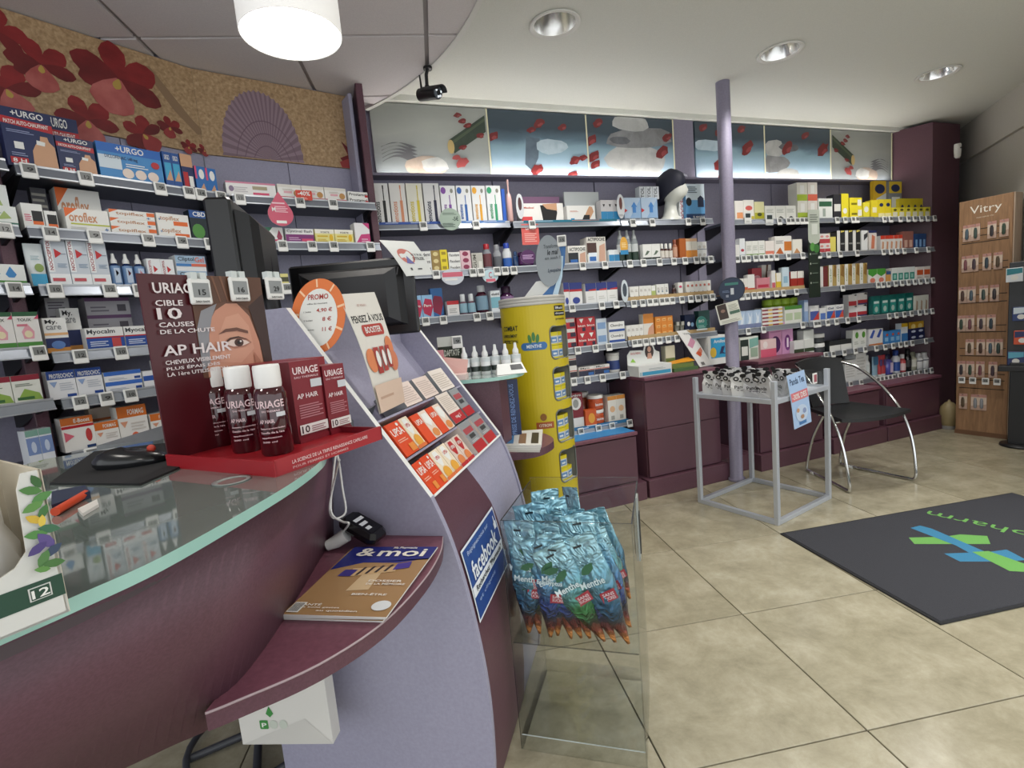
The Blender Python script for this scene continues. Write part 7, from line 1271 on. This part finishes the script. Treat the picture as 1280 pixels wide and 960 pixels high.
for k, (z0, z1) in enumerate(nich):
    q = MB(); ri = R_-.075; n = 8; aa = [ni0+(ni1-ni0)*i/n for i in range(n+1)]
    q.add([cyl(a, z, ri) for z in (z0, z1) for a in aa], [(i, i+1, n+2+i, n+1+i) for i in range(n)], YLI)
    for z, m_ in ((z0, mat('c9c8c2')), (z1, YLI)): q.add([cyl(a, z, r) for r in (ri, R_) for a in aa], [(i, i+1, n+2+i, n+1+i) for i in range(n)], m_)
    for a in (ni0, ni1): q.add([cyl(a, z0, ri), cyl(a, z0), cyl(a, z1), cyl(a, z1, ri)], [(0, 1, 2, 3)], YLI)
    q.tube([cyl(ni0+(ni1-ni0)*x, z0+(z1-z0)*z, R_+.001) for x, z in rrect(0, 0, 1, 1, .16, 4)+[rrect(0, 0, 1, 1, .16, 4)[0]]], .0035, mat('6f7470', .4), 6)
    for cx_, cz_, sx_, sz_ in ((0, 0, 1, 1), (1, 0, -1, 1), (0, 1, 1, -1), (1, 1, -1, -1)):   # yellow rounded corner fillets
        ps = [(cx_, cz_)]+[(cx_+sx_*.16*(1-math.cos(t)), cz_+sz_*.16*(1-math.sin(t))) for t in [math.pi/2*i/4 for i in range(5)]]
        q.add([cyl(ni0+(ni1-ni0)*x, z0+(z1-z0)*z, R_+.0005) for x, z in ps], [tuple(range(len(ps)))], YL)
    q.obj('niche', e)
    for c in range(2):
        for t in range(2):
            if k == 3 and t == 1 and c == 1: continue
            am = ni0+(ni1-ni0)*(.3 if c == 0 else .72); pz = z0+.001+t*.064
            px_, py_, _ = cyl(am, 0, R_-.024); o = inst(lzm, 'lozenge_box', None, (TX+px_-.024*math.cos(am+math.pi/2), TY+py_-.024*math.sin(am+math.pi/2), pz), (0, 0, am+math.pi/2), 'yellow and blue lozenge box in the %s niche of yellow tower' % ['top', 'second', 'third', 'bottom'][k], 'box', 'lozenge boxes niche %d' % k)
vd = Vector((-TX, -TY, 0)).normalized(); vr = Vector((-vd.y, vd.x, 0))
def hd(px, py, off=.02): return onplane(px, py, Vector((TX, TY, 0))+vd*off, vd)-Vector((TX, TY, 0))
q = MB(); oc = hd(686, 332, .03); OXv = (vr*.92+vd*.0).normalized(); pts = []
def plate(q, pts, m, th=.006):
    n = len(pts); b = [p-vd*th for p in pts]; q.add([tuple(p) for p in pts], [tuple(range(n))], m); q.add([tuple(p) for p in b], [tuple(reversed(range(n)))], m); q.add([tuple(p) for p in pts+b], [(i, n+i, n+(i+1) % n, (i+1) % n) for i in range(n)], m)
plate(q, [hd(686+16*math.cos(t)-1*math.sin(t), 326+32*math.sin(t)+4*math.cos(t), .05) for t in [-2*math.pi*i/28 for i in range(28)]], mat('8f979d', .35)); q.obj('header_oval', e)
q = MB()
tx2 = lambda x0, y0, x1, y1, t, m: q.add([tuple(hd(x0+(x1-x0)*u+(.06*(y0-(y0+(y1-y0)*v))), y0+(y1-y0)*v-(x1-x0)*u*.1, .052)) for u, v in textgeo(t, True)[0]], textgeo(t, True)[1], mat(m))
tx2(679, 311, 698, 306, 'Transforme', '5a6268'); tx2(684, 319, 697, 312, 'le mal', '2a3036'); tx2(681, 325, 700, 321, 'en aaah !', '5a6268'); tx2(685, 342, 701, 336, 'Lysopaine', '2a3a4c'); q.obj('header_lettering', e)
q = MB(); plate(q, [hd(x, y, .036) for x, y in ((672, 372), (690, 371), (700, 350), (706, 330), (707, 308), (698, 304), (694, 330), (686, 352))], mat('2f6aa8', .35)); plate(q, [hd(x, y, .04) for x, y in ((655, 372), (676, 371), (690, 356), (683, 350), (670, 352))], mat('d4d6d4', .4)); plate(q, [hd(x, y, .044) for x, y in ((690, 371), (697, 371), (703, 345), (704, 320), (701, 320), (698, 345))], mat('b9d4e6', .4)); q.obj('header_swoosh', e)
p = Vector((TX, TY, 0))+hd(702, 301, .045); inst(TAGM[2], 'price_tag', None, p, (0, 0, a0+math.pi/2), 'white price tag clipped on the yellow tower header', 'price tag')
# ================================================================== ACRYLIC BIN WITH SWEET BAGS
bFL, bFR, bBR, bBL = Vector((-.067, 1.352, 0)), Vector((.276, 1.25, 0)), Vector((.38, 1.578, 0)), Vector((.036, 1.694, 0))
bx_ = (bFR-bFL).normalized(); bw_ = .357; bd_ = .345; bA = math.atan2(bx_.y, bx_.x); BH = .70; th = .004
e = empty('acrylic_bin', bFL, bA, 'clear acrylic bin full of blue sweet bags beside the counter', 'bin')
for nm, a, b in (('front_wall', (0, 0, 0), (bw_, th, BH)), ('rear_wall', (0, bd_-th, 0), (bw_, bd_, BH+.012)), ('side_wall', (0, th, 0), (th, bd_-th, BH)), ('side_wall', (bw_-th, th, 0), (bw_, bd_-th, BH)), ('inner_floor', (th, th, .333), (bw_-th, bd_-th, .337)), ('base_plate', (th, th, .044), (bw_-th, bd_-th, .048))):
    q = MB(); ed_ = {i: M_CLEARE for i in ((4, 1, 3) if nm == 'front_wall' else (4,) if 'wall' in nm else (0,))}; 
    if nm == 'base_plate': ed_ = {0: M_CLEARL}
    q.box(a, b, M_CLEAR, ed_); q.obj(nm, e)
q = MB(); q.box((bw_+.001, .16, .52), (bw_+.006, .20, .71), mat('9aa09e', .3)); q.box((bw_+.006, .165, .54), (bw_+.009, .195, .66), mat('2c2e2e', .4)); q.obj('tag_holder', e)
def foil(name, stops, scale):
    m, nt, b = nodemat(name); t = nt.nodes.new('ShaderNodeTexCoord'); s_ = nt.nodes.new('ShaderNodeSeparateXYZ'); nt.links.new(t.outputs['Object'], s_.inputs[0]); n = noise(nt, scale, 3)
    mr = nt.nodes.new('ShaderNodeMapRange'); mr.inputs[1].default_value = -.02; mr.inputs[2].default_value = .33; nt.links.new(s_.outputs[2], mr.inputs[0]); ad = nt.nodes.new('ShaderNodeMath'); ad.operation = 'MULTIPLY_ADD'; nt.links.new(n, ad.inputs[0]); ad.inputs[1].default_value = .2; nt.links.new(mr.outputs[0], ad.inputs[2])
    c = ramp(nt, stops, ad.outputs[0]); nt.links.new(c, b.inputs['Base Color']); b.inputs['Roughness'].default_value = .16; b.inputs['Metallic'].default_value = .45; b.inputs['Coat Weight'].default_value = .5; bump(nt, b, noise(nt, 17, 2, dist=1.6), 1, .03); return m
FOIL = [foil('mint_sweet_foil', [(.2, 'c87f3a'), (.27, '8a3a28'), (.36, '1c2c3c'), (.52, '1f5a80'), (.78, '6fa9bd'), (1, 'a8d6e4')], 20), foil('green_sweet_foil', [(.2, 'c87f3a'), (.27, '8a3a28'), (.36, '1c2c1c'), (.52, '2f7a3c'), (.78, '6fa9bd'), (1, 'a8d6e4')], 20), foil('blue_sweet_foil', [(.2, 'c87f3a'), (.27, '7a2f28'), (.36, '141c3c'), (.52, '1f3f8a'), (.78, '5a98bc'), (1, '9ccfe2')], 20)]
def sweetbag(k):
    q = MB(); r = random.Random(k); rs = []
    for j in range(15):
        z = j/14*.33; v = j/14; wv = (.004+.046*min(1, v*1.9)); d = .003+.024*math.sin(math.pi*min(1, v*1.12))**1.2 if v < .88 else .0015
        rs.append([(wv*math.cos(t)*(1+.05*r.uniform(-1, 1)), d*math.sin(t)*(1+.3*r.uniform(-1, 1)), z+.003*r.uniform(-1, 1)) for t in [2*math.pi*i/18 for i in range(18)]])
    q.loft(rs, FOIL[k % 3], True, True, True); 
    q.poly((0, -.0295, 0), (1, 0, 0), (0, 0, 1), [(-.035, .19), (.035, .19), (.035, .215), (-.035, .215)], mat('c8e0ea', .25)) if False else None
    q.text((0, -.0285, 0), (1, 0, 0), (0, 0, 1), -.038, .195, .032, .215, ['Menthe', 'Menthe', 'Eucalyptus'][k % 3], mat('e4f0f4', .3)); q.poly((0, -.0288, 0), (1, 0, 0), (0, 0, 1), [(.0, .14), (.045, .145), (.045, .175), (.0, .17)], mat('a8283c', .3)); q.text((0, -.0293, 0), (1, 0, 0), (0, 0, 1), .006, .158, .04, .167, 'SANS', mat('ecd8dc')); q.text((0, -.0293, 0), (1, 0, 0), (0, 0, 1), .006, .147, .04, .156, 'SUCRES', mat('ecd8dc'))
    q.poly((0, -.0225, 0), (1, 0, 0), (0, 0, 1), [(-.022, .232), (-.004, .228), (.016, .24), (.02, .256), (0, .256), (-.016, .246)], mat('2f6a48', .3)); q.poly((0, -.012, 0), (1, 0, 0), (0, 0, 1), rrect(-.013, .303, .013, .309, .003, 2), mat('16242c', .4)); return q.mesh('sweet_bag')
sbm = [sweetbag(k) for k in range(6)]; random.seed(11); bm_ = Matrix.Translation(bFL) @ Matrix.Rotation(bA, 4, 'Z')
for r in range(4):
    nb2 = 10 if r == 0 else 7
    for k in range(nb2):
        x = .04+k*(bw_-.08)/(nb2-1)+random.uniform(-.008, .008); y = .05+r*.075+random.uniform(-.01, .01)
        lean = random.uniform(.0, .22)*(1 if k < 3 else -1 if k > 3 else random.choice((-1, 1)))
        lean = -.62*(x/bw_)+.16+random.uniform(-.2, .14)*(0 if k in (0, nb2-1) else 1)
        hmax = {0: -.02, 6: .02}.get(k, 0)
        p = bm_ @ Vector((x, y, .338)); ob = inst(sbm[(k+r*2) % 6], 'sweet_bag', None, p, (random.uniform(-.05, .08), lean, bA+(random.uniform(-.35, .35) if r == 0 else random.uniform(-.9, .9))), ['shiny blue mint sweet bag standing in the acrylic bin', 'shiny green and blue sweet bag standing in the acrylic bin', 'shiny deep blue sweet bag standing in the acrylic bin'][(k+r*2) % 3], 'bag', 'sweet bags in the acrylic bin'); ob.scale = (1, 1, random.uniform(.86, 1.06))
# ================================================================== SECOND COUNTER BEHIND
c2 = empty('rear_counter', (-.3, 2.2, 0), 0, 'second burgundy counter with glass top behind the display rack', 'counter'); C2 = Matrix.Translation((.3, -2.2, 0))
def c2p(q, nm): return q.obj(nm, c2)
q = MB(); q.T = C2; g2_ = smooth([(-.22, 1.935), (-.08, 1.93), (.02, 1.99), (.055, 2.1), (.04, 2.22), (-.02, 2.33)], 5); q.prism([tuple(p) for p in g2_]+[(-.36, 2.42), (-.40, 1.98)], ZG-.014, ZG, mat('9fb0ac', .1, 0, 0, .4), None, M_GLASSE); c2p(q, 'glass_top')
q = MB(); q.T = C2; q.prism([(-.25, 1.965), (-.05, 1.965), (-.02, 2.05), (-.03, 2.2), (-.1, 2.3), (-.34, 2.38), (-.38, 2.0)], .0, ZG-.0145, M_BURG); c2p(q, 'body')
q = MB(); q.T = C2; s2_ = smooth([(-.1, 1.93), (.06, 1.945), (.14, 2.04), (.15, 2.14), (.1, 2.25), (-.02, 2.30)], 5); q.prism([tuple(p) for p in s2_]+[(-.05, 2.2), (-.04, 2.0)], ZS-.03, ZS, M_BURG, M_BURGT); c2p(q, 'side_shelf')
p = aty(641, 505, 2.12); q = MB(); zt, zb_ = aty(641, 474, 2.12).z, ZS; q.T = Matrix.Translation((p.x, 2.12, 0)) @ Matrix.Rotation(.25, 4, 'Z'); q.box((-.028, 0, zb_), (.028, .004, zt), mat('1c2c54', .4)); q.add([(-.012+.02*(1-b), -.0006, zb_+.03+(zt-zb_-.05)*a) for a, b in textgeo('PRISE DE RENDEZ-VOUS', True)[0]], textgeo('PRISE DE RENDEZ-VOUS', True)[1], mat('6a86b8')); q.obj('notice_board', None, 'narrow navy notice standing on the rear counter shelf', 'notice')
bp_ = [atz(*c, ZS+.03) for c in ((622, 556), (674, 556), (676, 536), (625, 540))]
for k in range(3):
    q = MB(); q.prism([(b_.x+.004*k, b_.y+.002*k) for b_ in bp_], ZS+.0005+.009*k, ZS+.009+.009*k, mat(['d9d6cc', 'dcdad2', 'e0ded8'][k], .5), None, None)
    if k == 2:
        for t, c in ((.15, '4a86b8'), (.45, '8a6a50'), (.75, '3a3430')): a = bp_[0].lerp(bp_[1], t); d = bp_[3].lerp(bp_[2], t); a = a.lerp(d, .1); d = bp_[0].lerp(bp_[1], t).lerp(bp_[3].lerp(bp_[2], t), .8); s_ = (bp_[1]-bp_[0])*.18; q.add([(v_.x+.008, v_.y+.004, ZS+.0275) for v_ in (a, a+s_, d+s_, d)], [(0, 1, 2, 3)], c)
    q.obj('brochure', None, 'top eyewear brochure in the pile on rear counter shelf' if k == 2 else 'brochure lower in the pile on rear counter shelf', 'brochure', 'brochures on the rear counter')
def on2(px, py): return atz(px, py, ZG)
sbt = bottlemesh(.042, .118, .04, 'e2e4e4', (('w', .12, .3, '3a4440'), ('w', .45, .6, 'cfd6d8')), 'e6e8e8', .36, .5, kind='spray')
for k in range(6): p = Vector((-.205+.042*k, 2.06+.018*(k % 2), ZG)); inst(sbt, 'spray_bottle', None, p, (0, 0, 0), 'small white spray bottle in row on the rear counter', 'bottle', 'spray bottles on the rear counter')
def cb2(x, y, w_, h_, d_, look, lab, rz=0, nm='carton', side=None): return inst(cartonmesh(w_, h_, d_, look[0], look[1:], side), nm, None, (x, y, ZG), (0, 0, rz), lab, 'box')
P_ = aty(540, 440, 2.2); cb2(-.345, 2.02, .085, .115, .05, ('d08a92', ln(.15, .3, .85, .7, 4, 'b86a76'), tx(.2, .8, .6, .9, 'duo', 'e8d0d4')), 'dusty pink carton on the rear counter', .1)
cb2(-.30, 2.17, .10, .165, .05, ('1f2a18', tb('c9cdc6', .25), tx(.15, .5, .9, .66, 'ADAPTATIF', 'd8dcd0'), ln(.2, .2, .8, .35, 2, '6a7a5a')), 'black carton with white lettering on the rear counter', .05)
q = MB(); pk = [(-.285, 1.955), (-.175, 1.95), (-.17, 2.03), (-.29, 2.05)]; q.prism(pk, ZG+.0003, ZG+.02, mat('e0c8c2', .5)); q.add([(-.285, 2.03, ZG+.02), (-.175, 2.02, ZG+.02), (-.165, 2.035, ZG+.07), (-.30, 2.045, ZG+.095)], [(0, 1, 2, 3), (3, 2, 1, 0)], mat('dcb0a8', .5)); q.obj('pink_display', None, 'open pale pink display box on the rear counter', 'display box')
p = on2(636, 460); q = MB(); q.T = Matrix.Translation((.0, 2.02, ZG)) @ Matrix.Rotation(.15, 4, 'Z'); q.add([(-.06, -.03, .001), (.06, -.03, .001), (.05, .02, .04), (-.05, .02, .04), (-.06, .03, .001), (.06, .03, .001)], [(0, 1, 2, 3), (3, 2, 5, 4), (1, 5, 2), (0, 3, 4)], mat('dcdedb', .4)); q.add([(-.0, -.0125, .0155), (.05, -.0125, .0155), (.044, .011, .0345), (0, .011, .0345)], [(0, 1, 2, 3)], mat('2a2e30', .3)); q.obj('price_stand', None, 'white sloping price display on the rear counter glass', 'price display')
tgp = Vector((-.19, 2.15, ZG+.145)); inst(TAGM[1], 'price_tag', None, (-.215, 2.164, ZG+.14), (0, 0, .05), 'white price tag on the black carton, rear counter', 'price tag')

# unseen pendant lamps added to brighten the lowered ceiling and the counter
for k, (x, y) in enumerate(((-1.15, .55), (-.25, -.45))):
    e = empty('pendant_lamp', (x, y, 2.2), 0, ['added unseen pendant lamp over the till end of the counter', 'added unseen pendant lamp over the customer end of the counter'][k], 'lamp', 'added pendant lamps')
    q = MB(); q.lathe([(.150, .006), (.152, 0), (.154, .003), (.154, .26), (.145, .268), (.02, .27)], mat('f4f2ee', .5, 0, .35), (0, 0, 0), 40, False); q.obj('shade', e)
    q = MB(); q.lathe([(.001, .004), (.150, .004)], mat('fffaf2', .5, 0, PEND_E), (0, 0, 0), 40, False); q.obj('diffuser', e)
    q = MB(); q.tube([(0, 0, .268), (0, 0, ZF-2.2)], .006, M_STEEL, 8); q.obj('rod', e)
# strips and brush on the top shelves
p = FW.P(FW.sx(638.5, .27, SH['11']['z']), .27, SH['11']['z']); q = MB(); q.T = Matrix.Translation(p); q.lathe([(.014, 0), (.018, .004), (.017, .13), (.012, .16), (.005, .17), (.0045, .215), (.006, .22), (.006, .245), (.003, .248)], mat('e2b8b4', .3), (0, 0, 0), 14); q.obj('electric_toothbrush', None, 'upright pink electric toothbrush at the end of toothbrush shelf', 'toothbrush')
for key, x0, x1, c, lab in (('11', 474, 552, '2f4f9a', 'dark blue printed strip on the toothbrush shelf edge'), ('11', 577, 632, '5f86c0', 'light blue printed strip on the toothbrush shelf edge'), ('21', 655, 772, '1f6f86', 'teal printed strip on the wrist support shelf edge'), ('26', 714, 786, '2a6f9c', 'blue printed strip on the balm jar shelf edge')):
    sh = SH[key]; a, b = FW.sx(x0, .29, sh['z']), FW.sx(x1, .29, sh['z']); q = MB(); q.T = Matrix.Translation(FW.P(a, .2835, sh['z'])) @ Matrix.Rotation(FW.rz, 4, 'Z'); h_ = .03 if key == '26' else .014
    q.box((0, 0, -.006 if key != '26' else -.03), (b-a, .002, h_-.006 if key != '26' else .012), mat(c, .4)); printed(q, b-a, h_, 0, (rc(.1, .5, .3, .7, 'c9d4e6'), rc(.5, .5, .8, .7, 'd8846a' if key == '21' else 'c9d4e6')), 0, -.006 if key != '26' else -.02); q.obj('shelf_strip', None, lab, 'strip')
